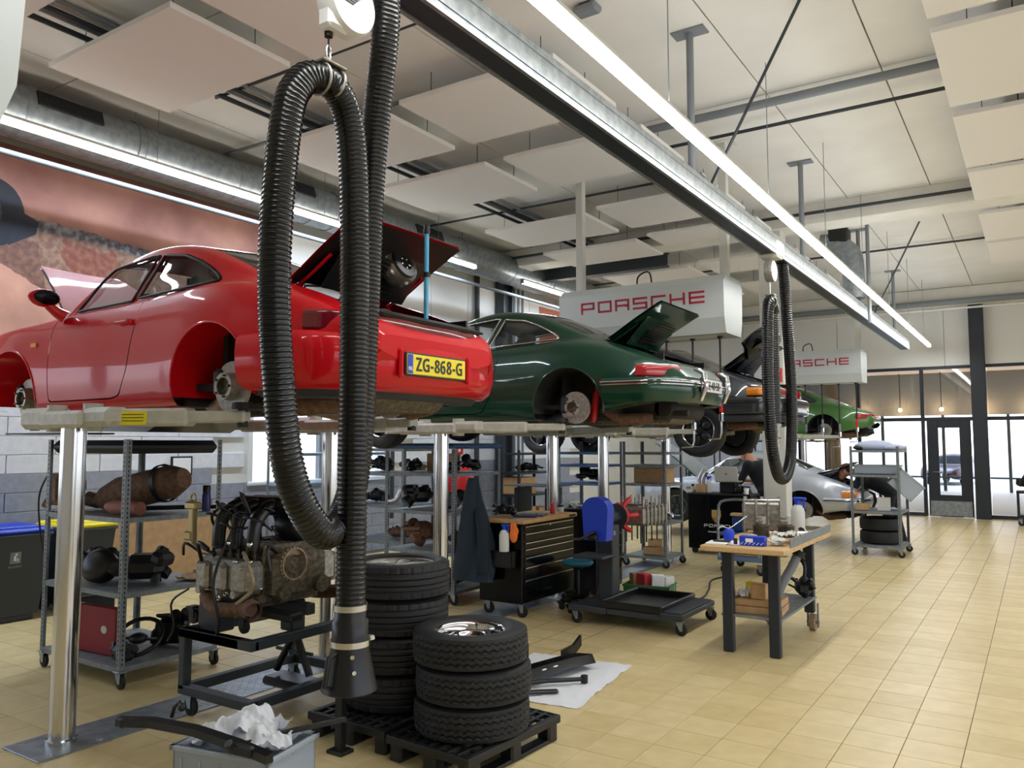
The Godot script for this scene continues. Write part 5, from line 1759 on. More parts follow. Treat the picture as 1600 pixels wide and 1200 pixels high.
func hoses() -> void:
	var x := -2.45
	var t := thing("exhaust_hose", "big black ribbed exhaust hose hanging in a loop down to a funnel, nearest the camera", "hose", V(x, 0, 0))
	var pts := [V(0, 1.02, -2.49), V(0, 1.5, -2.49), V(0, 1.97, -2.49), V(0, 2.5, -2.485), V(0, 2.9, -2.47), V(0, 3.13, -2.43), V(0, 3.23, -2.35), V(0, 3.24, -2.26), V(0, 3.18, -2.16), V(0, 2.98, -2.09), V(0, 2.4, -2.05), V(0, 1.9, -2.09), V(0.0, 1.6, -2.15), V(0.0, 1.41, -2.26), V(-0.03, 1.35, -2.39), V(-0.09, 1.45, -2.55), V(-0.13, 1.7, -2.66), V(-0.14, 2.27, -2.7), V(-0.1, 3.0, -2.69), V(0, 3.6, -2.66), V(0, 3.86, -2.66)]
	obj("hose_body", ribbed(pts, 0.065, 0.0205, 32), M.hose, t)
	var b := mb()
	b.at(V(0, 0, -2.49)).lathe([Vector2(0.057, 1.06), Vector2(0.066, 1.04), Vector2(0.066, 0.99), Vector2(0.076, 0.98), Vector2(0.076, 0.92), Vector2(0.08, 0.9), Vector2(0.08, 0.87), Vector2(0.112, 0.72), Vector2(0.118, 0.7), Vector2(0.114, 0.695), Vector2(0.1, 0.71), Vector2(0.07, 0.9)], 40)
	var fu := obj("funnel", b, M.black, t, "black rubber funnel")
	for y in [1.035, 0.89]:
		obj("clamp_band", mb().at(V(0, 0, -2.49)).lathe([Vector2(0.068 if y > 1 else 0.081, y + 0.012), Vector2(0.071 if y > 1 else 0.084, y + 0.012), Vector2(0.071 if y > 1 else 0.084, y - 0.012), Vector2(0.068 if y > 1 else 0.081, y - 0.012)], 40), M.steel, fu)
	obj("clamp_screw", mb().box(V(0.05, 0.9, -2.56), V(0.03, 0.022, 0.03), 0.005), M.steel, fu)
	for y in [0.85, 0.79]: obj("bolt", mb().cyl(V(0.062, y, -2.44), V(0.078 + (0.85 - y) * 0.2, y, -2.425), 0.009, 0.009, 10), M.steel, fu)
	obj("handle", mb().tube([V(0.0, 0.86, -2.42), V(0.0, 0.85, -2.37), V(0.0, 0.74, -2.35), V(0.0, 0.72, -2.39)], 0.011, 8), M.dark, fu)
	b = mb()
	for e in [0.02, 0.1]:
		var q := V(0, 3.24, -2.345 + e * 1.0 - 0.02)
		b.tube(circle_about(q, V(0, 0.25 - e * 3.0, 0.95), 0.066), 0.007, 6, true)
	b.box(V(0, 3.31, -2.31), V(0.1, 0.012, 0.13), 0.004)
	b.cyl(V(0, 3.31, -2.31), V(0, 3.35, -2.31), 0.008)
	obj("saddle", b, M.alu, t, "metal saddle clamp")
	# tool balancer carrying the loop
	var u := thing("balancer", "white spring balancer with a slotted round cover carrying the near hose loop", "balancer", V(x, 3.5, -2.38))
	b = mb()
	b.at(V(0.03, 0.1, 0), 0, 0, -PI / 2).lathe([Vector2(0.001, -0.05), Vector2(0.125, -0.05), Vector2(0.135, -0.03), Vector2(0.135, 0.03), Vector2(0.125, 0.05), Vector2(0.001, 0.05)], 40)
	b.T = Transform3D()
	b.box(V(0.02, 0.02, 0.06), V(0.08, 0.12, 0.12), 0.015)
	obj("drum", b, M.white, u)
	for k in 6: obj("slot", mb().at(V(0.083, 0.1, 0), 0, 0, 0).box(V(0, 0.05 - 0.012 * k, -0.02 + 0.012 * k), V(0.004, 0.006, 0.07)), M.dark, u)
	obj("bracket", mb().box(V(0, 0.28, 0), V(0.06, 0.14, 0.03), 0.006), M.steel, u)
	obj("cable", mb().cyl(V(0, -0.15, 0.07), V(0, 0.0, 0.07), 0.004).cyl(V(0, -0.06, 0.07), V(0, 0.0, 0.07), 0.018, 0.022, 12), M.black, u)
	var lk := []
	for k in 16: lk.append(V(0, -0.13 + sin(TAU * k / 16.0) * 0.035, 0.07 + cos(TAU * k / 16.0) * 0.012))
	obj("hook", mb().tube(lk, 0.004, 6, true), M.steel, u)
	# second hose farther down the rail
	t = thing("exhaust_hose", "slimmer-looking black ribbed hose looped under the rail in front of the white pillar", "hose", V(x, 0, 0))
	pts = [V(0, 1.7, -9.3), V(0, 2.3, -9.25), V(0, 2.9, -9.2), V(0, 3.2, -9.12), V(0, 3.3, -9.0), V(0, 3.22, -8.9), V(0, 2.8, -8.84), V(0, 2.37, -8.82), V(0, 1.8, -8.88), V(0, 1.45, -9.05), V(0, 1.32, -9.3), V(0, 1.42, -9.58), V(0, 1.7, -9.74), V(0, 2.4, -9.8), V(0, 3.2, -9.68), V(0, 3.86, -9.55)]
	obj("hose_body", ribbed(pts.slice(3), 0.066, 0.0265, 20), M.hose, t)
	obj("hose_end", ribbed([V(0, 3.2, -9.1), V(0, 2.6, -9.08), V(0, 1.95, -9.1)], 0.06, 0.0265, 20), M.hose, t)
	obj("end_valve", mb().box(V(0, 1.86, -9.1), V(0.1, 0.18, 0.12), 0.02).cyl(V(0, 1.77, -9.1), V(0, 1.65, -9.1), 0.04), M.alu, t)
	obj("red_collar", mb().cyl(V(0, 2.42, -9.3), V(0, 2.58, -9.3), 0.03), M.redp, t)
	obj("saddle", mb().tube(circle_about(V(0, 3.3, -9.0), V(0, 0, 1), 0.07), 0.008, 6, true).box(V(0, 3.38, -9.0), V(0.1, 0.012, 0.1)), M.alu, t)
	u = thing("balancer", "small grey trolley and balancer under the rail carrying the far hose loop", "balancer", V(x, 3.6, -9.02))
	obj("drum", mb().at(V(0.0, 0.05, 0), 0, 0, -PI / 2).lathe([Vector2(0.001, -0.045), Vector2(0.115, -0.045), Vector2(0.125, 0.0), Vector2(0.115, 0.045), Vector2(0.001, 0.045)], 32), M.alu, u)
	obj("trolley", mb().box(V(0, 0.3, -0.05), V(0.24, 0.2, 0.26), 0.03), M.offwhite, u)
	obj("cable", mb().cyl(V(0, -0.06, 0.02), V(0, -0.22, 0.02), 0.006), M.steel, u)
func circle_about(c: Vector3, ax: Vector3, r: float) -> Array:
	var d := ax.normalized()
	var u := d.cross(V(1, 0, 0) if absf(d.x) < 0.9 else V(0, 1, 0)).normalized()
	var w := d.cross(u)
	var o := []
	for k in 28: o.append(c + (u * cos(TAU * k / 28.0) + w * sin(TAU * k / 28.0)) * r)
	return o

func tyre_stack(p: Vector3, n: int, w: float, R: float, rr: float, tread: String, rim: String, bright: Material, where: String, grp: String) -> void:
	for k in n:
		var lab := ""
		if k == n - 1: lab = "top tyre of %s, its %s wheel face showing" % [where, "chrome" if rim == "steel" else "silver"]
		elif k == 0: lab = "bottom tyre of %s, resting on the pallet" % where
		else: lab = "%s tyre from the top of %s" % [ORD[n - 1 - k], where]
		var t := thing("stacked_tyre", lab, "tyre", p + V(rng.randf_range(-0.015, 0.015), k * w, rng.randf_range(-0.015, 0.015)), rng.randf() * 6.0, grp)
		wheel_on(t, V(0, w * 0.5, 0), V(0, 1, 0), R, w, rr, tread, rim, bright, M.dark, "tyre")
func pallet(label: String, p: Vector3, s: Vector3, turn := 0.0) -> void:
	var t := thing("plastic_pallet", label, "pallet", p, turn, "small black pallets")
	var b := mb()
	for k in 9:
		var x := lerpf(-0.46, 0.46, k / 8.0) * s.x
		b.box(V(x, s.y - 0.012, 0), V(0.022, 0.024, s.z), 0.003)
	for k in 9:
		var z := lerpf(-0.46, 0.46, k / 8.0) * s.z
		b.box(V(0, s.y - 0.014, z), V(s.x, 0.02, 0.022), 0.003)
	obj("deck", b, M.dark, t)
	b = mb()
	for e in [-1.0, 1.0]:
		b.box(V(0, s.y - 0.022, e * s.z * 0.49), V(s.x, 0.044, 0.02), 0.004)
		b.box(V(e * s.x * 0.49, s.y - 0.022, 0), V(0.02, 0.044, s.z), 0.004)
	obj("rim", b, M.dark, t)
	for i in 3:
		for j in 3:
			b = mb()
			var c := V((i - 1) * s.x * 0.42, 0, (j - 1) * s.z * 0.42)
			b.box(c + V(0, s.y * 0.4, 0), V(0.09, s.y * 0.75, 0.09), 0.012)
			obj("foot", b, M.dark, t)
	for i in 3:
		obj("runner", mb().box(V((i - 1) * s.x * 0.42, 0.011, 0), V(0.08, 0.022, s.z * 0.95), 0.005), M.dark, t)
func sheet(w: float, l: float, lift: float, seed_: int, nx := 30, nz := 30, radial := false) -> MB:
	# thin crumpled sheet lying flat
	var f := FastNoiseLite.new()
	f.seed = seed_
	f.frequency = 1.0
	f.fractal_octaves = 3
	var P := []
	for i in nx + 1:
		var row := []
		for j in nz + 1:
			var u := i / float(nx) - 0.5
			var v := j / float(nz) - 0.5
			var edge := 1.0 + 0.05 * f.get_noise_2d(u * 3.0 + 7.0, v * 3.0)
			var y := 0.002 + lift * absf(f.get_noise_2d(u * 5.0, v * 5.0)) * (1.0 if radial else 0.6 + absf(u))
			row.append(V(u * w * edge, y, v * l * edge))
		P.append(row)
	return grid(P)
func grid(P: Array) -> MB:
	var b := mb()
	var n := P.size()
	var m: int = P[0].size()
	var N := []
	for i in n:
		var row := []
		for j in m:
			var du: Vector3 = P[mini(i + 1, n - 1)][j] - P[maxi(i - 1, 0)][j]
			var dv: Vector3 = P[i][mini(j + 1, m - 1)] - P[i][maxi(j - 1, 0)]
			var c := dv.cross(du)
			row.append(c.normalized() if c.length() > 1e-9 else Vector3.UP)
		N.append(row)
	for i in n - 1:
		for j in m - 1:
			b.tri(P[i][j], P[i + 1][j], P[i + 1][j + 1], N[i][j], N[i + 1][j], N[i + 1][j + 1])
			b.tri(P[i][j], P[i + 1][j + 1], P[i][j + 1], N[i][j], N[i + 1][j + 1], N[i][j + 1])
	return b
func open_box(s: Vector3, th: float, rim := 0.0) -> MB:
	var b := mb()
	b.box(V(0, th * 0.5, 0), V(s.x, th, s.z))
	for e in [-1.0, 1.0]:
		b.box(V(e * (s.x - th) * 0.5, s.y * 0.5, 0), V(th, s.y, s.z), th * 0.2)
		b.box(V(0, s.y * 0.5, e * (s.z - th) * 0.5), V(s.x, s.y, th), th * 0.2)
		if rim > 0.0:
			b.box(V(e * (s.x * 0.5), s.y - 0.012, 0), V(rim, 0.024, s.z + rim), 0.004)
			b.box(V(0, s.y - 0.012, e * (s.z * 0.5)), V(s.x + rim, 0.024, rim), 0.004)
	return b

func front_things() -> void:
	# tyre stacks on their pallets
	pallet("black plastic pallet under the tall stack of wide tyres", V(-3.38, 0, -3.8), V(0.6, 0.14, 0.8))
	pallet("black plastic pallet under the front stack of three tyres", V(-2.72, 0, -3.77), V(0.58, 0.14, 0.84), -0.06)
	tyre_stack(V(-3.39, 0.142, -3.86), 4, 0.215, 0.318, 0.215, "road", "alloy", M.alu, "the tall rear stack behind the funnel", "wide tyres of the tall stack")
	tyre_stack(V(-2.72, 0.142, -3.72), 3, 0.185, 0.325, 0.195, "zigzag", "steel", M.chrome, "the front stack with zigzag tread", "tyres of the front stack")
	solo("support_post", mb().box(V(0, 0.2, 0), V(0.05, 0.4, 0.05), 0.006).box(V(0, 0.01, 0), V(0.12, 0.02, 0.1), 0.004), M.dark, "short black upright post in front of the tall tyre stack, below the funnel", "post", V(-3.33, 0, -3.32))
	# grey crate with papers and black trim pieces
	var t := thing("storage_crate", "grey plastic crate full of crumpled white paper at the bottom edge", "crate", V(-3.26, 0, -2.62), 0.22)
	obj("tub", open_box(V(0.54, 0.3, 0.37), 0.012, 0.03), M.crate, t)
	for k in 5: obj("rib", mb().box(V(-0.22 + 0.11 * k, 0.13, 0.19), V(0.012, 0.24, 0.01), 0.003), M.crate, t)
	for e in [[-0.1, 0.13, 0.03, 0.0, 11], [0.11, 0.13, 0.0, 0.3, 12], [0.0, 0.19, -0.03, 0.1, 13]]:
		var P := []
		var f := FastNoiseLite.new()
		f.seed = e[4]
		f.frequency = 1.4
		for i in 41:
			var row := []
			for j in 37:
				var u := i / 40.0 - 0.5
				var v := j / 36.0 - 0.5
				var r := Vector2(u, v).length()
				var a := atan2(v, u)
				row.append(V(u * (0.3 + 0.03 * sin(v * 9.0)), 0.16 + e[1] + 0.2 * maxf(0.0, 0.5 - r) + 0.035 * sin(a * 4.0 + e[3] * 4.0 + r * 3.0) * minf(r * r * 4.0, 1.0) + 0.05 * f.get_noise_2d(u * 1.6, v * 1.6) + 0.1 * maxf(0.0, r - 0.42), v * (0.23 + 0.03 * cos(u * 8.0))))
			P.append(row)
		solo("packing_paper", grid(P), M.film, "%s crumpled sheet of white packing paper in the grey crate" % ["left", "right", "topmost"][e[4] - 11], "paper", V(-3.26, 0, -2.62) + V(e[0], 0.0, e[2]), 0.22 + e[3], "packing paper in the crate")
	t = thing("trim_strip", "long black trim strip lying across the grey crate", "car part", V(-3.4, 0.31, -2.44), 0.1)
	obj("strip", mb().sweep([V(-0.5, 0.0, 0.02), V(-0.3, 0.02, 0.0), V(0.0, 0.03, 0), V(0.3, 0.02, 0.02), V(0.52, 0.01, 0.05)], [Vector2(-0.02, 0), Vector2(0.02, 0.0), Vector2(0.018, 0.045), Vector2(-0.018, 0.035)]), M.black, t)
	obj("bracket", mb().box(V(0.36, 0.04, 0.05), V(0.12, 0.05, 0.04), 0.01).cyl(V(0.3, 0.03, 0.05), V(0.3, 0.07, 0.08), 0.02).box(V(-0.5, 0.02, 0.02), V(0.06, 0.05, 0.05), 0.01), M.dark, t)
	solo("trim_strip", mb().sweep([V(-0.25, 0, 0), V(0, 0.02, 0), V(0.25, 0.03, 0)], [Vector2(-0.012, 0), Vector2(0.012, 0), Vector2(0.012, 0.02), Vector2(-0.012, 0.02)]), M.dark, "slim black trim strip leaning on the right rim of the grey crate", "car part", V(-3.06, 0.31, -2.75), 1.1)
	solo("trim_clip", mb().tube([V(0, 0, 0), V(0.02, 0.05, 0), V(0.06, 0.08, 0), V(0.08, 0.06, 0)], 0.01, 8).ball(V(0.08, 0.06, 0), V(0.02, 0.02, 0.02)), M.dark, "small black hooked clip standing at the left end of the long trim strip", "car part", V(-3.62, 0.38, -2.46))
	# plastic sheet with black car parts
	solo("plastic_sheet", sheet(0.85, 1.15, 0.02, 21), M.film, "white plastic sheet spread on the tiles behind the front tyres", "sheet", V(-3.06, 0.0, -5.2), 0.12)
	t = thing("bumper_panel", "long black bumper panel with an upturned end lying on the white sheet", "car part", V(-3.08, 0.03, -5.25), 1.35)
	obj("panel", mb().sweep([V(-0.5, 0.02, 0), V(-0.2, 0.03, 0), V(0.15, 0.03, 0), V(0.36, 0.02, 0.01)], [Vector2(-0.1, 0.0), Vector2(0.1, 0.0), Vector2(0.09, 0.04), Vector2(-0.06, 0.06)]), M.gloss, t)
	obj("end_flap", mb().sweep([V(0.2, 0.05, -0.1), V(0.36, 0.06, -0.13), V(0.46, 0.12, -0.14)], [Vector2(-0.012, -0.03), Vector2(0.012, -0.03), Vector2(0.012, 0.05), Vector2(-0.012, 0.05)]), M.black, t)
	for x in [-0.18, -0.06]: obj("oval_hole", mb().ball(V(x, 0.066, 0.07), V(0.028, 0.006, 0.014), 14, 6), M.paper, t)
	solo("number_tag", mb().box(V(0, 0.07, 0), V(0.16, 0.14, 0.006), 0.002), M.black, "upright black plate at the back left of the white sheet", "car part", V(-3.52, 0.0, -5.45), 0.5)
	solo("trim_bar", mb().tube([V(-0.3, 0.03, 0), V(0, 0.035, 0), V(0.28, 0.03, 0.02)], 0.016, 8).cyl(V(0.28, 0.005, 0.02), V(0.28, 0.055, 0.02), 0.026), M.black, "thin black bar with a round end in front of the bumper panel", "car part", V(-2.98, 0.01, -4.98), 0.9)
	solo("trim_bar", mb().box(V(0, 0.015, 0), V(0.26, 0.02, 0.05), 0.008), M.black, "short flat black bar at the near edge of the white sheet", "car part", V(-2.93, 0.01, -4.8), 0.7)
	# rack on the left with its parts
	rack("grey perforated rack on casters loaded with parts, beside the nearest lift column", -6.53, -5.45, -3.28, -4.08, 1.75, [1.19, 0.66, 0.15])
	solo("cloth_cover", mb().box(V(0, -0.05, 0), V(1.06, 0.1, 0.78), 0.04), M.rubber, "black padded mat covering the top of the left rack", "mat", V(-5.99, 1.745, -3.68))
	solo("undertray", mb().prism_at(V(0, 0.05, 0), [Vector2(-0.6, 0.0), Vector2(0.5, -0.02), Vector2(0.7, 0.06), Vector2(0.55, 0.1), Vector2(-0.1, 0.07)], 0.7), M.black, "black plastic engine undertray on top of the left rack", "car part", V(-5.75, 1.77, -3.65))
	solo("splash_guard", mb().box(V(0, 0.01, 0), V(0.9, 0.012, 0.4), 0.004), M.dark, "thin dark panel sticking out left over the rack top", "car part", V(-6.8, 1.79, -3.5), 0.05)
	t = thing("silencer", "rusty brown exhaust silencer on the upper tray of the left rack", "car part", V(-5.95, 1.2, -3.72), 0.25)
	obj("canister", mb().at(V(0, 0.16, 0), 0, 0, PI / 2 + 0.22).lathe([Vector2(0.001, -0.42), Vector2(0.08, -0.42), Vector2(0.13, -0.3), Vector2(0.14, 0.2), Vector2(0.1, 0.36), Vector2(0.05, 0.46), Vector2(0.001, 0.46)], 24), M.rust, t)
	obj("strap", mb().at(V(0.22, 0.21, 0), 0, 0, PI / 2 + 0.22).lathe([Vector2(0.142, -0.02), Vector2(0.15, -0.02), Vector2(0.15, 0.02), Vector2(0.142, 0.02)], 24), M.dark, t)
	obj("inlet", mb().tube([V(-0.3, 0.08, 0), V(-0.42, 0.06, 0.03), V(-0.5, 0.08, 0.05)], 0.06, 12), M.oily, t)
	solo("heat_shield", mb().at(V(0, 0.05, 0), 0, 0, PI / 2).lathe([Vector2(0.001, -0.2), Vector2(0.05, -0.17), Vector2(0.055, 0.12), Vector2(0.03, 0.2), Vector2(0.001, 0.2)], 16), mat(rgb(150, 96, 78), 0.7), "terracotta-coloured pipe lying in front of the silencer", "car part", V(-5.68, 1.195, -3.42), 0.1)
	t = thing("catalyst", "dirty metal catalyst hanging off the left end of the rack", "car part", V(-6.62, 1.2, -3.45))
	obj("housing", cluster(41, V(0.36, 0.42, 0.3), 9), M.rust, t)
	obj("cable", wire([V(-0.1, 0.3, 0.05), V(-0.24, 0.1, 0.06), V(-0.2, -0.2, 0.06), V(-0.12, -0.42, 0.05)], 0.008), M.black, t)
	bottle("dark spray can at the right end of the rack's upper tray", V(-5.52, 1.192, -4.0), 0.033, 0.2, mat(rgb(52, 50, 110), 0.4), M.black)
	solo("wishbone", mb().tube([V(-0.3, 0.02, 0), V(0, 0.025, 0.03), V(0.3, 0.02, 0)], 0.018, 8).ball(V(0.3, 0.03, 0), V(0.04, 0.03, 0.04)), M.black, "thin black suspension arm on the upper tray next to the spray can", "car part", V(-5.7, 1.195, -3.9), 0.9)
	solo("engine_cover", cluster(42, V(0.42, 0.26, 0.36), 12), M.black, "black cast part at the left of the rack's middle tray", "car part", V(-6.15, 0.665, -3.6), 0.3)
	solo("air_box", cluster(43, V(0.46, 0.3, 0.4), 12), M.dark, "bulky black air box in the centre of the rack's middle tray", "car part", V(-5.72, 0.665, -3.62), 0.8)
	solo("fan_motor", mb().at(V(0, 0.13, 0), 0, PI / 2 - 0.4).lathe([Vector2(0.03, -0.08), Vector2(0.12, -0.06), Vector2(0.13, 0.03), Vector2(0.09, 0.07), Vector2(0.001, 0.075)], 28), M.black, "round black fan motor on the rack's middle tray", "car part", V(-5.98, 0.665, -3.42), 0.5)
	solo("cardboard_scrap", sheet(0.3, 0.24, 0.05, 31, 10, 10), M.card, "scrap of packaging at the right of the rack's middle tray", "packaging", V(-5.56, 0.67, -3.98), 0.4)
	solo("gasket_roll", cluster(44, V(0.2, 0.16, 0.2), 7), M.grey, "pale metal fitting at the far left of the rack's middle tray", "car part", V(-6.32, 0.665, -3.38), 0.0)
	t = thing("parts_box", "tall red box with white edge standing on the bottom tray", "box", V(-5.99, 0.155, -3.44), 0.08)
	obj("cover", mb().box(V(0, 0.17, 0), V(0.46, 0.34, 0.07), 0.003), mat(rgb(134, 16, 34), 0.55), t)
	obj("white_side", mb().box(V(-0.245, 0.17, 0), V(0.03, 0.34, 0.072), 0.002), M.paper, t)
	obj("emblem", mb().ball(V(0.1, 0.18, 0.0355), V(0.035, 0.03, 0.002), 16, 6), M.offwhite, t)
	t = thing("steering_wheel", "black steering wheel leaning on the bottom tray of the left rack", "car part", V(-5.66, 0.155, -3.55), 0.4)
	obj("rim", mb().tube(circle_about(V(0, 0.13, 0), V(0.1, 0.75, 0.6), 0.17), 0.016, 8, true), M.black, t)
	obj("hub", mb().ball(V(0, 0.12, 0.0), V(0.07, 0.04, 0.07)).box(V(0, 0.12, 0), V(0.3, 0.015, 0.05), 0.006), M.dark, t)
	solo("column_switch", cluster(45, V(0.24, 0.18, 0.2), 9), M.dark, "dark column switch block in front of the steering wheel", "car part", V(-5.6, 0.155, -3.4), 0.0)
	solo("cable_bundle", cluster(46, V(0.34, 0.34, 0.28), 14), M.black, "black tangle of cables behind the steering wheel", "car part", V(-5.72, 0.155, -3.88), 0.6)
	solo("chrome_fittings", cluster(47, V(0.22, 0.09, 0.2), 12), M.chrome, "handful of chrome fittings on the bottom tray near the back", "car part", V(-5.56, 0.155, -3.9), 0.3)
	solo("black_case", mb().box(V(0, 0.17, 0), V(0.05, 0.34, 0.4), 0.008), M.dark, "slim dark case upright at the left end of the bottom tray", "case", V(-6.46, 0.155, -3.62))
	# wheeled bins by the wall
	bin("dark grey wheeled bin with a bright blue lid by the left wall", V(-8.55, 0, -3.95), M.blue, true)
	bin("wheeled bin with a yellow lid beside the blue-lidded bin", V(-8.55, 0, -4.62), M.yellow, false)
	t = thing("picture_frame", "small dark frame with a white notice on the block wall", "picture", V(-8.99, 1.44, -6.14))
	obj("frame", mb().box(V(0, 0, 0), V(0.02, 0.24, 0.3), 0.004), M.dark, t)
	obj("notice", mb().box(V(0.011, 0, 0), V(0.003, 0.2, 0.25)), M.paper, t)
	solo("wall_box", mb().box(V(0, 0.08, 0), V(0.12, 0.16, 0.26), 0.01), M.offwhite, "pale box on the wall left of the framed notice", "box", V(-8.92, 1.22, -5.68))
	solo("wall_board", mb().box(V(0, 0.42, 0), V(0.03, 0.84, 1.9), 0.004), M.card, "plain beige board leaning low against the left wall", "board", V(-8.96, 0.1, -6.1))
	engine_cart()

func bin(label: String, p: Vector3, lid: Material, sign_: bool) -> void:
	var t := thing("wheeled_bin", label, "bin", p, 0.0, "wheeled bins by the wall")
	var b := mb()
	# tapered tub
	for e in [[-1, 0], [1, 0], [0, -1], [0, 1]]:
		var q := []
		for k in [[-1, 0], [1, 0], [1, 1], [-1, 1]]:
			var y: float = 0.06 + k[1] * 0.78
			var w: float = 0.22 + 0.06 * k[1]
			var d: float = 0.2 + 0.07 * k[1]
			if e[0] != 0: q.append(V(e[0] * w, y, k[0] * d))
			else: q.append(V(k[0] * w, y, e[1] * d))
		b.face(q, V(e[0], -0.1, e[1]).normalized())
	b.box(V(0, 0.07, 0), V(0.42, 0.02, 0.38))
	b.box(V(0, 0.83, 0), V(0.6, 0.03, 0.58), 0.01)
	obj("tub", b, M.anth, t)
	obj("lid", mb().box(V(0, 0.87, 0), V(0.6, 0.05, 0.58), 0.02).box(V(0.0, 0.9, 0), V(0.44, 0.03, 0.42), 0.012).box(V(-0.3, 0.88, 0), V(0.06, 0.06, 0.5), 0.02), lid, t)
	for s in [-1.0, 1.0]: obj("bin_wheel", mb().cyl(V(-0.2, 0.1, s * 0.24), V(-0.2, 0.1, s * 0.19), 0.1, 0.1, 20), M.rubber, t)
	obj("foot", mb().box(V(0.15, 0.03, 0), V(0.08, 0.06, 0.34), 0.01), M.anth, t)
	if sign_:
		var s := obj("symbol_plate", mb().at(V(0.262, 0.62, 0.05), 0, 0, -0.075).box(Vector3.ZERO, V(0.004, 0.11, 0.1), 0.001), M.grey, t)
		obj("symbol", mb().ball(V(0.268, 0.652, 0.045), V(0.003, 0.012, 0.012)).box(V(0.265, 0.615, 0.055), V(0.006, 0.05, 0.022), 0.003).box(V(0.264, 0.6, 0.03), V(0.006, 0.03, 0.012)), M.white, s)
		text_on(t, "KLIKO", V(0.2565, 0.54, 0.05), V(0, PI / 2, 0), 0.03, M.grey, "lettering")

func engine_cart() -> void:
	var t := thing("engine_trolley", "black square-tube trolley carrying the dirty engine", "trolley", V(-4.28, 0, -3.66))
	var bar := func(a: Vector3, c: Vector3, w: float) -> MB:
		var d := c - a
		return mb().box((a + c) * 0.5, V(maxf(absf(d.x), w) + (0 if absf(d.x) < 0.01 else w), maxf(absf(d.y), w), maxf(absf(d.z), w)), 0.006)
	for y in [0.17, 0.52]:
		for e in [-1.0, 1.0]:
			if y < 0.3 or e < 0: obj("cross_bar", bar.call(V(-0.32, y, e * -0.45), V(0.32, y, e * -0.45), 0.06), M.anth, t)
			else: obj("cross_bar", bar.call(V(-0.32, y, 0.45), V(0.2, y, 0.45), 0.06), M.anth, t)
			obj("side_bar", bar.call(V(e * 0.32, y, -0.45), V(e * 0.32, y, 0.45), 0.06), M.anth, t)
	for q in [[-0.32, 0.45], [-0.32, -0.45], [0.32, -0.45]]: obj("upright", bar.call(V(q[0], 0.17, q[1]), V(q[0], 0.52, q[1]), 0.06), M.anth, t)
	for q in [[-0.3, 0.42], [0.3, 0.42], [-0.3, -0.42], [0.3, -0.42]]: caster(t, V(q[0], 0, q[1]), 0.06)
	obj("table_beam", bar.call(V(-0.3, 0.66, 0.0), V(0.3, 0.66, 0.0), 0.07), M.anth, t)
	obj("table_beam", mb().box(V(0, 0.66, 0.22), V(0.9, 0.05, 0.1), 0.01), M.dark, t)
	obj("table_post", mb().box(V(0.05, 0.58, -0.1), V(0.12, 0.2, 0.12), 0.01), M.anth, t)
	obj("table_post", mb().box(V(-0.22, 0.6, 0.3), V(0.2, 0.16, 0.14), 0.01), M.anth, t)
	obj("scissor_jack", mb().cyl(V(-0.1, 0.2, -0.1), V(0.1, 0.5, -0.1), 0.025).cyl(V(0.22, 0.2, -0.1), V(0.06, 0.5, -0.1), 0.025).box(V(0.06, 0.14, -0.1), V(0.4, 0.06, 0.2), 0.02).cyl(V(-0.1, 0.34, -0.1), V(0.24, 0.34, -0.1), 0.012), M.black, t)
	for q in [[-0.38, 0.36], [0.12, 0.36]]: caster(t, V(q[0], 0.55, q[1]), 0.045, M.dark)
	# engine
	var e := thing("car_engine", "dirty flat-six engine with black intake pipes and gearbox, on the trolley", "engine", V(-4.3, 0.69, -3.62))
	var b := mb()
	b.box(V(0, 0.2, 0), V(0.5, 0.34, 0.42), 0.05)
	b.box(V(0.0, 0.06, 0), V(0.44, 0.1, 0.5), 0.03)
	for k in 6: b.box(V(-0.2 + 0.08 * k, 0.2, 0.0), V(0.02, 0.38, 0.46), 0.006)
	obj("crankcase", b, M.oily, e)
	for sg in [1.0, -1.0]:
		b = mb()
		b.box(V(-0.02, 0.2, 0.3 * sg), V(0.52, 0.2, 0.14), 0.03)
		for k in 3:
			b.box(V(-0.18 + 0.17 * k, 0.2, 0.38 * sg), V(0.12, 0.18, 0.05), 0.02)
			b.cyl(V(-0.18 + 0.17 * k, 0.11, 0.38 * sg), V(-0.18 + 0.17 * k, 0.11, 0.42 * sg), 0.024, 0.024, 12)
			b.cyl(V(-0.12 + 0.17 * k, 0.27, 0.4 * sg), V(-0.12 + 0.17 * k, 0.27, 0.42 * sg), 0.012, 0.012, 8)
		obj("valve_cover", b, M.alu, e)
		b = mb()
		for k in 3: b.tube(smooth_path([V(-0.2 + 0.17 * k, 0.36, 0.26 * sg), V(-0.2 + 0.17 * k, 0.52, 0.24 * sg), V(-0.19 + 0.16 * k, 0.62, 0.14 * sg), V(-0.18 + 0.15 * k, 0.62, 0.04 * sg)], 0.04), 0.042, 12)
		b.at(V(-0.02, 0.62, 0.05 * sg), 0, 0, PI / 2).lathe([Vector2(0.001, -0.27), Vector2(0.05, -0.26), Vector2(0.062, -0.2), Vector2(0.062, 0.2), Vector2(0.05, 0.26), Vector2(0.001, 0.27)], 16)
		obj("intake_manifold", b, M.black, e)
		b = mb()
		b.tube(smooth_path([V(-0.2, 0.06, 0.34 * sg), V(-0.05, 0.0, 0.38 * sg), V(0.2, 0.02, 0.36 * sg), V(0.3, 0.04, 0.4 * sg)], 0.05), 0.045, 12)
		b.cyl(V(0.3, 0.04, 0.4 * sg), V(0.36, 0.03, 0.42 * sg), 0.06, 0.055, 16, false)
		obj("exhaust_manifold", b, M.rust, e)
	b = mb()
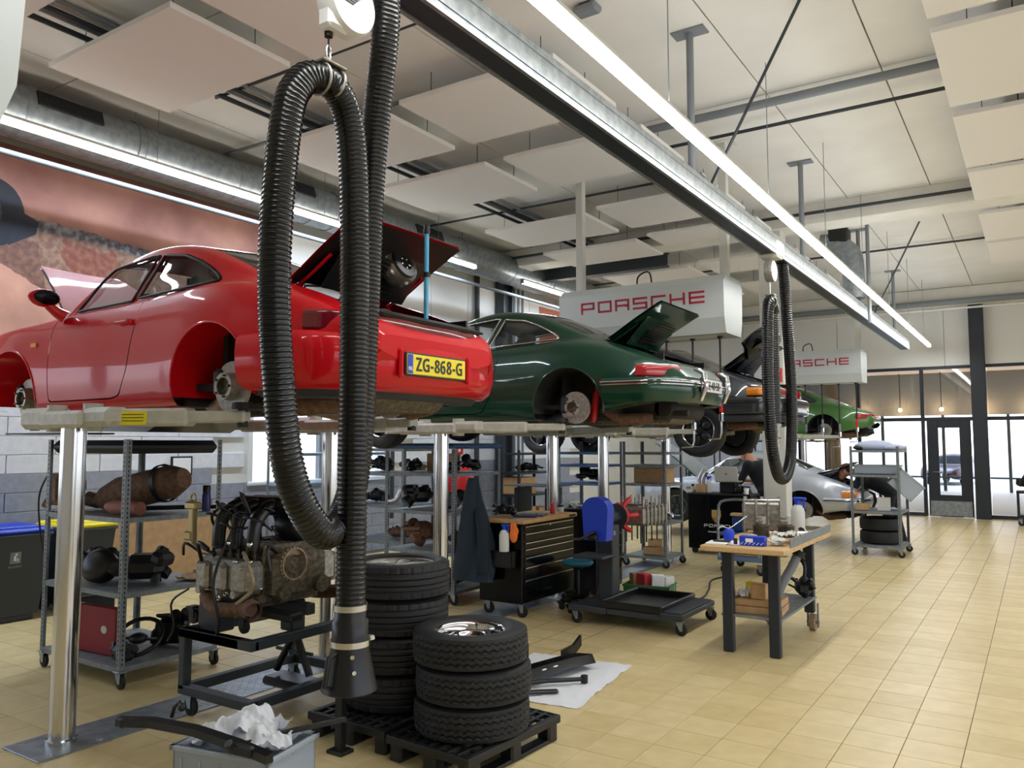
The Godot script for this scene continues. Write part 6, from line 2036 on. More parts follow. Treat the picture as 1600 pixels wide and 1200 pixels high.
	b.at(V(0.3, 0.27, 0.08), 0, 0, -PI / 2).lathe([Vector2(0.055, -0.02), Vector2(0.1, -0.02), Vector2(0.1, 0.03), Vector2(0.092, 0.03), Vector2(0.092, 0.0), Vector2(0.06, 0.0), Vector2(0.055, 0.03), Vector2(0.055, -0.02)], 36)
	for k in 24:
		var a := TAU * k / 24.0
		b.at(V(0.31, 0.27, 0.08)).box(V(0.0, cos(a) * 0.103, sin(a) * 0.103), V(0.02, 0.012, 0.012))
	obj("pulley", b, M.tan, e, "toothed tan ring")
	obj("timing_cover", mb().box(V(0.27, 0.2, 0.0), V(0.08, 0.28, 0.44), 0.03).cyl(V(0.28, 0.12, -0.14), V(0.35, 0.12, -0.14), 0.055).cyl(V(0.28, 0.1, 0.16), V(0.34, 0.1, 0.16), 0.045), M.oily, e)
	b = mb()
	b.at(V(-0.38, 0.16, 0), 0, 0, PI / 2).lathe([Vector2(0.001, -0.16), Vector2(0.2, -0.14), Vector2(0.21, -0.08), Vector2(0.15, 0.06), Vector2(0.11, 0.22), Vector2(0.07, 0.3), Vector2(0.001, 0.3)], 24)
	b.T = Transform3D()
	for k in 8:
		var a := TAU * k / 8.0
		b.box(V(-0.44, 0.16 + sin(a) * 0.16, cos(a) * 0.16), V(0.3, 0.012, 0.012))
	obj("gearbox", b, M.oily, e)
	b = mb()
	b.box(V(-0.42, 0.5, 0.3), V(0.05, 0.3, 0.04), 0.006)
	b.box(V(-0.42, 0.62, 0.3), V(0.12, 0.05, 0.06), 0.01)
	b.tube(circle_about(V(-0.42, 0.668, 0.3), V(0, 0, 1), 0.026), 0.008, 8, true)
	b.box(V(-0.44, 0.42, 0.3), V(0.08, 0.06, 0.06), 0.01)
	obj("mounting_bracket", b, mat(rgb(176, 160, 110), 0.45, 0.6), e, "brassy bracket")
	var r := RandomNumberGenerator.new()
	r.seed = 77
	b = mb()
	for k in 26:
		var p := V(r.randf_range(-0.34, 0.34), r.randf_range(0.25, 0.6), r.randf_range(-0.1, 0.42))
		var q := p + V(r.randf_range(-0.2, 0.2), r.randf_range(-0.2, 0.12), r.randf_range(-0.1, 0.1))
		b.tube(smooth_path([p, (p + q) * 0.5 + V(0, r.randf_range(0.02, 0.1), 0.05), q], 0.03), r.randf_range(0.006, 0.014), 6)
	b.tube(smooth_path([V(0.05, 0.5, 0.34), V(0.02, 0.2, 0.45), V(0.06, -0.05, 0.44), V(0.0, -0.2, 0.42)], 0.04), 0.01, 6)
	b.tube(smooth_path([V(-0.3, 0.1, 0.4), V(-0.45, 0.0, 0.42), V(-0.44, -0.15, 0.4), V(-0.48, -0.25, 0.42)], 0.04), 0.007, 6)
	obj("wiring_loom", b, M.black, e)
	b = mb()
	for k in 16: b.ball(V(r.randf_range(-0.3, 0.3), r.randf_range(0.05, 0.45), 0.3 + r.randf_range(0.0, 0.1)), V(0.02, 0.02, 0.02) * r.randf_range(0.5, 1.1), 8, 5)
	obj("bolt_heads", b, M.steel, e)
	obj("alternator", mb().at(V(0.12, 0.48, -0.1), 0, 0, -PI / 2).lathe([Vector2(0.001, -0.1), Vector2(0.09, -0.1), Vector2(0.1, -0.05), Vector2(0.1, 0.06), Vector2(0.07, 0.1), Vector2(0.001, 0.1)], 24), M.dark, e)
	obj("oil_pipe", mb().tube(smooth_path([V(0.18, 0.36, 0.36), V(0.28, 0.3, 0.4), V(0.3, 0.16, 0.38), V(0.2, 0.06, 0.42)], 0.04), 0.012, 8), M.tan, e)

func middle_things() -> void:
	# rack behind the tool cabinet
	var blue := mat(rgb(62, 96, 140), 0.5)
	rack("grey rack with a blue padded top behind the draped jacket", -6.25, -5.26, -6.88, -7.75, 1.66, [1.4, 0.98, 0.55, 0.15])
	solo("padded_top", mb().box(V(0, 0.03, 0), V(1.04, 0.06, 0.9), 0.025), blue, "blue padded mat on top of the rack behind the jacket", "mat", V(-5.755, 1.662, -7.31))
	var mid := [
		["valve_block", 51, V(0.34, 0.14, 0.2), M.black, V(-5.45, 1.405, -7.05), "row of black rollers on the rack's upper tray, near end", 0.2],
		["valve_block", 52, V(0.3, 0.16, 0.24), M.dark, V(-5.45, 1.405, -7.45), "black cast pieces on the rack's upper tray, far end", 0.7],
		["starter_motor", 53, V(0.26, 0.13, 0.22), M.black, V(-6.0, 1.405, -7.1), "three dark discs at the left of the rack's upper tray", 0.0],
		["gear_housing", 54, V(0.4, 0.3, 0.34), M.dark, V(-5.5, 0.985, -7.1), "dark gear housing on the tray level with the jacket's shoulder", 0.4],
		["heater_box", 55, V(0.44, 0.28, 0.36), M.black, V(-5.98, 0.985, -7.15), "black heater box behind the nearest bright column", 0.9],
		["exhaust_box", 56, V(0.5, 0.26, 0.3), M.rust, V(-5.95, 0.555, -7.15), "brown exhaust box low on the rack behind the tall tyres", 0.1],
		["hose_pile", 57, V(0.44, 0.2, 0.4), M.black, V(-5.55, 0.155, -7.2), "black parts on the bottom tray of the rack behind the jacket", 0.5],
		["sump_pan", 58, V(0.4, 0.2, 0.4), M.dark, V(-5.5, 0.555, -7.35), "dark pan on the lower tray behind the jacket", 0.2],
	]
	for e in mid: solo(e[0], cluster(e[1], e[2], 11), e[3], e[5], "car part", e[4], e[6])
	solo("carton", carton(V(0.3, 0.2, 0.25)), M.card, "brown carton on the upper tray behind the near column of the dark green car's lift", "box", V(-5.78, 1.402, -7.35))
	# second rack to the left, by the near column of the green car's lift
	rack("grey rack with chrome pipes seen between the hose and the lift column", -7.6, -6.6, -7.6, -8.4, 1.7, [1.66, 1.35, 0.95, 0.5, 0.15], {"holes": false})
	solo("chrome_pipe", mb().tube(smooth_path([V(-0.15, 0.03, 0), V(0.0, 0.06, 0), V(0.1, 0.2, 0), V(0.3, 0.22, 0)], 0.04), 0.032, 12), M.chrome, "bent chrome pipe on the rack between the hose and the lift column", "car part", V(-6.85, 0.955, -7.75), 0.2)
	for e in [[61, V(-7.3, 0.955, -7.9), "grey fan housing at the left of the rack with the chrome pipe", M.dark], [62, V(-6.9, 0.505, -7.9), "rusty muffler low on the rack with the chrome pipe", M.rust], [63, V(-7.2, 1.355, -7.9), "small dark parts on the upper tray of the rack with the chrome pipe", M.anth], [64, V(-6.85, 1.355, -8.05), "grey casting at the right of that upper tray", M.oily]]:
		solo("spare_part", cluster(e[0], V(0.4, 0.2, 0.34), 11), e[3], e[2], "car part", e[1], 0.4)
	# black tool cabinet
	var t := thing("tool_cabinet", "glossy black drawer cabinet with a wooden top between the lift columns", "tool cabinet", V(-4.56, 0, -7.25))
	obj("carcass", mb().box(V(0, 0.53, 0), V(0.52, 0.78, 1.06), 0.012), M.gloss, t)
	obj("worktop", mb().box(V(0.01, 0.945, 0), V(0.56, 0.045, 1.1), 0.008), M.wood, t)
	obj("badge", mb().box(V(0.292, 0.945, -0.44), V(0.004, 0.024, 0.14), 0.001), M.dark, t)
	var ys := [[0.87, 0.06], [0.79, 0.08], [0.71, 0.055], [0.64, 0.07], [0.55, 0.09], [0.45, 0.1], [0.28, 0.22]]
	for k in ys.size():
		var d := obj("drawer", mb().box(V(0.262, ys[k][0], 0), V(0.012, ys[k][1] - 0.008, 0.98), 0.003), M.gloss, t)
		obj("pull", mb().box(V(0.272, ys[k][0] + ys[k][1] * 0.38, 0), V(0.012, 0.012, 0.96), 0.003), M.steel, d)
		if k == 0: obj("lock", mb().cyl(V(0.266, 0.885, 0), V(0.274, 0.885, 0), 0.012), M.steel, d)
	for q in [[-0.2, 0.45], [0.2, 0.45], [-0.2, -0.45], [0.2, -0.45]]: caster(t, V(q[0], 0, q[1]), 0.06)
	# things on and around the cabinet
	t = thing("work_jacket", "dark navy work jacket hanging on the left end of the tool cabinet", "jacket", V(-4.83, 0.35, -6.66))
	var P := []
	for i in 23:
		var row := []
		var h := i / 22.0
		for j in 25:
			var a := TAU * j / 24.0
			var w := lerpf(0.2, 0.05, pow(h, 1.6)) * (1.0 + 0.16 * sin(a * 3.0 + h * 4.0) + 0.08 * sin(a * 7.0 + h * 9.0))
			row.append(V(cos(a) * w * 1.1 + 0.02 * sin(h * 6.0), h * 1.02, sin(a) * w * 0.75 + 0.03 * h))
		P.append(row)
	obj("cloth", grid(P), mat(rgb(30, 44, 56), 0.9), t)
	obj("sleeve", mb().tube(smooth_path([V(0.1, 0.7, 0.06), V(0.17, 0.45, 0.09), V(0.16, 0.1, 0.08)], 0.05), [0.05, 0.055, 0.06, 0.062, 0.065, 0.065, 0.066, 0.066, 0.066, 0.066, 0.066, 0.066, 0.066, 0.066, 0.066, 0.066, 0.066].slice(0, smooth_path([V(0.1, 0.7, 0.06), V(0.17, 0.45, 0.09), V(0.16, 0.1, 0.08)], 0.05).size()), 10), mat(rgb(26, 36, 46), 0.9), t)
	bottle("white spray bottle with a blue trigger hung on the end of the tool cabinet", V(-4.45, 0.66, -6.63), 0.05, 0.27, M.offwhite, M.blue, true)
	solo("glove", mb().ball(V(0, 0.06, 0), V(0.045, 0.075, 0.03)).ball(V(0.01, 0.13, 0.0), V(0.03, 0.05, 0.02)).ball(V(-0.02, 0.13, 0.0), V(0.02, 0.05, 0.02)).ball(V(0.04, 0.1, 0), V(0.016, 0.035, 0.016)), M.orange, "orange glove hanging right of the white spray bottle", "glove", V(-4.36, 0.76, -6.66))
	solo("cleaning_rag", mb().box(V(0, 0.05, 0), V(0.07, 0.1, 0.03), 0.012), M.orange, "small red-orange packet lower on the cabinet's end", "packet", V(-4.42, 0.52, -6.66))
	solo("side_holder", open_box(V(0.3, 0.16, 0.09), 0.006), M.black, "black pocket tray on the end of the tool cabinet", "holder", V(-4.5, 0.5, -6.66))
	solo("parts_tray", cluster(71, V(0.3, 0.14, 0.26), 12), M.black, "black tools heaped at the near end of the wooden top", "tools", V(-4.62, 0.97, -6.92), 0.4)
	solo("shop_cloth", sheet(0.3, 0.3, 0.03, 72, 12, 12), M.grey, "grey cloth in the middle of the wooden top", "cloth", V(-4.5, 0.968, -7.25), 0.3)
	solo("folder", mb().box(V(0, 0.012, 0), V(0.24, 0.022, 0.2), 0.004), mat(rgb(30, 36, 70), 0.5), "dark blue folder on the wooden top", "folder", V(-4.45, 0.968, -7.02), 0.5)
	bottle("small red oil bottle at the far end of the wooden top", V(-4.42, 0.968, -7.52), 0.028, 0.11, M.redp, M.redp)
	bottle("little clear jar beside the red oil bottle", V(-4.42, 0.968, -7.7), 0.032, 0.08, M.offwhite, M.dark)
	solo("flat_lid", mb().box(V(0, 0.006, 0), V(0.7, 0.012, 0.5), 0.004), M.anth, "flat dark panel lying above the far left of the tool cabinet", "panel", V(-5.2, 1.72 - 0.52, -6.6 - 1.9))
	solo("panel_trestle", mb().box(V(0, 0.58, 0), V(0.5, 0.02, 0.4)).box(V(-0.22, 0.59, 0), V(0.04, 1.18, 0.36), 0.006).box(V(0.22, 0.59, 0), V(0.04, 1.18, 0.36), 0.006), M.anth, "dark stand carrying the flat panel behind the tool cabinet", "stand", V(-5.2, 0, -8.5))
	solo("metal_drape", sheet(0.5, 0.34, 0.12, 73, 16, 12), M.grey, "crumpled grey foil cover right of the wooden top", "cover", V(-4.42, 0.98, -8.22), 0.3)
	t = thing("drawer_unit", "second black drawer unit standing behind the tool cabinet's far end", "tool cabinet", V(-4.5, 0, -8.55))
	obj("carcass", mb().box(V(0, 0.5, 0), V(0.5, 0.92, 0.66), 0.012), M.black, t)
	for k in 6: obj("drawer", mb().box(V(0.255, 0.16 + 0.14 * k, 0), V(0.012, 0.12, 0.6), 0.004), M.gloss, t)
	obj("plinth", mb().box(V(0, 0.02, 0), V(0.46, 0.04, 0.6)), M.dark, t)
	# stool
	t = thing("work_stool", "low work stool with a teal padded seat beside the tool cabinet", "stool", V(-4.06, 0, -7.42))
	obj("seat", mb().lathe([Vector2(0.001, 0.46), Vector2(0.14, 0.46), Vector2(0.165, 0.485), Vector2(0.155, 0.51), Vector2(0.001, 0.52)], 28), M.teal, t)
	obj("gas_column", mb().cyl(V(0, 0.12, 0), V(0, 0.46, 0), 0.022, 0.018, 14).cyl(V(0, 0.42, 0), V(0, 0.46, 0), 0.05, 0.07, 16), M.dark, t)
	for k in 5:
		var a := TAU * k / 5.0 + 0.3
		obj("foot", mb().tube([V(0, 0.14, 0), V(cos(a) * 0.12, 0.12, sin(a) * 0.12), V(cos(a) * 0.18, 0.09, sin(a) * 0.18)], [0.025, 0.02, 0.015], 8), M.black, t)
		caster(t, V(cos(a) * 0.18, 0, sin(a) * 0.18), 0.032, M.black)
	obj("tool_tray", mb().lathe([Vector2(0.001, 0.16), Vector2(0.13, 0.16), Vector2(0.14, 0.19), Vector2(0.13, 0.18), Vector2(0.001, 0.17)], 24), M.black, t)
	engine_stand()
	# green crate with cartons behind the stand
	t = thing("green_crate", "green crate full of small packets behind the engine stand", "crate", V(-3.62, 0, -8.25), 0.15)
	obj("tub", open_box(V(0.5, 0.2, 0.34), 0.012, 0.02), M.greenp, t)
	for e in [["white", M.paper, V(0.1, 0.12, 0.02), 0.5], ["red and white", mat(rgb(196, 60, 70), 0.6), V(-0.06, 0.12, 0.02), -0.4], ["brown", M.card, V(-0.17, 0.11, -0.03), 0.9], ["pale grey", M.offwhite, V(0.17, 0.1, -0.07), 1.2]]:
		solo("packet", mb().box(V(0, 0.09, 0), V(0.13, 0.18, 0.1), 0.004), e[1], "%s packet sticking out of the green crate" % e[0], "box", V(-3.62, 0.0, -8.25) + e[2], e[3], "packets in the green crate")
	solo("floor_cable", wire([V(-3.45, 0.012, -8.2), V(-3.2, 0.012, -8.6), V(-3.3, 0.012, -9.2), V(-3.5, 0.012, -9.9), V(-3.4, 0.012, -10.4)], 0.011, 0.06), M.black, "black cable snaking over the tiles to the blue cart", "cable")

func engine_stand() -> void:
	var t := thing("engine_stand", "grey steel engine stand with blue wheel housing and wide drip tray", "engine stand", V(-3.5, 0, -7.3))
	obj("column", mb().box(V(-0.14, 0.52, 0.0), V(0.16, 0.78, 0.16), 0.01), M.anth, t)
	obj("base_frame", mb().box(V(0.1, 0.15, 0.36), V(0.9, 0.06, 0.12), 0.01).box(V(0.1, 0.15, -0.42), V(0.9, 0.06, 0.12), 0.01).box(V(-0.16, 0.15, 0), V(0.4, 0.06, 0.9), 0.01).box(V(0.68, 0.17, 0), V(0.22, 0.05, 0.86), 0.01), M.anth, t)
	var tr := mb()
	tr.at(V(0.28, 0.18, 0)).box(V(0, 0.005, 0), V(0.6, 0.01, 0.8))
	for e in [-1.0, 1.0]:
		tr.box(V(0.3 * e, 0.03, 0), V(0.03, 0.07, 0.84), 0.008)
		tr.box(V(0, 0.03, 0.41 * e), V(0.62, 0.07, 0.03), 0.008)
	obj("drip_tray", tr, M.black, t)
	obj("tray_insert", mb().box(V(0.68, 0.2, 0), V(0.17, 0.012, 0.8), 0.004), M.anth, t)
	for q in [[-0.3, 0.4], [0.74, 0.36], [0.74, -0.42], [-0.3, -0.42]]: caster(t, V(q[0], 0.0, q[1]), 0.055)
	obj("side_shelf", mb().box(V(-0.2, 0.62, 0.2), V(0.34, 0.03, 0.3), 0.01), M.anth, t)
	var b := mb()
	# blue housing: rounded upright box
	var prof := PackedVector2Array()
	for k in 9:
		var a := PI * k / 8.0
		prof.append(Vector2(cos(a) * 0.14, 0.3 + sin(a) * 0.12))
	prof.append(Vector2(-0.12, 0.0))
	prof.append(Vector2(0.12, 0.0))
	b.at(V(-0.14, 0.78, 0.16)).prism(prof, 0.0, 0.14)
	obj("wheel_housing", b, M.blue, t, "bright blue housing")
	obj("crank_handle", mb().tube([V(-0.14, 0.86, 0.3), V(-0.14, 0.86, 0.38), V(-0.24, 0.8, 0.4), V(-0.3, 0.8, 0.46)], 0.014, 8).box(V(-0.14, 0.82, 0.34), V(0.1, 0.06, 0.06), 0.015), M.dark, t)
	obj("spindle", mb().cyl(V(-0.14, 0.98, 0.12), V(-0.14, 0.98, -0.16), 0.06).cyl(V(-0.14, 0.98, -0.16), V(-0.14, 0.98, -0.24), 0.13, 0.1), M.anth, t)
	b = mb()
	for k in 5:
		var a := TAU * k / 5.0
		b.tube([V(-0.14, 0.98, -0.26), V(-0.14 + cos(a) * 0.1, 0.98 + sin(a) * 0.12, -0.29), V(-0.14 + cos(a) * 0.12, 0.98 + sin(a) * 0.17, -0.42)], 0.026, 8)
	b.cyl(V(-0.14, 0.98, -0.24), V(-0.14, 0.98, -0.28), 0.1)
	obj("clamp_claw", b, M.redp, t, "red clamp arms")
	text_on(t, "CE", V(-0.05, 0.84, 0.083), V(0, 0, 0), 0.04, M.white, "mark")
	# the crankcase half held in the claw, pointing down the hall
	var e := thing("engine_block", "bare aluminium engine case clamped in the red claw of the stand", "engine", V(-3.62, 0.86, -8.05))
	b = mb()
	b.box(V(0, 0.1, 0), V(0.34, 0.18, 0.6), 0.02)
	for k in 6: b.box(V(0, 0.1, -0.25 + 0.1 * k), V(0.38, 0.2, 0.02), 0.005)
	for k in 5:
		for sg in [1.0, -1.0]: b.cyl(V(0.12 * sg, 0.18, -0.22 + 0.11 * k), V(0.12 * sg, 0.3 - 0.03 * (k % 2), -0.22 + 0.11 * k), 0.014, 0.014, 8)
	obj("case", b, M.alu, e)
	for k in 8: obj("stud", mb().cyl(V(-0.1 + 0.2 * (k % 2), 0.02, -0.25 + 0.07 * k), V(-0.1 + 0.2 * (k % 2), -0.18, -0.25 + 0.07 * k), 0.008, 0.008, 8), M.dark, e)
	obj("nuts", mb().ball(V(0.1, 0.22, 0.1), V(0.03, 0.03, 0.03)).ball(V(0.0, 0.22, -0.1), V(0.04, 0.03, 0.04)).ball(V(-0.1, 0.21, 0.2), V(0.03, 0.03, 0.03)).box(V(0, 0.2, 0.05), V(0.2, 0.05, 0.4), 0.02), M.steel, e)

func bench_things() -> void:
	var t := thing("workbench", "wooden-topped workbench on dark steel legs with two wheels, in the aisle", "workbench", V(-2.03, 0, -7.25))
	obj("worktop", mb().box(V(0, 0.865, 0), V(0.68, 0.045, 1.66), 0.006), M.pine, t)
	obj("edge_board", mb().box(V(0.335, 0.92, -0.1), V(0.012, 0.075, 1.46), 0.003).box(V(0, 0.9, -0.826), V(0.68, 0.06, 0.012), 0.003), M.shelf, t)
	obj("frame_rail", mb().box(V(0, 0.825, 0.56), V(0.56, 0.04, 0.05)).box(V(0, 0.825, -0.56), V(0.56, 0.04, 0.05)).box(V(0.2, 0.825, 0), V(0.04, 0.03, 1.2)), M.anth, t)
	for q in [[-0.19, 0.58, 0.0], [0.19, 0.58, 0.0], [-0.19, -0.58, 0.16], [0.19, -0.58, 0.16]]:
		obj("leg", mb().box(V(q[0], (0.84 + q[2]) * 0.5, q[1]), V(0.09, 0.84 - q[2], 0.065), 0.008), M.frame, t)
		if q[2] > 0: obj("leg_wheel", mb().cyl(V(q[0] + 0.05, 0.075, q[1]), V(q[0] - 0.0, 0.075, q[1]), 0.075, 0.075, 24).cyl(V(q[0] + 0.08, 0.075, q[1]), V(q[0] - 0.03, 0.075, q[1]), 0.014, 0.014, 8), M.tan, t)
		if q[2] > 0: obj("wheel_fork", mb().box(V(q[0] + 0.07, 0.14, q[1]), V(0.012, 0.22, 0.03)).box(V(q[0] - 0.02, 0.14, q[1]), V(0.012, 0.22, 0.03)), M.grey, t)
	obj("lower_shelf", mb().box(V(0, 0.3, 0), V(0.5, 0.02, 1.2), 0.004), M.shelf, t)
	var y := 0.8885
	# bench load
	t = thing("engine_case", "silver engine case half standing on edge on the bench", "engine", V(-2.2, y, -7.62), 0.25)
	var b := mb()
	b.box(V(0, 0.15, 0), V(0.36, 0.26, 0.1), 0.015)
	for k in 4: b.box(V(-0.16 + 0.107 * k, 0.16, 0.03), V(0.02, 0.3, 0.12), 0.006)
	for k in 3:
		b.at(V(-0.107 + 0.107 * k, 0.16, 0.055), 0, PI / 2).lathe([Vector2(0.025, -0.03), Vector2(0.04, -0.03), Vector2(0.045, 0.01), Vector2(0.025, 0.012)], 18)
	obj("casting", b, M.alu, t)
	obj("stud_row", mb().box(V(0, 0.3, 0.0), V(0.34, 0.02, 0.05), 0.005).box(V(-0.15, 0.32, 0), V(0.03, 0.03, 0.03)).box(V(0.0, 0.32, 0), V(0.03, 0.03, 0.03)).box(V(0.15, 0.32, 0), V(0.03, 0.03, 0.03)), M.steel, t)
	for e in [[V(-2.12, y, -7.3), "left of the two dark finned cylinders in front of the silver case"], [V(-1.92, y, -7.38), "right of the two dark finned cylinders, beside the pump sprayer"]]:
		t = thing("cylinder_barrel", e[1], "car part", e[0])
		b = mb()
		for k in 9: b.lathe([Vector2(0.045, 0.012 * k), Vector2(0.072, 0.012 * k), Vector2(0.072, 0.012 * k + 0.005), Vector2(0.045, 0.012 * k + 0.006)], 22)
		b.cyl(V(0, 0, 0), V(0, 0.115, 0), 0.05)
		obj("barrel", b, M.oily, t)
		obj("piston", mb().cyl(V(0, 0.11, 0), V(0, 0.175, 0), 0.048).cyl(V(-0.03, 0.14, 0.045), V(0.03, 0.14, 0.05), 0.014), M.alu, t)
	bottle("white pump sprayer with a blue head at the back of the bench", V(-1.9, y, -7.72), 0.062, 0.34, M.offwhite, M.blue, true)
	t = thing("oil_can", "small blue oil can with a long spout on the bench", "oil can", V(-2.27, y, -6.86), 0.6)
	obj("body", mb().lathe([Vector2(0.001, 0), Vector2(0.045, 0), Vector2(0.047, 0.06), Vector2(0.04, 0.09), Vector2(0.02, 0.1), Vector2(0.001, 0.1)], 22), M.blue, t)
	obj("spout", mb().tube([V(0, 0.1, 0), V(0.05, 0.13, 0), V(0.16, 0.2, -0.02)], 0.005, 8).tube([V(0, 0.1, 0), V(-0.06, 0.12, 0), V(-0.09, 0.1, 0)], 0.005, 8), M.steel, t)
	t = thing("tissue_box", "blue and white patterned box at the front of the bench", "box", V(-1.99, y, -6.62), 0.05)
	obj("box", mb().box(V(0, 0.038, 0), V(0.2, 0.076, 0.1), 0.003), M.blue, t)
	obj("label", mb().box(V(-0.02, 0.045, 0.0508), V(0.06, 0.03, 0.001)), M.paper, t)
	b = mb()
	for k in 6: b.at(V(-0.08 + 0.032 * k, 0.02, 0.0508), 0, 0, 0.7).box(Vector3.ZERO, V(0.028, 0.005, 0.001))
	obj("stripes", b, M.white, t)
	t = thing("knife_pad", "white notepad with a dark phone on it at the bench's near corner", "notepad", V(-2.28, y, -6.6), 0.1)
	obj("pad", mb().box(V(0, 0.006, 0), V(0.16, 0.012, 0.2), 0.002), M.paper, t)
	obj("phone", mb().box(V(0.03, 0.018, -0.03), V(0.14, 0.01, 0.07), 0.004), M.dark, t)
	solo("paper_sheet", sheet(0.3, 0.3, 0.012, 81, 10, 10), M.paper, "loose white papers spread at the left front of the bench", "paper", V(-2.14, y, -6.7), 0.2)
	solo("work_gloves", cluster(82, V(0.22, 0.06, 0.16), 9), M.offwhite, "pair of pale work gloves right of the blue patterned box", "gloves", V(-1.82, y, -6.72), 0.3)
	solo("rag_pile", sheet(0.2, 0.24, 0.07, 83, 16, 14), M.offwhite, "crumpled grey-white rag beside the work gloves", "rag", V(-1.83, y + 0.055, -6.98), 0.6)
	solo("white_cup", mb().lathe([Vector2(0.001, 0), Vector2(0.03, 0), Vector2(0.036, 0.06), Vector2(0.032, 0.06), Vector2(0.028, 0.004)], 20), M.paper, "small white cup behind the blue patterned box", "cup", V(-2.06, y, -6.84))
	bottle("tiny dark bottle left of the blue patterned box", V(-2.13, y, -6.6), 0.016, 0.05, M.dark, M.dark)
	solo("tool_handful", cluster(84, V(0.2, 0.05, 0.12), 10), M.steel, "handful of shiny tools by the pump sprayer", "tools", V(-1.79, y, -7.45), 0.2)
	# lower shelf
	solo("carton", carton(V(0.46, 0.055, 0.34)), M.card, "flat brown carton at the bottom of the pile on the bench's lower shelf", "box", V(-2.05, 0.311, -6.9), 0.1)
	solo("carton", carton(V(0.44, 0.05, 0.32)), M.card, "flat brown carton lying on the other one under the bench", "box", V(-2.05, 0.373, -6.9), 0.04)
	solo("carton", carton(V(0.12, 0.12, 0.12)), M.card, "small upright brown carton under the bench between the front legs", "box", V(-2.0, 0.431, -6.82), 0.0)
	solo("plastic_bag", sheet(0.2, 0.18, 0.14, 85, 14, 14), M.film, "crumpled clear bag on the left end of the lower shelf", "bag", V(-2.2, 0.432, -6.84), 0.2)
	solo("yellow_packet", mb().box(V(0, 0.05, 0), V(0.09, 0.1, 0.06), 0.004), M.yellow, "yellow packet behind the small upright carton", "box", V(-2.12, 0.432, -6.98))
	t = thing("intake_pipe", "grey curved intake pipe standing on the bench's lower shelf", "car part", V(-1.95, 0.312, -7.45))
	obj("pipe", mb().tube(smooth_path([V(-0.06, 0.04, 0.1), V(-0.02, 0.16, 0.06), V(0.05, 0.3, 0.0), V(0.1, 0.42, -0.04)], 0.03), 0.04, 14), M.grey, t)
	obj("flange", mb().cyl(V(0.09, 0.4, -0.035), V(0.115, 0.45, -0.05), 0.052).box(V(0.13, 0.38, -0.05), V(0.05, 0.03, 0.04), 0.01), M.dark, t)
	solo("throttle_body", cluster(86, V(0.22, 0.2, 0.26), 11), M.black, "black throttle parts at the wheeled end of the lower shelf", "car part", V(-1.87, 0.312, -7.72), 0.4)
	solo("bent_hose", wire([V(0, 0.16, 0), V(0.01, 0.28, -0.02), V(-0.04, 0.34, -0.05), V(-0.08, 0.3, -0.05)], 0.016, 0.03, 8), M.black, "short bent black hose rising above the throttle parts", "hose", V(-1.85, 0.312, -7.66))

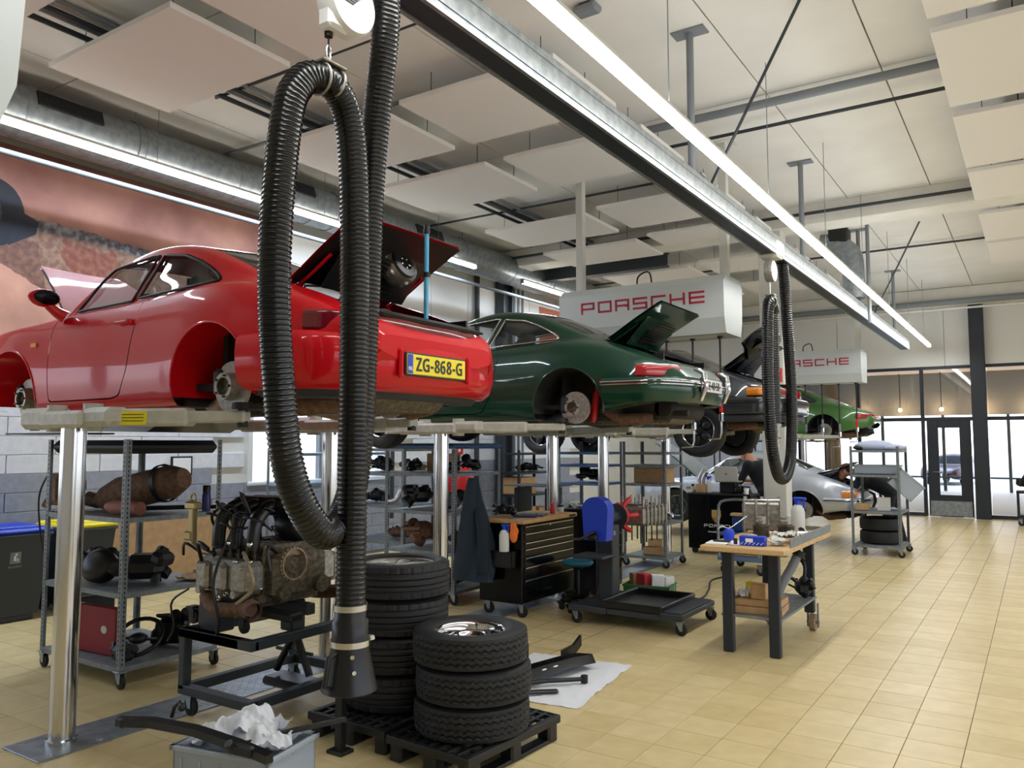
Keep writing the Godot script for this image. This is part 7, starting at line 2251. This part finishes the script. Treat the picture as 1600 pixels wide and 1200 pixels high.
func man(label: String, p: Vector3, turn: float, J: Dictionary, shirt: Material, trousers: Material, glove: Material) -> void:
	# J holds joints in the figure's own axes (x forward)
	var t := thing("person", label, "person", p, turn)
	var bones := [[J.hip, J.chest, 0.135, 0.15], [J.chest, J.neck, 0.13, 0.07], [J.neck, J.head, 0.055, 0.06]]
	var legs := []
	var arms := []
	for s in ["l", "r"]:
		legs.append([J["hip" + s], J["knee" + s], 0.085, 0.06])
		legs.append([J["knee" + s], J["ank" + s], 0.058, 0.042])
		legs.append([J["ank" + s], J["ank" + s] + V(0.17, -0.05, 0), 0.045, 0.035])
		bones.append([J.chest, J["sh" + s], 0.1, 0.07])
		bones.append([J["sh" + s], J["elb" + s], 0.06, 0.045])
		bones.append([J.hip, J["hip" + s], 0.12, 0.1])
		arms.append([J["elb" + s], J["wri" + s], 0.042, 0.028])
		var d: Vector3 = (J["wri" + s] - J["elb" + s]).normalized()
		var sd := d.cross(V(0, 1, 0.2)).normalized()
		var palm: Vector3 = J["wri" + s] + d * 0.06
		arms.append([J["wri" + s], palm, 0.028, 0.034])
		for k in 4: arms.append([palm + sd * (-0.03 + 0.02 * k), palm + sd * (-0.036 + 0.024 * k) + d * (0.07 + [0.0, 0.015, 0.01, -0.01][k]) + V(0, -0.015, 0), 0.011, 0.008])
		arms.append([palm - sd * 0.02 - d * 0.03, palm - sd * 0.065 + d * 0.02, 0.012, 0.009])
	var all := bones.duplicate()
	all.append_array(legs)
	all.append_array(arms)
	obj("body", figure(all, 0.018, 0.04), M.skin, t)
	var grown := []
	for q in bones: if q[0] != J.neck and q[1] != J.neck: grown.append([q[0], q[1], q[2] + 0.012, q[3] + 0.012])
	obj("shirt", figure(grown, 0.02, 0.05), shirt, t)
	grown = []
	for q in legs: grown.append([q[0], q[1], q[2] + 0.012, q[3] + 0.012])
	obj("trousers", figure(grown, 0.02, 0.04), trousers, t)
	var hd: Vector3 = J.head
	var fw: Vector3 = J.face
	var hb := [[hd, hd + fw * 0.02, 0.095, 0.092], [hd + fw * 0.03 - V(0, 0.05, 0), hd + fw * 0.06 - V(0, 0.08, 0), 0.065, 0.045], [hd + fw * 0.09 - V(0, 0.01, 0), hd + fw * 0.115 - V(0, 0.03, 0), 0.012, 0.016]]
	for e in [-1.0, 1.0]: hb.append([hd + V(0, -0.01, 0.092 * e), hd + V(-0.015, 0.02, 0.097 * e), 0.016, 0.016])
	obj("head", figure(hb, 0.009, 0.02), M.skin, t)
	obj("hair", figure([[hd - fw * 0.025 + V(0, 0.025, 0), hd + V(0, 0.035, 0), 0.098, 0.09], [hd - fw * 0.06 - V(0, 0.02, 0), hd - fw * 0.03, 0.07, 0.085]], 0.01, 0.02), M.hair, t)
	for s in ["l", "r"]:
		if glove: obj("glove_cuff", mb().cyl(J["wri" + s] - (J["wri" + s] - J["elb" + s]).normalized() * 0.05, J["wri" + s], 0.04, 0.035, 12), glove, t)

func back_things() -> void:
	var blue := mat(rgb(70, 110, 160), 0.5)
	# rack in the middle distance
	rack("grey rack with blue shelf edges and a long carton, right of the engine stand", -5.0, -4.36, -10.5, -11.15, 1.75, [1.6, 1.42, 1.16, 0.62, 0.15])
	solo("carton", carton(V(0.5, 0.21, 0.3)), M.card, "long brown carton on the middle rack behind the red clamp", "box", V(-4.66, 1.162, -10.82), 0.0)
	solo("carton", carton(V(0.3, 0.1, 0.24)), M.card, "brown carton at the bottom of the middle rack", "box", V(-4.62, 0.155, -10.75), 0.1)
	solo("carton", carton(V(0.2, 0.09, 0.18)), M.card, "smaller brown carton stacked on the bottom one of the middle rack", "box", V(-4.64, 0.268, -10.78), 0.4)
	for e in [[91, V(-4.75, 0.625, -10.7), "dark bracket on the middle rack, left of the tools", M.black], [92, V(-4.5, 0.625, -10.9), "tools lying on the middle rack's waist-high tray", M.steel]]:
		solo("spare_part", cluster(e[0], V(0.26, 0.14, 0.24), 10), e[3], e[2], "car part", e[1], 0.3)
	rack("grey rack with blue edges loaded with dark panels, left of the middle rack", -5.9, -5.2, -10.2, -10.9, 1.75, [1.6, 1.42, 1.16, 0.62, 0.15], {"edge": blue, "holes": false})
	for e in [[93, V(-5.5, 1.165, -10.5), "dark bumper pieces stacked on the rack left of the long carton", M.black], [94, V(-5.55, 0.625, -10.5), "black housings on the lower tray of the rack left of the long carton", M.black], [95, V(-5.5, 0.155, -10.5), "orange and dark parts on the floor tray behind the clamp", M.rust]]:
		solo("spare_part", cluster(e[0], V(0.46, 0.2, 0.4), 12), e[3], e[2], "car part", e[1], 0.3)
	# black cabinet with lettering
	var t := thing("tool_trolley", "tall black trolley cabinet with a crest and white lettering by the pillar", "tool cabinet", V(-4.2, 0, -12.45))
	obj("carcass", mb().box(V(0, 0.5, 0), V(1.0, 0.84, 0.44), 0.012), M.gloss, t)
	obj("top_tray", mb().box(V(0, 0.93, 0), V(1.02, 0.03, 0.46), 0.008), M.dark, t)
	var lb := mb()
	lb.at(V(-0.24, 0.42, 0.223))
	wide_letters(lb, "PORSCHE", 0.56, 0.05, 0.011)
	obj("lettering", lb, M.white, t, "white wide lettering")
	text_on(t, "Porsche Classic Center", V(0.02, 0.35, 0.222), V(0, 0, 0), 0.026, M.white, "small_lettering")
	obj("crest", mb().prism_at(V(-0.04, 0.6, 0.224), [Vector2(-0.07, 0.09), Vector2(0.07, 0.09), Vector2(0.075, 0.0), Vector2(0.05, -0.07), Vector2(0, -0.11), Vector2(-0.05, -0.07), Vector2(-0.075, 0.0)], 0.004), mat(rgb(206, 170, 104), 0.4, 0.3), t, "gold shield")
	obj("crest_bars", mb().box(V(-0.075, 0.56, 0.228), V(0.05, 0.012, 0.002)).box(V(0.0, 0.64, 0.228), V(0.05, 0.012, 0.002)).box(V(0.0, 0.665, 0.228), V(0.05, 0.012, 0.002)).box(V(-0.07, 0.535, 0.228), V(0.04, 0.01, 0.002)), M.redp, t)
	for q in [[-0.42, 0.17], [0.42, 0.17], [-0.42, -0.17], [0.42, -0.17]]: caster(t, V(q[0], 0, q[1]), 0.05, M.dark)
	t = thing("laptop", "open silver laptop on the black trolley cabinet", "laptop", V(-4.1, 0.946, -12.45), 0.0)
	obj("base", mb().box(V(0, 0.18, 0), V(0.36, 0.02, 0.24), 0.004), M.alu, t)
	obj("screen_lid", mb().at(V(0, 0.3, 0.14), 0, 0.2).box(Vector3.ZERO, V(0.37, 0.24, 0.012), 0.005), mat(rgb(196, 196, 194), 0.4, 0.2), t)
	obj("logo", mb().at(V(0, 0.3, 0.148), 0, 0.2).ball(Vector3.ZERO, V(0.018, 0.018, 0.002), 12, 6), M.grey, t)
	obj("riser", mb().box(V(0, 0.085, 0), V(0.26, 0.17, 0.16), 0.01), M.black, t)
	bottle("white spray bottle with a blue head beside the laptop", V(-4.42, 0.946, -12.4), 0.045, 0.26, M.offwhite, M.blue, true)
	solo("carton", carton(V(0.14, 0.13, 0.12)), M.card, "small tan box left of the laptop", "box", V(-4.52, 0.946, -12.34), 0.1)
	bottle("small white bottle with a black cap at the left end of the trolley cabinet", V(-4.66, 0.946, -12.36), 0.03, 0.13, M.offwhite, M.black)
	solo("exhaust_tips", mb().tube(smooth_path([V(-0.2, 0.05, 0), V(-0.02, 0.08, 0), V(0.02, 0.24, 0), V(0.1, 0.36, 0)], 0.04), 0.035, 12).tube(smooth_path([V(-0.1, 0.04, 0.06), V(0.06, 0.06, 0.06), V(0.1, 0.22, 0.06), V(0.16, 0.32, 0.06)], 0.04), 0.035, 12), M.chrome, "bright chrome pipes rising behind the small tan box", "car part", V(-4.62, 0.946, -12.52), 0.0)
	solo("tool_pile", cluster(96, V(0.3, 0.12, 0.2), 12), M.dark, "heap of dark tools at the right end of the trolley cabinet", "tools", V(-3.84, 0.946, -12.4), 0.2)
	solo("paper_cup", mb().lathe([Vector2(0.001, 0), Vector2(0.03, 0), Vector2(0.04, 0.09), Vector2(0.036, 0.09)], 16), M.paper, "white paper cup near the right end of the trolley cabinet", "cup", V(-3.78, 0.946, -12.28))
	# blue cart with tubular handle
	t = thing("push_cart", "low blue cart with a tubular steel handle behind the workbench", "cart", V(-3.35, 0, -10.95))
	obj("deck", mb().box(V(0, 0.2, 0), V(0.6, 0.05, 0.84), 0.01), mat(rgb(96, 122, 160), 0.5), t)
	obj("upper_deck", mb().box(V(0, 0.52, 0), V(0.56, 0.04, 0.8), 0.01), mat(rgb(60, 90, 140), 0.5), t)
	obj("handle_frame", mb().tube(smooth_path([V(-0.28, 0.22, 0.4), V(-0.28, 0.8, 0.4), V(-0.2, 0.96, 0.4), V(0.2, 0.96, 0.4), V(0.28, 0.8, 0.4), V(0.28, 0.22, 0.4)], 0.06), 0.018, 10), M.galv, t)
	for q in [[-0.24, 0.34], [0.24, 0.34], [-0.24, -0.34], [0.24, -0.34]]: caster(t, V(q[0], 0, q[1]), 0.055)
	obj("blue_bin", mb().box(V(0.05, 0.64, 0), V(0.4, 0.2, 0.5), 0.02), mat(rgb(28, 64, 120), 0.5), t)
	solo("carton", carton(V(0.4, 0.14, 0.4)), M.card, "brown carton on the lower deck of the blue cart", "box", V(-3.35, 0.2265, -10.9), 0.0)
	solo("wooden_plank", mb().box(V(0, 0.02, 0), V(0.5, 0.035, 0.14), 0.006), M.pine, "wooden plank lying across the blue cart's bin", "plank", V(-3.28, 0.745, -10.8), 0.1)
	# rack in the aisle near the door
	rack("open grey rack on casters with crates and tyres, in the aisle near the glass door", -2.49, -1.79, -13.4, -14.3, 1.68, [1.62, 1.24, 0.68, 0.16])
	t = thing("grey_tub", "long grey plastic tub on the aisle rack", "crate", V(-2.14, 1.245, -13.75))
	obj("tub", open_box(V(0.64, 0.14, 0.4), 0.01, 0.02), M.crate, t)
	t = thing("grey_tub", "grey plastic tub hanging tilted on the side of the aisle rack", "crate", V(-1.86, 0.98, -13.7))
	t.rotation = V(0, 0.2, -0.75)
	obj("tub", open_box(V(0.42, 0.3, 0.5), 0.01, 0.02), M.crate, t)
	solo("carton", carton(V(0.18, 0.2, 0.16)), M.offwhite, "upright pale grey box on the aisle rack above the tyres", "box", V(-2.05, 0.685, -13.62), 0.1)
	solo("carton", carton(V(0.2, 0.1, 0.16)), M.card, "small open carton at the left of the aisle rack above the tyres", "box", V(-2.36, 0.685, -13.6), 0.1)
	solo("foam_sheets", sheet(0.36, 0.3, 0.06, 97, 14, 14), M.film, "crumpled white wrapping right of the pale grey box", "paper", V(-1.98, 0.685, -13.9), 0.2)
	for k in 2:
		var tw := thing("stacked_tyre", "%s of the two smooth tyres on the aisle rack" % ["lower", "upper"][k], "tyre", V(-2.14, 0.166 + 0.2 * k, -13.85), 0.0, "tyres on the aisle rack")
		wheel_on(tw, V(0, 0.1, 0), V(0, 1, 0), 0.31, 0.195, 0.2, "plain", "", null, null, "tyre")
	t = thing("wrapped_seat", "bundle wrapped in blue-white cloth on top of the aisle rack", "bundle", V(-2.2, 1.625, -13.85))
	obj("cloth", mb().ball(V(0, 0.05, 0), V(0.3, 0.1, 0.25), 20, 10).ball(V(0.26, 0.03, 0), V(0.2, 0.06, 0.22), 16, 8), mat(rgb(176, 182, 206), 0.8), t)
	obj("dark_gap", mb().ball(V(-0.2, 0.03, 0.12), V(0.1, 0.04, 0.12), 12, 6), M.dark, t)
	# people
	man("person in dark work clothes bending over the silver car's open engine lid", V(-2.1, 0, -14.75), PI, {
		"hip": V(0.0, 0.95, 0), "chest": V(0.38, 1.15, 0), "neck": V(0.56, 1.22, 0), "head": V(0.72, 1.25, 0), "face": V(0.85, -0.5, 0).normalized(),
		"hipl": V(0, 0.92, -0.1), "hipr": V(0, 0.92, 0.1), "kneel": V(0.05, 0.5, -0.13), "kneer": V(-0.05, 0.5, 0.13), "ankl": V(-0.05, 0.08, -0.14), "ankr": V(-0.15, 0.08, 0.14),
		"shl": V(0.42, 1.15, -0.2), "shr": V(0.42, 1.15, 0.2), "elbl": V(0.6, 0.9, -0.24), "elbr": V(0.46, 0.86, 0.27), "wril": V(0.82, 0.95, -0.12), "wrir": V(0.48, 0.6, 0.24)}, M.cloth, M.cloth, mat(rgb(220, 222, 232), 0.8))
	man("person in black clothing leaning behind the trolley cabinet, half hidden by the pillar", V(-3.72, 0, -13.25), PI - 0.3, {
		"hip": V(0.0, 0.95, 0), "chest": V(0.2, 1.28, 0), "neck": V(0.32, 1.46, 0), "head": V(0.4, 1.6, 0), "face": V(0.8, -0.6, 0).normalized(),
		"hipl": V(0, 0.92, -0.1), "hipr": V(0, 0.92, 0.1), "kneel": V(0.03, 0.5, -0.12), "kneer": V(-0.03, 0.5, 0.12), "ankl": V(-0.05, 0.08, -0.13), "ankr": V(-0.1, 0.08, 0.13),
		"shl": V(0.24, 1.36, -0.19), "shr": V(0.24, 1.36, 0.19), "elbl": V(0.36, 1.1, -0.24), "elbr": V(0.3, 1.08, 0.25), "wril": V(0.52, 1.12, -0.1), "wrir": V(0.5, 1.1, 0.12)}, M.cloth, M.cloth, null)
	# along the left wall
	rack("pale blue rack in front of the bright window", -8.3, -7.75, -6.9, -8.6, 1.65, [1.6, 1.22, 0.92, 0.4], {"edge": mat(rgb(150, 176, 200), 0.5), "holes": false, "wheels": false})
	for e in [[101, V(-8.0, 0.925, -7.15), "cartons and fittings at the left of the window rack", M.card], [102, V(-8.0, 0.925, -7.9), "grey metal parts on the window rack below the sill", M.alu], [103, V(-8.0, 0.405, -7.5), "dark parts on the lowest shelf of the window rack", M.dark]]:
		solo("spare_part", cluster(e[0], V(0.4, 0.24, 0.5), 12), e[3], e[2], "car part", e[1], 0.2)
	rack("black rack with cartons near the red hose reel", -8.3, -7.8, -12.1, -13.4, 1.6, [1.55, 1.2, 0.8, 0.3], {"mat": M.dark, "holes": false, "wheels": false})
	for e in [[V(0.4, 0.3, 0.5), V(-8.05, 0.802, -12.5), "large brown carton on the black rack's middle shelf"], [V(0.4, 0.26, 0.5), V(-8.05, 0.302, -12.5), "brown carton on the black rack's low shelf"], [V(0.36, 0.22, 0.4), V(-8.05, 0.302, -13.1), "second brown carton on the black rack's low shelf"]]:
		solo("carton", carton(e[0]), M.card, e[2], "box", e[1])
	solo("rod_bundle", cluster(104, V(0.36, 0.14, 0.9), 12), M.black, "black parts laid along the black rack's upper shelf", "car part", V(-8.05, 1.205, -12.75))
	t = thing("hose_reel", "red fire hose reel on the wall behind the black rack", "fire hose", V(-8.85, 1.0, -11.75))
	obj("reel", mb().at(Vector3.ZERO, 0, 0, -PI / 2).lathe([Vector2(0.001, -0.1), Vector2(0.3, -0.1), Vector2(0.32, -0.08), Vector2(0.32, 0.08), Vector2(0.3, 0.1), Vector2(0.001, 0.1)], 32), M.redp, t)
	obj("yellow_hose", mb().tube(circle_about(V(0.05, -0.12, 0), V(1, 0, 0), 0.3), 0.02, 8, true), M.yellow, t)
	t = thing("fire_sign", "small red fire sign on the white wall above the hose reel", "sign", V(-8.98, 1.62, -11.9))
	obj("board", mb().box(Vector3.ZERO, V(0.012, 0.2, 0.2), 0.003), M.redp, t)
	obj("symbol", mb().box(V(0.007, 0, 0.02), V(0.002, 0.1, 0.05)).box(V(0.007, 0.03, -0.05), V(0.002, 0.05, 0.03)), M.white, t)
	# carts and furniture by the glass wall
	t = thing("engine_trolley", "dark trolley with engine parts cut off by the right edge", "trolley", V(-0.15, 0, -20.2))
	obj("frame", mb().box(V(0, 0.2, 0), V(0.6, 0.06, 0.5), 0.01).box(V(0, 0.7, 0), V(0.6, 0.05, 0.5), 0.01).box(V(-0.27, 0.45, 0.2), V(0.05, 0.5, 0.05)).box(V(0.27, 0.45, 0.2), V(0.05, 0.5, 0.05)), M.dark, t)
	for q in [[-0.24, 0.2], [0.24, 0.2], [-0.24, -0.2], [0.24, -0.2]]: caster(t, V(q[0], 0, q[1]), 0.06)
	solo("spare_part", cluster(105, V(0.6, 0.5, 0.5), 14), M.dark, "dark engine parts on the trolley at the right edge", "car part", V(-0.15, 0.726, -20.2))
	for k in 5:
		var x := -8.1 + 0.95 * k
		if k == 4: continue
		solo("steel_locker", mb().box(V(0, 0.9, 0), V(0.04, 1.8, 0.04)).box(V(0.8, 0.9, 0), V(0.04, 1.8, 0.04)).box(V(0.4, 1.78, 0), V(0.84, 0.04, 0.04)).box(V(0.4, 0.9, 0), V(0.84, 0.03, 0.04)).box(V(0.4, 0.1, 0), V(0.84, 0.03, 0.04)), M.anth, "%s dark shelf frame from the left in front of the end glazing" % ORD[k], "shelf", V(x, 0, -21.0), 0.0, "shelf frames by the end glazing")
	# showroom furniture seen through the glass
	t = thing("reception_desk", "pale green desk with a screen seen through the right-hand glass", "desk", V(0.6, 0, -24.0))
	obj("front", mb().box(V(0, 0.45, 0), V(1.6, 0.9, 0.06), 0.01), mat(rgb(196, 212, 202), 0.5), t)
	obj("top", mb().box(V(0, 0.93, -0.3), V(1.7, 0.05, 0.8), 0.01), M.wood, t)
	solo("monitor", mb().box(V(0, 0.3, 0), V(0.5, 0.32, 0.03), 0.006).box(V(0, 0.07, 0), V(0.06, 0.14, 0.04)).box(V(0, 0.01, 0), V(0.22, 0.02, 0.16)), mat(rgb(150, 168, 176), 0.3), "flat screen standing on the showroom desk", "monitor", V(0.5, 0.956, -24.2))
	solo("pendant_lamp", mb().lathe([Vector2(0.3, 0.0), Vector2(0.28, 0.1), Vector2(0.04, 0.14), Vector2(0.01, 0.16), Vector2(0.01, 1.55)], 28), mat(rgb(236, 214, 170), 0.6), "cream drum pendant lamp hanging in the showroom", "lamp", V(0.4, 2.6, -24.5))
	for k in 6:
		var sp := thing("spotlight", "%s small spotlight from the left in the showroom" % ORD[k], "light", V(-5.6 + 1.35 * k, 2.95, -32.6))
		obj("lamp_head", mb().ball(Vector3.ZERO, V(0.07, 0.07, 0.07), 12, 8), glow(Color(1, 0.86, 0.65), 12.0), sp)
		obj("arm", mb().cyl(V(0, 0.05, 0), V(0, 1.35, 0), 0.015), M.dark, sp)
		var om := OmniLight3D.new()
		om.light_energy = 0.6
		om.light_color = Color(1, 0.8, 0.55)
		om.light_size = 0.07
		om.shadow_enabled = true
		om.omni_range = 30
		sp.add_child(om)
		om.position = V(0, 0, 0.0)
	for e in [[-4.3, -27.0, "left"], [-2.0, -26.0, "middle"], [0.3, -27.5, "right"]]:
		var dl := thing("strip_light", "slim %s ceiling strip light in the showroom" % e[2], "light", V(e[0], 4.27, e[1]), 0.5)
		obj("light_diffuser", mb().box(V(0, 0, 0), V(0.08, 0.04, 2.6), 0.01), glow(Color(1, 0.97, 0.92), 6.0), dl)
		area(V(e[0], 4.24, e[1]), Vector2(0.08, 2.6), 2.0, Color(1, 0.97, 0.92), Basis(Vector3(0, 1, 0), 0.5) * Basis(Vector3(1, 0, 0), -PI / 2))
	var pc := thing("parked_car", "dark red parked car outside, seen through the glass door", "car", V(-3.15, -0.02, -40.0), 1.35)
	var g := car_pieces(true, true)
	var pb := mb()
	pour(pb, g.body); pour(pb, g.door); pour(pb, g.lid); pour(pb, g.hood)
	obj("body", pb, mat(rgb(60, 12, 18), 0.3, 0.1, 0.5), pc)
	pb = mb()
	pour(pb, g.windscreen); pour(pb, g.rear_glass); pour(pb, g.door_glass); pour(pb, g.quarter_glass)
	obj("glazing", pb, M.gloss, pc)
	for q in [[-1.135, 0.7], [1.135, 0.7], [-1.135, -0.7], [1.135, -0.7]]: wheel_on(pc, V(q[0], 0.31, q[1]), V(0, 0, signf(q[1])), 0.31, 0.18, 0.19, "plain", "steel", M.alu, M.dark)
